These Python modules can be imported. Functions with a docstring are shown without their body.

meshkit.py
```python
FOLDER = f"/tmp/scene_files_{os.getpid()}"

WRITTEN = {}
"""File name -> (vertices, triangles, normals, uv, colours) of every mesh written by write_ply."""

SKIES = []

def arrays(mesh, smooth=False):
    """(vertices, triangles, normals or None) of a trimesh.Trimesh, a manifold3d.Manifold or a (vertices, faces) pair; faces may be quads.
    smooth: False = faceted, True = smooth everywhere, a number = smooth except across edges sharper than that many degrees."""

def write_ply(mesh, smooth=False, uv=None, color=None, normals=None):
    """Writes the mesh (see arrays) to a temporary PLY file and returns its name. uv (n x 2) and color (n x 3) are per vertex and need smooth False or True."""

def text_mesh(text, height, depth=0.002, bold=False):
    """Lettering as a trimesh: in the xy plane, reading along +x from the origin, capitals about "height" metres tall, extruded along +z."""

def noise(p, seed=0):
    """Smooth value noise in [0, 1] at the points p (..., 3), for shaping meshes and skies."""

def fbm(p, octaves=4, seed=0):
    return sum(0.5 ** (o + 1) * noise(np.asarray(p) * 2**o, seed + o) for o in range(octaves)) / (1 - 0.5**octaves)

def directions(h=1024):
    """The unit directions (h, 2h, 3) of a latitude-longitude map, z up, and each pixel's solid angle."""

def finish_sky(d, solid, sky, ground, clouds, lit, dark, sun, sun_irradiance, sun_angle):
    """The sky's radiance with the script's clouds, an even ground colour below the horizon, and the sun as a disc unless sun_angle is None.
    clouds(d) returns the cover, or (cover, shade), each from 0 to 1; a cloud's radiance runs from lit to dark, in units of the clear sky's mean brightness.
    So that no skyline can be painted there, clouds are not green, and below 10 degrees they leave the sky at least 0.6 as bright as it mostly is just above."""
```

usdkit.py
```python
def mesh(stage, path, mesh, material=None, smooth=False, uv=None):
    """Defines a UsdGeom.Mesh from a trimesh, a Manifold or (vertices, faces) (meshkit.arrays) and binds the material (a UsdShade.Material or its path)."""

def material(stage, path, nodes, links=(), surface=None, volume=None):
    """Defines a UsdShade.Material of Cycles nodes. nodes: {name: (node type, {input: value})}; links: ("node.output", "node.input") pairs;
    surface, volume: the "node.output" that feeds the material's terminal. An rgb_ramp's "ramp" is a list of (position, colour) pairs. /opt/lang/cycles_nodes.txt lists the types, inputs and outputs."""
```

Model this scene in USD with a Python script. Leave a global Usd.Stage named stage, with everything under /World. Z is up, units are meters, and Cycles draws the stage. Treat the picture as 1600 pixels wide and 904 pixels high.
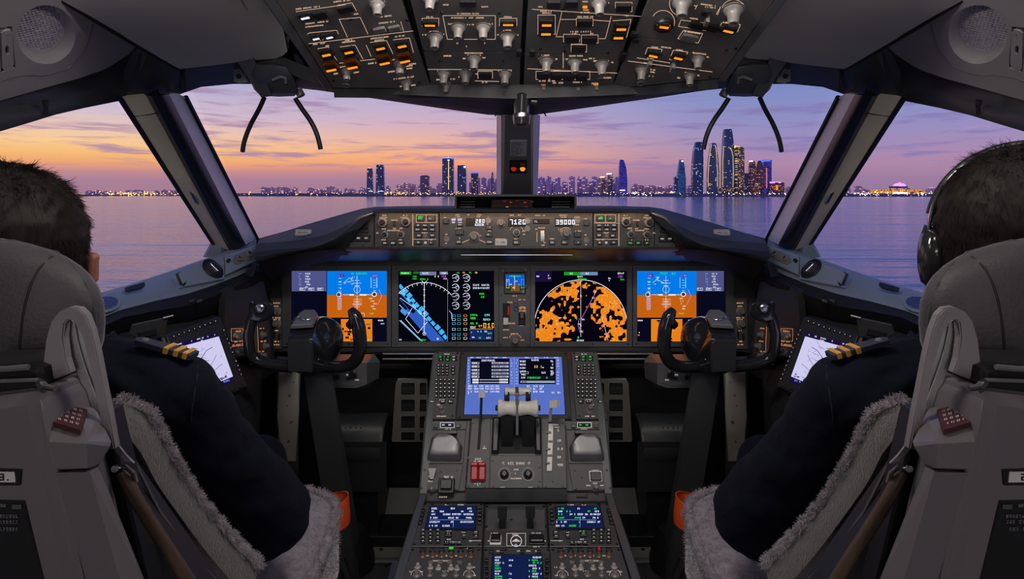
import math, random
import numpy as np, trimesh, manifold3d, usdkit, meshkit
from shapely.geometry import Polygon, Point, LineString, box as sbox
from shapely.ops import unary_union
from pxr import Usd, UsdGeom, UsdLux, UsdShade, Sdf, Gf, Vt

stage = Usd.Stage.CreateInMemory()
UsdGeom.SetStageUpAxis(stage, UsdGeom.Tokens.z)
F, CX, HY, CZ = 915.0, 800.0, 302.0, 1.22      # focal length in pixels, principal column, horizon row, eye height above the flight-deck floor

# ---------------------------------------------------------------- camera, sky, lamps
cam = UsdGeom.Camera.Define(stage, '/World/camera')
cam.CreateHorizontalApertureAttr(36.0); cam.CreateFocalLengthAttr(36.0 * F / 1600)
cam.CreateVerticalApertureOffsetAttr(-(452 - HY) / 1600 * 36.0)
cam.AddTransformOp().Set(Gf.Matrix4d(1, 0, 0, 0, 0, 0, 1, 0, 0, -1, 0, 0, 0, 0, CZ, 1))
cam.CreateClippingRangeAttr(Gf.Vec2f(0.05, 100000)); cam.CreateExposureAttr(0.0)

def L(c, k=1.0):
    c = np.asarray(c, float) / 255.0
    return tuple(k * np.where(c <= 0.04045, c / 12.92, ((c + 0.055) / 1.055) ** 2.4))

def sky_material():
    def rmp(st): return {"ramp": [(min(z / 0.5, 1), L(c)) for z, c in st]}
    left = rmp([(0, (172, 128, 146)), (.018, (172, 130, 154)), (.030, (196, 140, 148)), (.042, (240, 166, 118)), (.056, (253, 192, 118)), (.072, (253, 206, 150)), (.092, (240, 204, 184)), (.118, (212, 194, 212)), (.2, (156, 164, 212)), (.5, (62, 80, 140))])
    mid = rmp([(0, (164, 126, 150)), (.020, (172, 130, 156)), (.034, (196, 136, 150)), (.048, (244, 162, 128)), (.066, (252, 180, 134)), (.088, (240, 184, 164)), (.115, (214, 180, 198)), (.165, (186, 178, 216)), (.25, (142, 152, 208)), (.5, (60, 75, 140))])
    right = rmp([(0, (150, 124, 162)), (.02, (160, 126, 162)), (.045, (178, 138, 172)), (.07, (166, 142, 184)), (.1, (152, 145, 196)), (.15, (132, 144, 200)), (.25, (108, 128, 192)), (.5, (52, 68, 135))])
    nodes = {"tc": ("texture_coordinate", {}), "sep": ("separate_xyz", {}),
             "zz": ("map_range", {"from_min": 0.0, "from_max": 0.5, "clamp": True}),
             "fa": ("map_range", {"range_type": "smoothstep", "from_min": -0.62, "from_max": -0.10, "clamp": True}),
             "fb": ("map_range", {"range_type": "smoothstep", "from_min": -0.16, "from_max": 0.42, "clamp": True}),
             "rl": ("rgb_ramp", left), "rm": ("rgb_ramp", mid), "rr": ("rgb_ramp", right),
             "m1": ("mix_color", {}), "m2": ("mix_color", {}), "m3": ("mix_color", {}),
             "mp": ("mapping", {"scale": (4.2, 4.2, 46.0), "location": (3.1, 1.7, 0.4)}),
             "nz": ("noise_texture", {"scale": 1.6, "detail": 6.0, "roughness": 0.58, "distortion": 0.35}),
             "cf": ("map_range", {"range_type": "smoothstep", "from_min": 0.49, "from_max": 0.66, "to_max": 0.82, "clamp": True}),
             "lo": ("map_range", {"range_type": "smoothstep", "from_min": 0.02, "from_max": 0.06, "clamp": True}),
             "hi": ("map_range", {"range_type": "smoothstep", "from_min": 0.30, "from_max": 0.12, "clamp": True}),
             "c1": ("math", {"math_type": "multiply"}), "c2": ("math", {"math_type": "multiply"}),
             "cc": ("mix_color", {"a": L((168, 132, 172)), "b": L((134, 122, 180))}),
             "bg": ("background_shader", {"strength": 1.0})}
    links = [("tc.generated", "sep.vector"), ("sep.z", "zz.value"), ("sep.x", "fa.value"), ("sep.x", "fb.value"),
             ("zz.result", "rl.fac"), ("zz.result", "rm.fac"), ("zz.result", "rr.fac"),
             ("fa.result", "m1.fac"), ("rl.color", "m1.a"), ("rm.color", "m1.b"),
             ("fb.result", "m2.fac"), ("m1.result", "m2.a"), ("rr.color", "m2.b"),
             ("tc.generated", "mp.vector"), ("mp.vector", "nz.vector"), ("nz.fac", "cf.value"),
             ("sep.z", "lo.value"), ("sep.z", "hi.value"), ("cf.result", "c1.value1"), ("lo.result", "c1.value2"),
             ("c1.value", "c2.value1"), ("hi.result", "c2.value2"), ("fb.result", "cc.fac"),
             ("c2.value", "m3.fac"), ("m2.result", "m3.a"), ("cc.result", "m3.b"), ("m3.result", "bg.color")]
    return usdkit.material(stage, '/World/Looks/sky', nodes, links, surface="bg.background")
dome = UsdLux.DomeLight.Define(stage, '/World/sky_dome')
UsdShade.MaterialBindingAPI.Apply(dome.GetPrim()).Bind(sky_material())

def rect_light(name, pos, aim, w, h, power, color):
    """A lamp or an added fill: a rectangular light at pos that shines towards aim."""
    lt = UsdLux.RectLight.Define(stage, '/World/' + name)
    z = np.array(pos, float) - np.array(aim, float); z /= np.linalg.norm(z)
    x = np.cross((0, 0, 1.0) if abs(z[2]) < .95 else (0, 1.0, 0), z); x /= np.linalg.norm(x); y = np.cross(z, x)
    lt.AddTransformOp().Set(Gf.Matrix4d(*x, 0, *y, 0, *z, 0, *map(float, pos), 1))
    lt.CreateWidthAttr(w); lt.CreateHeightAttr(h); lt.CreateIntensityAttr(power); lt.CreateColorAttr(Gf.Vec3f(*color))
# the flight deck's own lamps: dome light in the aft ceiling, aisle-stand flood under the overhead panel, glareshield flood strip; the fill lights are unseen, added for brightness
rect_light('dome_lamp', (0, -0.75, CZ + .56), (0, 0.3, CZ - .5), 0.7, 0.25, 8.0, (1, .90, .88))
rect_light('added_aft_fill', (0, -1.45, CZ - .15), (0, 1.0, CZ + .1), 0.7, 1.1, 3.2, (1, .94, .97))  # added fill from behind the eye, an unseen source
for x_ in (-.42, .42): rect_light('added_ceiling_fill' + ('_001' if x_ > 0 else ''), (x_, .48, CZ + .47), (x_ * 1.9, 1.9, CZ - .1), .22, .12, 16.0, (1, .95, .92))  # added unseen fills that brighten pillars, hood and ledges
for x_ in (-.52, .52): rect_light('added_foot_fill' + ('_001' if x_ > 0 else ''), (x_, 1.93, CZ - .57), (x_, 2.02, CZ - 1.1), .36, .04, 3.0, (1, .95, .88))  # added unseen fills that brighten the dark footwells
rect_light('aisle_flood_lamp', (0, 0.72, CZ + .43), (0, 1.35, CZ - .7), 0.30, 0.08, 54.0, (1, .94, .86))
rect_light('glareshield_flood_lamp', (0, 1.686, CZ - .0565), (0, 1.72, CZ - .10), 0.92, 0.006, 13.0, (1, .62, .36))
# ---------------------------------------------------------------- helpers: pixels to points, meshes, prims
def P(px, py, d): return np.array([(px - CX) * d / F, d, CZ - (py - HY) * d / F])
def PL(*pts): return np.array([P(*p) for p in pts])
def A(x, d, drop): return np.array([x, d, CZ - drop])

class Plane:
    def __init__(s, o, u, v):
        s.o = np.asarray(o, float); s.u = np.asarray(u, float) / np.linalg.norm(u)
        v = np.asarray(v, float); v = v - s.u * (v @ s.u); s.v = v / np.linalg.norm(v); s.n = np.cross(s.u, s.v)
    @staticmethod
    def through(p0, p1, p2): return Plane(p0, np.subtract(p1, p0), np.subtract(p2, p0))
    def uv(s, px, py):
        r = np.array([(px - CX) / F, 1, -(py - HY) / F]); e = np.array([0, 0, CZ])
        t = ((s.o - e) @ s.n) / (r @ s.n); q = e + r * t - s.o
        return np.array([q @ s.u, q @ s.v])
    def k(s, px, py):                                   # metres per pixel at that place
        a, b = s.uv(px, py); return (s.o + s.u * a + s.v * b)[1] / F
    def at(s, a, b, n=0.0): return s.o + s.u * a + s.v * b + s.n * n
    def hit(s, px, py, n=0.0): return s.at(*s.uv(px, py), n)
    def M(s, a=0, b=0, n=0.0, rot=0.0):
        c, q = math.cos(rot), math.sin(rot); m = np.eye(4)
        m[:3, 0] = s.u * c + s.v * q; m[:3, 1] = -s.u * q + s.v * c; m[:3, 2] = s.n; m[:3, 3] = s.at(a, b, n); return m
    def Mp(s, px, py, n=0.0, rot=0.0): return s.M(*s.uv(px, py), n, rot)
    def poly(s, pts): return Polygon([s.uv(*p) for p in pts]).buffer(0)

def PlaneOff(p, n): return Plane(p.o + p.n * n, p.u, p.v)
def tr(v, M): return np.asarray(v, float) @ M[:3, :3].T + M[:3, 3]
class MB:
    def __init__(s): s.v, s.f, s.n = [], [], 0
    def add(s, m, M=None):
        v, f = (np.asarray(m.vertices), np.asarray(m.faces)) if hasattr(m, 'faces') else m
        s.v.append(tr(v, M) if M is not None else np.asarray(v, float)); s.f.append(np.asarray(f) + s.n); s.n += len(v); return s
    def get(s): return np.vstack(s.v), np.vstack(s.f)
def merge(*ms):
    b = MB()
    for m in ms: b.add(m)
    return b.get()
def mv(m, M):
    v, f = (np.asarray(m.vertices), np.asarray(m.faces)) if hasattr(m, 'faces') else m
    return tr(v, M), f

def _cbv(x0, x1, y0, y1, z0, z1, c):
    out = []
    for x, sx in ((x0, 1), (x1, -1)):
        for y, sy in ((y0, 1), (y1, -1)):
            for z, sz in ((z0, 1), (z1, -1)):
                out += [(x, y + sy * c, z + sz * c), (x + sx * c, y, z + sz * c), (x + sx * c, y + sy * c, z)]
    return np.array(out, float)
def _tpl():
    v = _cbv(0, 1, 0, 1, 0, 1, .2); h = trimesh.convex.convex_hull(v)
    idx = [int(np.argmin(((v - q) ** 2).sum(1))) for q in h.vertices]; return np.array(idx)[h.faces]
_CBF = _tpl()
def cbox(x0, x1, y0, y1, z0, z1, c=0.001):
    c = min(c, .45 * min(x1 - x0, y1 - y0, z1 - z0)); return _cbv(x0, x1, y0, y1, z0, z1, c), _CBF
def lathe(prof, n=18):
    prof = [(max(r, 1e-5), z) for r, z in prof]; a = np.arange(n) * 2 * math.pi / n
    v = np.array([(r * math.cos(t), r * math.sin(t), z) for r, z in prof for t in a]); f = []
    for i in range(len(prof) - 1):
        for j in range(n):
            p, q = i * n + j, i * n + (j + 1) % n; f += [(p, q, q + n), (p, q + n, p + n)]
    return v, np.array(f)
def tube(pts, r, n=10, squash=None):
    pts = np.asarray(pts, float); m = len(pts); r = np.broadcast_to(r, (m,)); t = np.gradient(pts, axis=0); t /= np.linalg.norm(t, axis=1)[:, None]
    u = np.cross(t[0], (0, 0, 1.0)); u = u if np.linalg.norm(u) > .1 else np.cross(t[0], (0, 1.0, 0)); u /= np.linalg.norm(u); v = []; f = []
    a = np.arange(n) * 2 * math.pi / n; sq = squash or (1, 1)
    for i in range(m):
        u = u - t[i] * (u @ t[i]); u /= np.linalg.norm(u); w = np.cross(t[i], u)
        v.append(pts[i] + r[i] * (np.cos(a)[:, None] * u * sq[0] + np.sin(a)[:, None] * w * sq[1]))
    for i in range(m - 1):
        for j in range(n):
            p, q = i * n + j, i * n + (j + 1) % n; f += [(p, q, q + n), (p, q + n, p + n)]
    v = np.vstack(v + [pts[:1], pts[-1:]]); c0, c1 = m * n, m * n + 1
    for j in range(n): f += [(c0, (j + 1) % n, j), (c1, (m - 1) * n + j, (m - 1) * n + (j + 1) % n)]
    return v, np.array(f)
def prism(poly, z0, z1):
    b = MB()
    for g in getattr(poly, 'geoms', [poly]):
        if g.area > 1e-9:
            m = trimesh.creation.extrude_polygon(g, z1 - z0, engine='earcut'); b.add((np.asarray(m.vertices) + (0, 0, z0), m.faces))
    return b.get()
def bprism(poly, z0, z1, c):                           # convex prism with a chamfered front edge
    a = np.array(poly.exterior.coords)[:-1]; q = np.array(poly.buffer(-c, join_style=2).exterior.coords)[:-1]
    h = trimesh.convex.convex_hull(np.vstack([np.c_[a, np.full(len(a), z0)], np.c_[a, np.full(len(a), z1 - c)], np.c_[q, np.full(len(q), z1)]])); return np.asarray(h.vertices), np.asarray(h.faces)
def hull(pts): h = trimesh.convex.convex_hull(np.asarray(pts, float)); return np.asarray(h.vertices), np.asarray(h.faces)
def spline(pts, n):
    from scipy.interpolate import CubicSpline, PchipInterpolator
    pts = np.asarray(pts, float); s = np.r_[0, np.cumsum(np.linalg.norm(np.diff(pts, axis=0), axis=1))]
    return PchipInterpolator(s, pts)(np.linspace(0, s[-1], n))
def lin(pts, n):
    pts = np.asarray(pts, float); s = np.r_[0, np.cumsum(np.linalg.norm(np.diff(pts, axis=0), axis=1))]; t = np.linspace(0, s[-1], n)
    return np.stack([np.interp(t, s, pts[:, k]) for k in range(pts.shape[1])], 1)
def sheet(rows, t=0.004, n=None, smooth=True, toward=None):
    """A skin through the rows (curves), thickened by t away from the eye."""
    if n: rows = [(spline if smooth else lin)(r, n) for r in rows]
    g = np.array(rows); R, C = g.shape[:2]
    du = np.gradient(g, axis=0); dv = np.gradient(g, axis=1); nn = np.cross(du, dv); nn /= np.maximum(np.linalg.norm(nn, axis=2), 1e-12)[..., None]
    eye = np.array([0, 0, CZ]) if toward is None else np.asarray(toward, float)
    if np.sum((eye - g) * nn) < 0: nn = -nn; flip = True
    else: flip = False
    v = np.vstack([g.reshape(-1, 3), (g - nn * t).reshape(-1, 3)]); f = []; o = R * C; I = lambda i, j: i * C + j
    for i in range(R - 1):
        for j in range(C - 1):
            a, b, c, d = I(i, j), I(i + 1, j), I(i + 1, j + 1), I(i, j + 1); f += [(a, b, c), (a, c, d), (o + a, o + c, o + b), (o + a, o + d, o + c)]
    ring = [I(0, j) for j in range(C)] + [I(i, C - 1) for i in range(1, R)] + [I(R - 1, j) for j in range(C - 2, -1, -1)] + [I(i, 0) for i in range(R - 2, 0, -1)]
    for a, b in zip(ring, ring[1:] + ring[:1]): f += [(a, b, o + b), (a, o + b, o + a)]
    f = np.array(f); return v, (f[:, ::-1] if flip else f)
def refine(m, n=1, it=6):
    t = trimesh.Trimesh(*m, process=True)
    for _ in range(n): t = t.subdivide()
    trimesh.smoothing.filter_taubin(t, iterations=it); return np.asarray(t.vertices), np.asarray(t.faces)
def sph(p, r, n=20): return manifold3d.Manifold.sphere(r, n).translate(tuple(map(float, p)))
def bones(lst, length=.012, it=10, n=20):
    """One continuous surface over tapered bones (p, r, q, r2)."""
    m = manifold3d.Manifold.batch_boolean([manifold3d.Manifold.batch_hull([sph(p, r, n), sph(q, r2, n)]) for p, r, q, r2 in lst], manifold3d.OpType.Add)
    w = m.refine_to_length(length).to_mesh(); t = trimesh.Trimesh(w.vert_properties[:, :3], w.tri_verts, process=True)
    trimesh.smoothing.filter_taubin(t, iterations=it); return np.asarray(t.vertices), np.asarray(t.faces)

SIDE = -1                                              # +1: what is built is mirrored to the other side of the flight deck
COUNT, BASE = {}, {}
def path_for(parent, name):
    k = (parent, name); i = COUNT.get(k, 0); COUNT[k] = i + 1
    return f"{parent}/{name}" + (f"_{i:03d}" if i else '')
def tag(prim, label=None, cat=None, group=None, kind=None):
    for k, x in (('label', label), ('category', cat), ('group', group), ('kind', kind)):
        if x: prim.SetCustomDataByKey(k, x)
def thing(name, label, cat, base, group=None, kind=None):
    p = path_for('/World', name); x = UsdGeom.Xform.Define(stage, p); b = np.array(base, float)
    if SIDE > 0: b[0] = -b[0]
    x.AddTranslateOp().Set(Gf.Vec3d(*map(float, b))); BASE[p] = b; tag(x.GetPrim(), label, cat, group, kind); return p
def part(parent, name, m, material, smooth=30, label=None, kind=None, tint=None):
    v, f = (np.asarray(m.vertices), np.asarray(m.faces)) if hasattr(m, 'faces') else m
    v = np.array(v, float); f = np.asarray(f)
    if SIDE > 0: v[:, 0] *= -1; f = f[:, ::-1]
    p = path_for(parent, name); top = '/'.join(p.split('/')[:3])
    if top in BASE: v = v - BASE[top]
    ms = usdkit.mesh(stage, p, (v, f), material, smooth=False if tint is not None else smooth)
    if tint is not None: UsdGeom.PrimvarsAPI(ms).CreatePrimvar('tint', Sdf.ValueTypeNames.Color3fArray, 'vertex').Set(Vt.Vec3fArray.FromNumpy(np.asarray(tint, np.float32)))
    tag(ms.GetPrim(), label, None, None, kind); return p
def struct(name, m, material, smooth=30):
    p = part('/World', name, m, material, smooth); tag(stage.GetPrimAtPath(p), kind='structure'); return p
def single(name, m, material, label, cat, group=None, smooth=30, kind=None):
    """A thing that is one mesh, under an Xform at its base."""
    v = np.asarray(m[0] if isinstance(m, tuple) else m.vertices); b = (v[:, 0].mean(), v[:, 1].mean(), v[:, 2].min())
    p = thing(name, label, cat, b, group, kind); part(p, 'body', m, material, smooth); return p

# ---------------------------------------------------------------- materials
def mat(name, c, rough=.5, metal=0., bump=0., scale=300., var=0., spec=.5, vscale=9., sheen=0.):
    n = {"p": ("principled_bsdf", {"base_color": tuple(c), "roughness": rough, "metallic": metal, "specular_ior_level": spec, "sheen_weight": sheen, "sheen_roughness": .4})}; l = []
    if bump or var: n["tc"] = ("texture_coordinate", {})
    if bump:
        n["nz"] = ("noise_texture", {"scale": scale, "detail": 3.0}); n["b"] = ("bump", {"strength": bump, "distance": .002})
        l += [("tc.object", "nz.vector"), ("nz.fac", "b.height"), ("b.normal", "p.normal")]
    if var:
        n["n2"] = ("noise_texture", {"scale": vscale, "detail": 4.0}); n["r"] = ("rgb_ramp", {"ramp": [(.3, tuple(np.array(c) * (1 - var))), (.7, tuple(np.minimum(np.array(c) * (1 + var), 1)))]})
        l += [("tc.object", "n2.vector"), ("n2.fac", "r.fac"), ("r.color", "p.base_color")]
    return usdkit.material(stage, '/World/Looks/' + name, n, l, surface="p.BSDF")
def glow(name, c, s=1.0): return usdkit.material(stage, '/World/Looks/' + name, {"e": ("emission", {"color": tuple(c), "strength": s})}, [], surface="e.emission")
M = dict(
    ceiling=mat('ceiling_plastic', (.42, .40, .385), .55, bump=.08, scale=500, var=.04), wall=mat('wall_plastic', (.38, .355, .37), .5, bump=.06, scale=500, var=.04),
    beam=mat('dark_trim', (.036, .039, .048), .42, bump=.1, scale=500), black=mat('black_plastic', (.012, .012, .014), .42, bump=.08, scale=600),
    soft=mat('hood_leatherette', (.017, .018, .021), .7, bump=.25, scale=900, spec=.25), ledge=mat('ledge_plastic', (.24, .285, .34), .36, bump=.08, scale=700),
    pillar=mat('pillar_trim', (.68, .61, .50), .4, var=.06), pillar_lit=mat('pillar_lit_trim', (.85, .83, .80), .35), shade_inset_black=mat('pillar_shade_inset_black', (.012, .012, .014), .32),  # black carries the pillar's shade (also the vent inset), pale trim its lit sides
    panel=mat('panel_paint', (.070, .070, .070), .48, bump=.06, scale=900, var=.10), panel_dark=mat('panel_dark', (.030, .030, .031), .5, bump=.06, scale=900, var=.1),
    mcp=mat('mode_panel_paint', (.038, .036, .035), .5, bump=.06, scale=900, var=.1), grille=mat('speaker_grille', (.55, .52, .60), .35), fairing=mat('brow_black', (.020, .021, .024), .6), wool_seam=mat('seam_navy', (.004, .005, .012), .9),
    hood_top=mat('hood_top', (.040, .044, .048), .6, bump=.2, scale=900, spec=.3), frame_grey=mat('frame_grey', (.42, .40, .37), .5, var=.1),
    ohp=mat('overhead_paint', (.15, .142, .134), .5, bump=.06, scale=900, var=.12, vscale=14), screw=mat('screw_black', (.008, .008, .009), .4),
    seam=mat('seam_black', (.003, .003, .003), .7), knob=mat('knob_grey', (.21, .190, .180), .33, var=.12, vscale=60), knob_cap=mat('knob_cap', (.18, .165, .155), .3),
    key=mat('key_black', (.016, .016, .018), .35), chrome=mat('chrome', (.75, .75, .78), .12, 1.), steel=mat('steel', (.45, .45, .47), .3, 1.), alu=mat('grey_metal', (.20, .20, .205), .4, .5, var=.08),
    ivory=mat('ivory_handle', (.66, .63, .56), .35), white=mat('white_plastic', (.82, .81, .79), .4), red=mat('red_guard', (.42, .008, .012), .32), orange=mat('orange_fabric', (.85, .10, .015), .6),
    yoke=mat('yoke_gloss', (.018, .018, .020), .13, spec=.65), yoke_grey=mat('yoke_grey', (.16, .16, .165), .3), col=mat('column_grey', (.085, .09, .095), .45, var=.06), 
    seat=mat('seat_shell', (.125, .112, .120), .40, bump=.05, scale=600, var=.03), seat_light=mat('seat_bracket', (.22, .20, .21), .36), leather=mat('headrest_leather', (.034, .029, .034), .6, bump=.3, scale=260, sheen=.4),
    suede=mat('suede', (.095, .083, .084), .9, bump=.9, scale=420, var=.3, vscale=260, sheen=.3), strap=mat('strap', (.21, .195, .205), .6, bump=.4, scale=900), bronze=mat('armrest_bronze', (.075, .046, .030), .38),
    knob_pale=mat('knob_pale', (.42, .39, .36), .4),
    bronze_knob=mat('bronze_knob', (.16, .085, .06), .35),
    fur=mat('sheepskin', (.25, .212, .24), .9, bump=1., scale=140, var=.3, vscale=60, sheen=.6), maroon=mat('maroon_label', (.055, .012, .018), .5), tray=mat('tray_rubber', (.006, .006, .007), .5),
    navy=mat('navy_wool', (.0035, .0045, .0115), .9, bump=.4, scale=700, sheen=.02, spec=.12), gold=mat('gold_braid', (.78, .38, .06), .4, .35, bump=.6, scale=1500), skin=mat('skin', (.30, .115, .072), .5, bump=.15, scale=400, var=.08), hair=mat('hair_dark', (.010, .0062, .005), .6, spec=.25), post=mat('post_grey', (.30, .30, .275), .45),
    carpet=mat('carpet', (.030, .032, .038), .95, bump=1., scale=420, var=.75, vscale=420), plate=mat('floor_plate', (.13, .125, .115), .4, var=.12), rail=mat('pedestal_rail', (.085, .09, .095), .36),
    flush=mat('footwell_frame', (.12, .112, .10), .45, var=.15), footbox=mat('footwell_box', (.028, .029, .031), .4), placard=mat('placard', (.5, .49, .47), .5),
)
E_ = dict(legend=glow('legend_backlight', L((255, 205, 165)), .85), amber=glow('amber_lamp', L((255, 150, 30)), 1.15), white=glow('white_lamp', L((235, 235, 255)), 1.1), green=glow('green_lamp', L((60, 230, 70)), .8), red=glow('red_lamp', L((200, 40, 20)), .7),
          warm=glow('warm_glow', L((255, 130, 60)), .55))
TINT = usdkit.material(stage, '/World/Looks/display_light', {"a": ("attribute", {"attribute": "tint"}), "e": ("emission", {"strength": 1.0})}, [("a.color", "e.color")], surface="e.emission")
PRINT = usdkit.material(stage, '/World/Looks/print', {"a": ("attribute", {"attribute": "tint"}), "p": ("principled_bsdf", {"roughness": .5})}, [("a.color", "p.base_color")], surface="p.BSDF")
GLASS = usdkit.material(stage, '/World/Looks/pane_glass', {"t": ("transparent_bsdf", {"color": (.99, .99, .99)}), "g": ("glossy_bsdf", {"roughness": .0, "color": (.8, .8, .8)}), "lw": ("layer_weight", {"blend": .25}), "pw": ("math", {"math_type": "power", "value2": 4.0}), "sc": ("math", {"math_type": "multiply_add", "value2": .30, "value3": .012}), "m": ("mix_closure", {})},
                         [("lw.facing", "pw.value1"), ("pw.value", "sc.value1"), ("sc.value", "m.fac"), ("t.BSDF", "m.closure1"), ("g.BSDF", "m.closure2")], surface="m.closure")

# ---------------------------------------------------------------- flat print: display graphics, legends
FONT = {c: g for c, g in zip("0123456789ABCDEFGHIJKLMNOPQRSTUVWXYZ-.:", (
    "75557 26227 71747 71717 55711 74717 74757 71111 75757 75717 25755 65656 34443 65556 74647 74644 34553 55755 72227 11152 55655 44447 57755 65555 25552 65644 25563 65655 34216 72222 55557 55552 55775 55255 55222 71247 00700 00002 02020").split())}
rng = random.Random(7)
class Canvas:
    """Flat print on a plane, placed where the photograph's pixels meet that plane; each stroke lies a hair above the last."""
    def __init__(s, pl, n0=.0004): s.pl, s.n, s.v, s.f, s.c = pl, n0, [], [], []
    def quad(s, pts, col, step=1.2e-5):
        s.n += step; b = len(s.v)
        for p in pts: s.v.append(s.pl.at(*s.pl.uv(*p), s.n)); s.c.append(L(col))
        s.f += [(b, b + i, b + i + 1) for i in range(1, len(pts) - 1)]
    def rect(s, x0, y0, x1, y1, col, step=1.2e-5): s.quad([(x0, y1), (x1, y1), (x1, y0), (x0, y0)], col, step)
    def box(s, x0, y0, x1, y1, col, w=.6):
        s.rect(x0, y0, x1, y0 + w, col); s.rect(x0, y1 - w, x1, y1, col); s.rect(x0, y0, x0 + w, y1, col); s.rect(x1 - w, y0, x1, y1, col)
    def line(s, pts, w, col):
        for a, b in zip(pts, pts[1:]):
            d = np.subtract(b, a); l = np.hypot(*d)
            if l > 0: nx, ny = -d[1] / l * w / 2, d[0] / l * w / 2; s.quad([(a[0] + nx, a[1] + ny), (b[0] + nx, b[1] + ny), (b[0] - nx, b[1] - ny), (a[0] - nx, a[1] - ny)], col, 1e-6)
    def arc(s, cx, cy, r, a0, a1, w, col, n=24): s.line([(cx + r * math.cos(t), cy + r * math.sin(t)) for t in np.linspace(math.radians(a0), math.radians(a1), n)], w, col)
    def disc(s, cx, cy, r, col, n=14): s.quad([(cx + r * math.cos(t), cy - r * math.sin(t)) for t in np.arange(n) * 2 * math.pi / n], col)
    def glyphs(s, x, y, h, rows, col, sk=0.0):
        w = h * .62
        for r in rows:
            for i, ch in enumerate(r):
                g = int(ch); j = 0
                while j < 3:
                    if g >> (2 - j) & 1:
                        k = j
                        while k < 3 and g >> (2 - k) & 1: k += 1
                        yy = y + i * h / 5 + sk * (x + w * j / 3); s.rect(x + w * j / 3, yy, x + w * k / 3, yy + h / 5, col, 2e-7); j = k
                    else: j += 1
            x += w * 1.34
        return x
    def text(s, x, y, h, t, col):
        if SIDE > 0: return s.glyphs(x, y, h, ["".join('04261537'[int(q)] for q in FONT.get(c, '00000')) for c in t[::-1]], col)
        return s.glyphs(x, y, h, [FONT.get(c, '00000') for c in t], col)
    def scrib(s, x, y, w, h, col, rot=0.0):            # print too small to read in the photograph
        n = max(1, int(w / (h * .83))); i = 0
        while i < n:
            if rng.random() > .12: s.glyphs(x + i * h * .83, y + rot * i * h * .83, h, ["".join(rng.choice("7575654326") for _ in range(5))], col)
            i += 1
    def put(s, parent, name='display_graphics', material=None):
        if s.v: part(parent, name, (np.array(s.v), np.array(s.f)), material or TINT, tint=np.array(s.c), kind='stuff')

# ---------------------------------------------------------------- panel furniture
def knob_mesh(r, h, n=18): return merge(lathe([(0, 0), (r * 1.25, 0), (r * 1.25, h * .16), (r * 1.02, h * .26), (r * .78, h * .42), (r * .72, h * .86), (r * .62, h), (r * .34, h), (r * .30, h * .9), (0, h * .9)], n))
def pointer_mesh(r, h): return cbox(-r * .10, r * .10, -r * .74, r * .74, h * .55, h * 1.02, r * .05)
def put_knob(parent, pl, px, py, rpx, hk=1.9, m=None, rot=0.3, cap=True, name='knob'):
    k = pl.k(px, py); r, h = rpx * k, rpx * k * hk; T = pl.Mp(px, py, 0, rot)
    p = part(parent, name, mv(knob_mesh(r, h), T), m or M['knob'], 35)
    if cap and p.count('/') <= 3: part(p, 'pointer', mv(pointer_mesh(r, h), T), M['knob_cap'])
    return p
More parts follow.
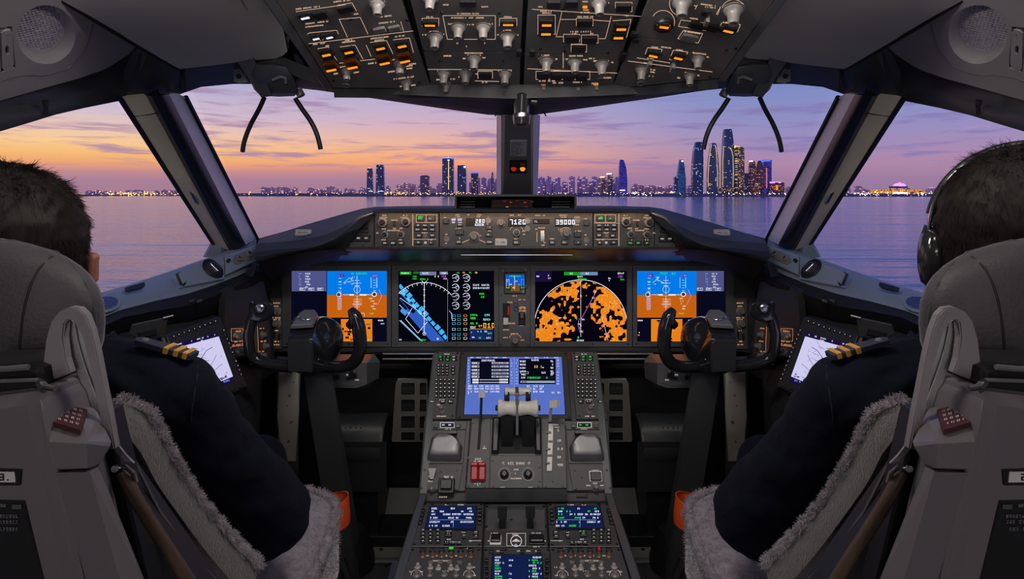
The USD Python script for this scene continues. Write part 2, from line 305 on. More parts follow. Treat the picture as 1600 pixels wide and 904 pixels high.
def put_dual(parent, pl, px, py, rpx):
    k = pl.k(px, py); r = rpx * k; T = pl.Mp(px, py)
    p = part(parent, 'dual_knob', mv(lathe([(0, 0), (r, 0), (r, r * .7), (r * .9, r * .85), (0, r * .85)], 22), T), M['knob'], 35)
    q = lathe([(0, r * .8), (r * .58, r * .8), (r * .55, r * 1.7), (r * .45, r * 1.85), (0, r * 1.85)], 18)
    if p.count('/') <= 3: part(p, 'inner_knob', mv(q, T), M['key'], 35)
    else: part(parent, 'inner_knob', mv(q, T), M['key'], 35)
    return p
def put_box(parent, name, pl, px, py, w, h, n0, n1, m, c=None, rot=0.0):
    k = pl.k(px, py); a, b = pl.uv(px, py); vx = abs(pl.uv(px, py + 1)[1] - b) or k; hw, hh = w * k / 2, h * vx / 2
    return part(parent, name, mv(cbox(-hw, hw, -hh, hh, n0, n1, c or min(hw, hh) * .18), pl.M(a, b, 0, rot)), m, 25)
def put_poly(parent, name, pl, pts, n0, n1, m, c=0.0):
    g = pl.poly(pts); g = Polygon([(x, y) for x, y in g.exterior.coords])
    return part(parent, name, mv(bprism(g, n0, n1, c) if c else prism(g, n0, n1), pl.M()), m, 25)
def screws(parent, pl, pts, r=2.0, m='screw'):
    b = MB()
    for p in pts: k = pl.k(*p) * r; b.add(lathe([(0, 0), (k, 0), (k * .9, k * .45), (0, k * .5)], 8), pl.Mp(*p))
    part(parent, 'screws', b.get(), M[m], 25, kind='stuff')
def keys(parent, pl, x0, y0, x1, y1, nx, ny, fill=.72, h=.0035, m='key', legend=True, name='keys', taper=0.0):
    """A block of keys too small to pick apart singly."""
    b = MB(); cv = Canvas(pl, h + 2e-4)
    for i in range(nx):
        for j in range(ny):
            y = y0 + (y1 - y0) * (j + .5) / ny; sh = taper * (j + .5 - ny / 2); x = x0 + (x1 - x0) * (i + .5) / nx + sh; w = (x1 - x0) / nx * fill / 2; hh = (y1 - y0) / ny * fill / 2
            q = [pl.uv(*p) for p in ((x - w, y + hh), (x + w, y + hh), (x + w, y - hh), (x - w, y - hh))]
            q = np.array(q); c = q.mean(0); t = c + (q - c) * .78
            b.add(hull(np.vstack([np.c_[q, np.zeros(4)], np.c_[q, np.full(4, h * .7)], np.c_[t, np.full(4, h)]])), pl.M())
            if legend: cv.rect(x - w * .42, y - hh * .3, x + w * .42, y + hh * .25, (205, 198, 190), 1e-7)
    part(parent, name, b.get(), M[m], 25, kind='stuff')
    if legend: cv.put(parent, 'key_legends')
# ---------------------------------------------------------------- outside: sea, shore, city
SEA = CZ - 15.0
def sea_material():
    n = {"tc": ("texture_coordinate", {}), "mp": ("mapping", {"scale": (.05, .16, 1)}), "nz": ("noise_texture", {"scale": 1.0, "detail": 5.0, "roughness": .6}), "m2": ("mapping", {"scale": (.004, .02, 1)}), "n2": ("noise_texture", {"scale": 1.0, "detail": 3.0}),
         "ad": ("math", {"math_type": "multiply_add", "value2": 6.0}), "b": ("bump", {"strength": .75, "distance": .60}), "p": ("principled_bsdf", {"base_color": L((44, 78, 134)), "roughness": .13, "ior": 1.24})}
    return usdkit.material(stage, '/World/Looks/sea_water', n, [("tc.object", "mp.vector"), ("mp.vector", "nz.vector"), ("tc.object", "m2.vector"), ("m2.vector", "n2.vector"), ("n2.fac", "ad.value1"), ("nz.fac", "ad.value3"), ("ad.value", "b.height"), ("b.normal", "p.normal")], surface="p.BSDF")
R_ = 30000.0
struct('sea', (np.array([(-R_, -R_, SEA), (R_, -R_, SEA), (R_, R_, SEA), (-R_, R_, SEA), (-R_, -R_, SEA - 5), (R_, -R_, SEA - 5), (R_, R_, SEA - 5), (-R_, R_, SEA - 5)]), np.array([(0, 1, 2), (0, 2, 3), (4, 6, 5), (4, 7, 6), (0, 5, 1), (0, 4, 5), (1, 6, 2), (1, 5, 6), (2, 7, 3), (2, 6, 7), (3, 4, 0), (3, 7, 4)])), sea_material(), False)

def tower_mat(name, base, lit, dens=.12, cell=(7.0, 4.0), wall=None, glowk=1.0, tintglow=None):
    """A glazed facade by night: bays and storeys, some of them lit."""
    n = {"g": ("geometry", {}), "sp": ("separate_xyz", {}), "u": ("math", {"math_type": "add"}), "us": ("math", {"math_type": "divide", "value2": cell[0]}), "vs": ("math", {"math_type": "divide", "value2": cell[1]}),
         "uf": ("math", {"math_type": "floor"}), "vf": ("math", {"math_type": "floor"}), "cv": ("combine_xyz", {}), "wn": ("white_noise_texture", {"dimensions": "3D"}), "lt": ("math", {"math_type": "less_than", "value2": dens}),
         "ud": ("math", {"math_type": "fraction"}), "ul": ("math", {"math_type": "greater_than", "value2": .28}), "vd": ("math", {"math_type": "fraction"}), "vl": ("math", {"math_type": "greater_than", "value2": .35}), "gl": ("math", {"math_type": "multiply"}),
         "on": ("math", {"math_type": "multiply"}), "st": ("math", {"math_type": "multiply", "value2": glowk}), "mx": ("mix_color", {"a": tuple(base), "b": tuple(wall or np.array(base) * 1.7 + .012)}), "iv": ("math", {"math_type": "subtract", "value1": 1.0}),
         "p": ("principled_bsdf", {"roughness": .28, "emission_color": tuple(lit)})}
    l = [("g.position", "sp.vector"), ("sp.x", "u.value1"), ("sp.y", "u.value2"), ("u.value", "us.value1"), ("sp.z", "vs.value1"), ("us.value", "uf.value1"), ("vs.value", "vf.value1"), ("uf.value", "cv.x"), ("vf.value", "cv.y"), ("cv.vector", "wn.vector"), ("wn.value", "lt.value1"),
         ("us.value", "ud.value1"), ("ud.value", "ul.value1"), ("vs.value", "vd.value1"), ("vd.value", "vl.value1"), ("ul.value", "gl.value1"), ("vl.value", "gl.value2"), ("lt.value", "on.value1"), ("gl.value", "on.value2"), ("on.value", "st.value1"), ("st.value", "p.emission_strength"),
         ("gl.value", "iv.value2"), ("iv.value", "mx.fac"), ("mx.result", "p.base_color")]
    return usdkit.material(stage, '/World/Looks/' + name, n, l, surface="p.BSDF")
TM = dict(blue=tower_mat('tower_blue', L((62, 84, 128)), L((255, 225, 170)), .05), deep=tower_mat('tower_deep', L((48, 72, 120)), L((200, 225, 255)), .06), grey=tower_mat('tower_grey', L((96, 88, 118)), L((255, 200, 130)), .10),
          gold=tower_mat('tower_gold', L((110, 92, 90)), L((255, 200, 110)), .22), brown=tower_mat('tower_brown', L((104, 72, 84)), L((255, 170, 110)), .10), violet=tower_mat('tower_violet', L((60, 52, 150)), L((90, 90, 255)), .55, glowk=.35), teal=tower_mat('tower_teal', L((40, 82, 130)), L((70, 150, 230)), .5, glowk=.3),
          far=tower_mat('town_far_haze', L((205, 165, 185)), L((255, 205, 140)), .13, cell=(14., 6.)), dusk=tower_mat('town_dusk_haze', L((180, 155, 200)), L((255, 205, 150)), .11, cell=(14., 6.)))  # far and dusk base colours are paled to hold the distant haze
GLOW = dict(gold=glow('gold_strip', L((255, 215, 120)), 1.3), white=glow('roof_lamp', L((255, 240, 210)), 1.6), blue=glow('blue_crown', L((90, 120, 255)), 1.2), pink=glow('pink_crown', L((255, 160, 255)), 1.3), shore=glow('shore_lamp', L((255, 190, 100)), 2.6), shore_w=glow('shore_lamp_white', L((255, 230, 200)), 2.2), orange=glow('orange_wash', L((255, 150, 60)), .9))
HAZY_LAND = mat('shore_land_haze', L((120, 100, 125)), .95)  # land colour lifted towards purple-grey in place of haze
def W(px, py, D): return P(px, py, D)
def ring_tower(secs, D, n=24, pw=2.4):
    """A tower lofted through (row, left column, right column) sections; oblong rounded plan."""
    a = np.arange(n) * 2 * math.pi / n; c, s = np.cos(a), np.sin(a); ex = np.sign(c) * np.abs(c) ** (2 / pw); ey = np.sign(s) * np.abs(s) ** (2 / pw); v = []
    for py, x0, x1 in secs:
        c0 = W((x0 + x1) / 2, py, D); r = max((x1 - x0) / 2 * D / F, .2); v.append(np.c_[c0[0] + r * ex, D + min(r, 30) * ey, np.full(n, c0[2])])
    m = len(v); v = np.vstack(v + [v[0].mean(0)[None], v[-1].mean(0)[None]]); f = []
    for i in range(m - 1):
        for j in range(n): p, q = i * n + j, i * n + (j + 1) % n; f += [(p, q, q + n), (p, q + n, p + n)]
    for j in range(n): f += [(m * n, (j + 1) % n, j), (m * n + 1, (m - 1) * n + j, (m - 1) * n + (j + 1) % n)]
    return v, np.array(f)
BASEY = 298.5
def tower(label, secs, D, m, parts=(), pw=6.0, cat='tower', group=None, name='skyscraper'):
    secs = [(304.0, *secs[0][1:])] + [tuple(q) for q in secs]; c = W(sum(secs[0][1:]) / 2, secs[0][0], D)
    t = thing(name, label, cat, (c[0], D, c[2]), group); part(t, 'shaft', ring_tower(secs, D, pw=pw), TM[m], 40)
    for nm, kind, arg, mm in parts:
        if kind == 'box':
            x0, y0, x1, y1, dep = arg; a, b = W(x0, y1, D - dep), W(x1, y0, D - dep); part(t, nm, cbox(a[0], b[0], D - dep, D + 8, a[2], b[2], .3), mm if not isinstance(mm, str) else (GLOW.get(mm) or TM[mm]))
        else:
            r, pts, dep = arg; part(t, nm, tube(PL(*[(x, y, D - dep) for x, y in pts]), r, 6), GLOW[mm])
    return t
D0 = 3000.0
def slab(x0, x1, y0, yb=299.5): return [(yb, x0, x1), (y0, x0, x1)]
# across the water beyond the bareheaded pilot's windscreen
tower('slim blue tower, shorter of the close pair above the lit shore', [(299, 573.5, 583), (264, 574, 582), (263, 575, 581)], D0, 'blue', [('roof_lamp', 'box', (576, 262.2, 578, 263.4, 3), 'white'), ('shore_lamp', 'box', (576, 298, 581, 298.8, 26), 'shore_w')])
tower('flat-topped blue tower, taller of the close pair above the lit shore', [(299, 588, 601), (261, 588.5, 600), (258, 588.5, 599)], D0, 'deep', [('crown', 'box', (588.5, 257.2, 598, 260, 3), 'deep'), ('shore_lamp', 'box', (590, 298, 598, 298.8, 26), 'shore_w')])
tower('short broad lilac block standing alone on the shore', slab(657, 671, 275), D0, 'grey', [('roof_plant', 'box', (659, 273.6, 668, 275.4, 3), 'grey')])
tower('broad dark tower split by one lit gold stripe', slab(691.5, 709, 248), D0, 'blue', [('light_strip', 'box', (700.3, 250, 701.3, 296, 31), 'gold'), ('crown_lamp', 'box', (699, 249.4, 702.5, 250.6, 31), 'white'), ('parapet', 'box', (691.5, 247, 709, 248.4, 8), 'blue'), ('antenna', 'line', (.5, [(700.5, 248), (700.5, 243.5)], 0), 'white')])
tower('blue block with a lit upper corner next to the striped tower', slab(715, 728.5, 259), D0, 'deep', [('roof_lamp', 'box', (724.5, 259, 727.5, 262, 31), 'white'), ('parapet', 'box', (715, 258, 726, 259.5, 8), 'deep')])
tower('pale block with a blue glowing roof beside the windscreen post', slab(736, 747.5, 270), D0 + 200, 'grey', [('crown', 'box', (736, 269, 747.5, 270.6, 24), 'blue')])
tower('thin spired tower nearest the windscreen post', [(299, 767, 772), (275, 767.3, 771.5), (270, 768.5, 770.5), (268, 769.3, 769.7)], D0, 'grey', pw=3)
# beyond the windscreen of the pilot with the headset
tower('violet curved tower standing alone above the shore lights', [(298, 967, 979.5), (280, 966.5, 979.5), (262, 967, 978), (251, 968, 974.5), (249.5, 968.5, 973)], D0, 'violet', [('light_strip', 'box', (969, 296.5, 977, 298, 31), 'shore_w')])
tower('stepped teal tower with a lit roof, left shoulder lower', [(298, 1056.5, 1070.5), (278, 1057, 1070.5), (262, 1059.5, 1069), (251, 1061, 1067.5), (249.5, 1061.5, 1067.5)], D0, 'teal', [('shoulder', 'box', (1054.5, 276, 1059, 298, 20), 'deep'), ('roof_lamp', 'box', (1065.5, 250, 1067.6, 252.6, 20), 'white')])
tower('curved blue glass tower with slanted tip, first of the sail-shaped group', [(295, 1081, 1097), (270, 1081, 1097.3), (250, 1081.8, 1097.5), (235, 1083.5, 1097.5), (226, 1085.3, 1097.4), (222, 1086.5, 1096)], D0, 'deep')
tower('curved tower outlined in gold with an arched top, second of the sail-shaped group', [(294, 1105.5, 1121.5), (270, 1105.7, 1122), (250, 1107.2, 1121), (235, 1109, 1119.5), (226, 1110.5, 1118.5), (223.5, 1112, 1117.5)], D0, 'blue', [('light_strip', 'line', (1.1, [(1106.5, 292), (1106.7, 270), (1108, 250), (1110, 235), (1112, 225)], 31), 'gold'), ('light_strip', 'line', (1.1, [(1121, 292), (1121.3, 270), (1120.3, 250), (1119, 235), (1117.5, 226)], 31), 'gold')])
tower('tallest curved blue glass tower with gold edge, tip slanted', [(294, 1128.5, 1145.5), (270, 1128.3, 1146.2), (245, 1128.8, 1146), (225, 1129.3, 1144.8), (212, 1130, 1143.5), (205, 1130.5, 1142.5), (202, 1131.5, 1142)], D0, 'blue', [('light_strip', 'line', (1.1, [(1129.5, 292), (1129.3, 270), (1129.8, 245), (1130.5, 228)], 31), 'gold'), ('light_strip', 'line', (1.1, [(1145.2, 292), (1146, 270), (1145.6, 245), (1143.3, 234), (1138.5, 229.5)], 31), 'gold'), ('podium', 'box', (1124, 294, 1146, 299, 40), TM['gold'])])
tower('brown construction tower with open grid top beside the tallest tower', slab(1146.8, 1161.3, 230), D0, 'gold', [('roof_grid', 'box', (1149, 227.5, 1151, 230.5, 20), 'gold'), ('roof_grid', 'box', (1154, 228, 1156, 230.5, 20), 'gold'), ('crane_mast', 'line', (.6, [(1161, 232), (1161.2, 228)], 0), 'gold')])
tower('low grey block in the gap between brown and round-topped towers', slab(1161.5, 1168.5, 270.5), D0, 'deep')
tower('brown round-topped tower with a red lit tip', [(298, 1169.3, 1180.5), (265, 1169.5, 1180.8), (254, 1171, 1179.5), (250, 1174, 1177)], D0, 'brown', [('roof_lamp', 'box', (1174, 250.5, 1177, 252.5, 21), 'white')], pw=3)
tower('dark round-topped brown tower without a lamp', [(298, 1182, 1191.5), (262, 1182, 1191.5), (254, 1183.5, 1190), (251, 1185, 1188.5)], D0, 'brown', pw=3)
tower('violet slab with bright blue top', slab(1192.5, 1204, 250), D0, 'violet', [('crown', 'box', (1192.5, 249, 1204, 252, 24), 'blue'), ('light_strip', 'box', (1197.8, 262, 1198.5, 294, 24), 'orange')])
tower('squat orange-lit block with two white roof lamps', slab(1205.5, 1223, 285), D0 - 90, 'brown', [('roof_lamp', 'box', (1208, 283.6, 1211, 286, 31), 'pink'), ('roof_lamp', 'box', (1217, 283.6, 1220, 286, 31), 'pink'), ('light_panel', 'box', (1212.5, 289, 1216, 297, 31), 'orange')])
tower('small lit tower with a pointed roof on the shore', [(299, 1179, 1186), (289, 1180, 1185), (286, 1181, 1184), (281.5, 1182.3, 1182.8)], D0 - 60, 'gold', pw=3)
# the lit palace
pal = thing('palace', 'long gold-lit palace with violet dome on the far shore', 'building', W(1405, 305, D0)); D1 = D0
def pbox(nm, x0, y0, x1, y1, m, dep=0): a, b = W(x0, y1, D1 - dep), W(x1, y0, D1 - dep); part(pal, nm, cbox(a[0], b[0], D1 - dep, D1 + 30, a[2], b[2], .3), m)
PW = tower_mat('palace_facade', L((190, 130, 70)), L((255, 190, 80)), .8, cell=(9., 7.), glowk=.9)
pbox('wing', 1365, 298, 1395, 305.5, PW); pbox('wing', 1425, 298, 1446, 305.5, PW); pbox('main_hall', 1395, 294, 1425, 305.5, PW, 10)
pbox('portico', 1398, 300, 1419, 305.8, GLOW['shore_w'], 24); pbox('drum', 1397, 290.5, 1418, 294.2, TM['violet'], 12)
c = W(1407.5, 291, D1); part(pal, 'dome', mv(lathe([(30, 0), (27, 8), (19, 14), (8, 17), (2, 19), (0, 24)], 20), np.array([[1, 0, 0, c[0]], [0, 1, 0, D1 + 10], [0, 0, 1, c[2]], [0, 0, 0, 1.]])), GLOW['pink'], 40)
for x in (1368, 1374, 1381, 1388, 1428, 1434, 1441): pbox('turret', x - 1.5, 295.6, x + 1.5, 299, PW, 6)

# the low town: rows of small blocks; each a building of its own
r = random.Random(11)
def town(x0, x1, ys, n, D_, m, label, group, w=(5, 11), gap=None):
    xs = sorted(r.uniform(x0, x1) for _ in range(n))
    for i_, x in enumerate(xs):
        D = D_ + 55 * (i_ % 6); ww = r.uniform(*w); top = r.uniform(*ys); a, b = W(x, 301.2, D), W(x + ww, top, D); dp = r.uniform(18, 40); b_ = MB(); b_.add(cbox(a[0], b[0], D, D + dp, W(0, 305.4, D)[2], b[2], .4))
        q = b[0] - a[0]; b_.add(cbox(a[0] + q * .25, a[0] + q * .6, D + 3, D + dp * .7, b[2] - 1, b[2] + r.uniform(2, 6), .3))
        single('town_block', b_.get(), TM[m], label, 'building', group, 25)
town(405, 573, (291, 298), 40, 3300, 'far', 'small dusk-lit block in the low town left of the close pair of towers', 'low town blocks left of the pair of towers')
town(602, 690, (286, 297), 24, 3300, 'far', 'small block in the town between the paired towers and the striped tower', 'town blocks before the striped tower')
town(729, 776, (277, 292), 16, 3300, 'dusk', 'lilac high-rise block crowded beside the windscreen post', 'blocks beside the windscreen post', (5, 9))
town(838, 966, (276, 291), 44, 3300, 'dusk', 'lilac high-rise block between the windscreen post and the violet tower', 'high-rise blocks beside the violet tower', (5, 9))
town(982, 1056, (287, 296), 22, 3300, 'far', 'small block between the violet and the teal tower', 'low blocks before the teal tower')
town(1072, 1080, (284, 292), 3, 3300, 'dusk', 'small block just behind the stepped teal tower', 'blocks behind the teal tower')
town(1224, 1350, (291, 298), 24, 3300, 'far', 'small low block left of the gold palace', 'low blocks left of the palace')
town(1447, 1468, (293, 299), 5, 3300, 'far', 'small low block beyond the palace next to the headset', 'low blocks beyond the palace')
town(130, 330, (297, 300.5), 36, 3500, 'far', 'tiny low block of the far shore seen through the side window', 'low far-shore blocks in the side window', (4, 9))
tower('slim lit block with white roof, taller neighbour of the violet tower', slab(949, 957, 272), 3200, 'grey', [('roof_lamp', 'box', (949, 270.5, 956, 272.3, 24), 'white')])
tower('lit block with amber roof left of the slim white-roofed one', slab(938.5, 946, 277), 3200, 'gold', [('roof_lamp', 'box', (939, 275.6, 945, 277.2, 24), 'white')])
# land, trees and lamps of the shore
b = MB()
for x0, x1, D, y0, y1 in ((-500, 345, 3400, 303.2, 306.1), (340, 700, 3200, 301.5, 305.8), (530, 690, 2900, 302.6, 305.9), (690, 1090, 2900, 301.0, 306.4), (1020, 1260, 2700, 301.6, 306.9), (1240, 2300, 2800, 302.0, 306.6)):
    xs = np.linspace(x0, x1, 60); top = [y0 + .9 * meshkit.fbm(np.array([[x * .09, D * .01, 3.1]]))[0] for x in xs]
    near = np.array([(W(x, 302, D)[0], D - 40, SEA - 1) for x in xs]); n2 = np.array([(p[0], p[1] + 8, SEA + 3) for p in near]); mid = np.array([(W(x, t, D)[0], D, W(x, t, D)[2]) for x, t in zip(xs, top)]); far = np.array([(p[0] * 1.3, D + 900, SEA + 2) for p in near])
    b.add(sheet([near, n2, mid, far], 2.0))
struct('shore', b.get(), HAZY_LAND, 50)
def lamps(spans, m, label, n, seed):
    q = random.Random(seed); mb = MB(); unit = trimesh.creation.icosphere(0)
    for i in range(n):
        x0, x1, D = q.choice(spans); x = q.uniform(x0, x1); y = 303.6 + q.gauss(-1.2, 1.5); y = min(max(y, 297), 305.5); rad = q.choice([1.2, 1.6, 2.3, 3.0]) * D / 3000
        mb.add((np.array(unit.vertices) * rad + W(x, y, D - 45), np.array(unit.faces)))
    v = mb.get(); single('shore_lights', v, m, label, 'lights', None, 30, 'stuff')
lamps([(140, 290, 3400), (170, 250, 3400), (380, 690, 3150), (600, 690, 2850), (690, 776, 2850)], GLOW['shore'], 'amber lamps strung along the sunset side of the shore', 330, 3)
lamps([(838, 1060, 2850), (980, 1060, 2850), (1060, 1240, 2650), (1240, 1360, 2750), (1350, 1465, 2750)], GLOW['shore_w'], 'white and gold lamps along the city side of the shore', 330, 4)
# ---------------------------------------------------------------- the flight deck's shell (built for one side, mirrored for the other)
def ext(pts, dx=0, dy=0, dz=0): return np.asarray(pts, float) + (dx, dy, dz)
def both(fn):
    global SIDE
    for s in (-1, 1): SIDE = s; fn(s)
    SIDE = -1
SILL = np.vstack([A(-1.00, .20, .33), A(-1.0, .8, .285), PL((140, 462, 1.359), (280, 419, 1.724), (345, 396, 1.97), (385, 381, 2.16), (402, 372, 2.25))])
HEAD = np.vstack([A(-.88, .2, .06), A(-.90, .62, .02), PL((0, 205, 1.03), (75, 180, 1.136), (130, 167, 1.24), (185, 156, 1.333), (232, 149, 1.42), (290, 144, 1.50))])
WTOP = PL((290, 144, 1.50), (312, 136, 1.50), (375, 130, 1.50), (470, 137, 1.52), (575, 152.5, 1.60), (680, 168, 1.68), (776, 181, 1.75), (812, 181.5, 1.76))
BASEW = PL((402, 372, 2.25), (475, 351, 2.25), (562, 327, 2.25), (680, 323.2, 2.30), (812, 322.5, 2.32))
def shell(s):
    W_ = 'left' if s < 0 else 'right'
    struct('wall_' + W_, merge(
        sheet([ext(lin(SILL, 14), dx=-.004, dz=-.012), ext(lin(SILL, 14) * (1, 1, 0), dx=-.06, dz=.75), ext(lin(SILL, 14) * (1, 1, 0), dx=0)], .004),
        cbox(-1.10, -1.06, -1.6, .22, 0, 1.9), cbox(-1.06, -.86, .10, .30, .80, 1.62), sheet([[A(-1.12, 2.0, -.43), A(-1.12, 1.5, -.35), A(-1.12, 1.3, -.30), A(-1.12, 1.0, -.20), A(-1.12, .2, -.16)], [A(-1.12, 2.0, -.61), A(-1.12, 1.5, -.61), A(-1.12, 1.3, -.61), A(-1.12, 1.0, -.61), A(-1.12, .2, -.61)]], .02)), M['panel_dark'])
    # the dark beam over the side window and round the corner of the windscreen
    up = np.vstack([A(-.86, .2, -.12), A(-.87, .62, -.10), PL((-10, 160, 1.03), (60, 140, 1.13), (125, 122, 1.22), (165, 108, 1.26), (190, 92, 1.27), (215, 74, 1.27))])
    h = lin(HEAD, 16); u = lin(up, 16); mid = h * .55 + u * .45 + (-.012, .0, .0)
    b = MB(); b.add(sheet([ext(h, dx=-.03, dy=.03), h, mid, u], .012))
    b.add(sheet([PL((196, 153, 1.36), (240, 148, 1.42), (284, 144, 1.50), (290, 144, 1.5)), PL((204, 120, 1.29), (240, 112, 1.33), (272, 112, 1.36), (288, 108, 1.40)), PL((210, 70, 1.27), (240, 72, 1.28), (270, 90, 1.30), (292, 96, 1.33))], .02, 8))
    b.add(sheet([lin(WTOP[:4], 8), PL((292, 104, 1.42), (330, 100, 1.42), (380, 94, 1.42), (490, 84, 1.42)) if 0 else lin(PL((288, 100, 1.34), (340, 97, 1.34), (400, 92, 1.34), (480, 80, 1.34)), 8)], .02))
    b.add(tube(PL((283, 108, 1.395), (285, 143, 1.495)), .0022, 6))
    struct('trim', b.get(), M['beam'], 40)
    struct('trim', merge(tube(PL((72, 158, 1.12), (72.5, 178, 1.128)), .0045, 8), tube(PL((71, 157, 1.115), (72, 163, 1.118)), .006, 8)), M['black'])
    # window frame corner pillar: outer strip, middle painted black as shade, inner strip painted pale as lit, rubber gaskets
    top = PL((188, 154, 1.335), (228, 149, 1.385), (236, 150, 1.372), (264, 147, 1.41), (278, 146, 1.46), (290, 152, 1.50))
    bot = PL((334, 382, 1.96), (358, 391, 2.00), (362, 390, 1.985), (384, 382, 2.05), (392, 377, 2.14), (402, 373, 2.24))
    def strip(i, j, t=.02, bulge=0.0):
        rows = []
        for q in np.linspace(0, 1, 7 if bulge else 2):
            a = top[i] * (1 - q) + top[j] * q; c = bot[i] * (1 - q) + bot[j] * q; o = np.array([.45, -.85, -.2]) * bulge * math.sin(math.pi * q); rows.append(lin([a + o, a * .5 + c * .5 + o, c + o], 5))
        return sheet(rows, t)
    struct('trim', strip(0, 1), M['pillar']); struct('trim', strip(2, 3, .02, .022), M['shade_inset_black']); struct('trim', strip(4, 5), M['pillar_lit'])
    struct('trim', sheet([lin([top[1], bot[1]], 4), lin([top[2], bot[2]], 4)], .02), M['shade_inset_black'])
    struct('trim', sheet([lin([top[3], bot[3]], 4), lin([top[4], bot[4]], 4)], .02), M['pillar_lit'])
    struct('trim', merge(tube([top[5], bot[5]], .007, 8), tube([top[0], bot[0]], .006, 8), tube(PL((207, 182, 1.39), (231, 179, 1.42)), .0012, 6), tube(PL((232, 179, 1.40), (281, 170, 1.51)), .0012, 6)), M['black'])
    pv = thing('pillar_vent', 'slim dark lozenge shaped inset on the beige corner pillar by the ' + ('bareheaded pilot' if s < 0 else 'pilot with the headset'), 'vent', P(322, 352, 1.80)); VP = Plane.through(top[0], top[1], bot[0]); VP.o = VP.o + (0, 0, 0); VP = VP if VP.n @ (np.array([0, 0, CZ]) - VP.o) > 0 else Plane(VP.o, VP.v, VP.u); VP = PlaneOff(VP, .008)
    put_poly(pv, 'frame', VP, [(295, 298), (309, 306), (328, 326), (345, 349), (335, 346), (314, 330), (303, 314)], .0, .004, M['steel'], .001); put_poly(pv, 'inset', VP, [(298, 301.5), (309, 308), (327, 327.5), (341, 346.5), (334, 343.5), (316, 328.5), (305, 313.5)], .003, .0055, M['shade_inset_black'], .0008); put_poly(pv, 'reflector', VP, [(299, 302.5), (309, 308.5), (315, 315), (308, 316)], .005, .0065, M['ledge'], .0004)
    for x, y in ((318, 325), (325, 333), (332, 340)): put_box(pv, 'louvre', VP, x, y, 3, 7, .005, .008, M['alu'])
    struct('trim', strip(2, 3, .0, .0) if 0 else sheet([PL((320, 402, 1.93), (345, 400, 1.98), (400, 378, 2.24)), PL((333, 377, 1.95), (345, 384, 1.975), (395, 371, 2.23))], .01), M['ledge'])
    # panes
    g0 = lin(HEAD[:6], 8); g1 = lin(SILL[:6], 8)
    struct('window_' + ('1' if s < 0 else '4'), sheet([ext(g0, dx=-.02, dy=.01), ext(g1, dx=-.002, dz=-.004)], .012), GLASS, False)
    struct('window_' + ('2' if s < 0 else '3'), sheet([ext(lin(WTOP, 8), dy=.03, dz=.01), ext(lin(BASEW, 8), dy=.03, dz=-.01)], .012), GLASS, False)
    # grey lining above the side window, with the loudspeaker bowl
    SP = Plane.through(P(0, 158, 1.03), P(180, 100, 1.254), P(95, 0, .959)); pg = SP.poly([(-330, 330), (-10, 160), (60, 140), (125, 122), (165, 108), (190, 92), (215, 76), (95, 0), (-60, -90), (-330, -200)])
    sc = SP.uv(72, 50); k = SP.k(72, 50); k2 = abs(SP.uv(72, 51)[1] - SP.uv(72, 50)[1])
    ang = np.arange(40) * 2 * math.pi / 40; hole = Polygon([SP.uv(72 + 46 * math.cos(t), 54 + 46 * math.sin(t)) for t in ang]); rim = Polygon([SP.uv(72 + 40 * math.cos(t), 50 + 39 * math.sin(t)) for t in ang])
    lp = SP.poly([(-3, 44), (19, 41), (24, 106), (2, 114)])
    struct('wall_' + W_, mv(prism(pg.difference(hole).difference(lp), -.012, 0), SP.M()), M['wall'])
    a, c = np.array(hole.exterior.coords)[:-1], np.array(rim.exterior.coords)[:-1]; rows = []
    for w, z in ((0, .0), (.25, -.004), (.6, -.011), (1, -.014)): q = a * (1 - w) + c * w; rows.append(np.array([SP.at(x, y, z) for x, y in np.vstack([q, q[:1]])]))
    struct('trim', sheet(rows, .004, toward=SP.at(*sc, .3)), M['wall'])
    struct('trim', tube(spline([SP.hit(x, y, .0002) for x, y in ((-8, 130), (20, 121), (46, 117.5), (66, 118), (90, 113), (112, 102), (128, 84), (138, 62), (145, 36))], 30), .0008, 6), M['seat'])
    t = thing('loudspeaker', 'round perforated grille in the lining above the ' + ('bareheaded pilot' if s < 0 else 'pilot wearing the headset'), 'loudspeaker', SP.at(*sc, -.02))
    part(t, 'cone', mv(prism(rim, -.03, -.024), SP.M()), M['black'])
    holes = []; cx, cy = rim.centroid.x, rim.centroid.y; rad = math.sqrt(rim.area / math.pi); st = rad / 8.2
    for i in range(-12, 13):
        for j in range(-12, 13):
            x, y = cx + (i + (j % 2) * .5) * st, cy + j * st * .87
            if rim.buffer(-st * .5).contains(Point(x, y)): holes.append(Point(x, y).buffer(st * .38, 2))
    part(t, 'grille', mv(prism(rim.difference(unary_union(holes)), -.016, -.014), SP.M()), M['grille'], False)
    t = thing('oxygen_panel', 'slim recessed latch plate with keyhole slot beside the loudspeaker above the ' + ('bareheaded pilot' if s < 0 else 'pilot with the headset'), 'latch', SP.at(*SP.uv(10, 78), -.02))
    part(t, 'recess', mv(prism(lp, -.012, -.008), SP.M()), M['black']); ip = SP.poly([(2, 52), (5, 48), (16, 46), (19, 50), (21, 100), (17, 106), (6, 109), (3, 106)]); slot = SP.poly([(7.5, 73), (10, 70), (13, 72), (13.5, 82), (11, 85), (8, 83)])
    part(t, 'cover_plate', mv(prism(ip.difference(slot), -.008, .001), SP.M()), M['wall']); part(t, 'keyhole', mv(prism(slot, -.008, -.004), SP.M()), M['seam'])
    sc_ = MB(); kk = SP.k(11, 54) * 1.6; sc_.add(lathe([(0, 0), (kk, 0), (kk, .001), (0, .0012)], 10), SP.Mp(10, 53, .001)); part(t, 'rivet', sc_.get(), M['chrome'])
    # padded ceiling panel
    pts = lambda q: PL(*q)
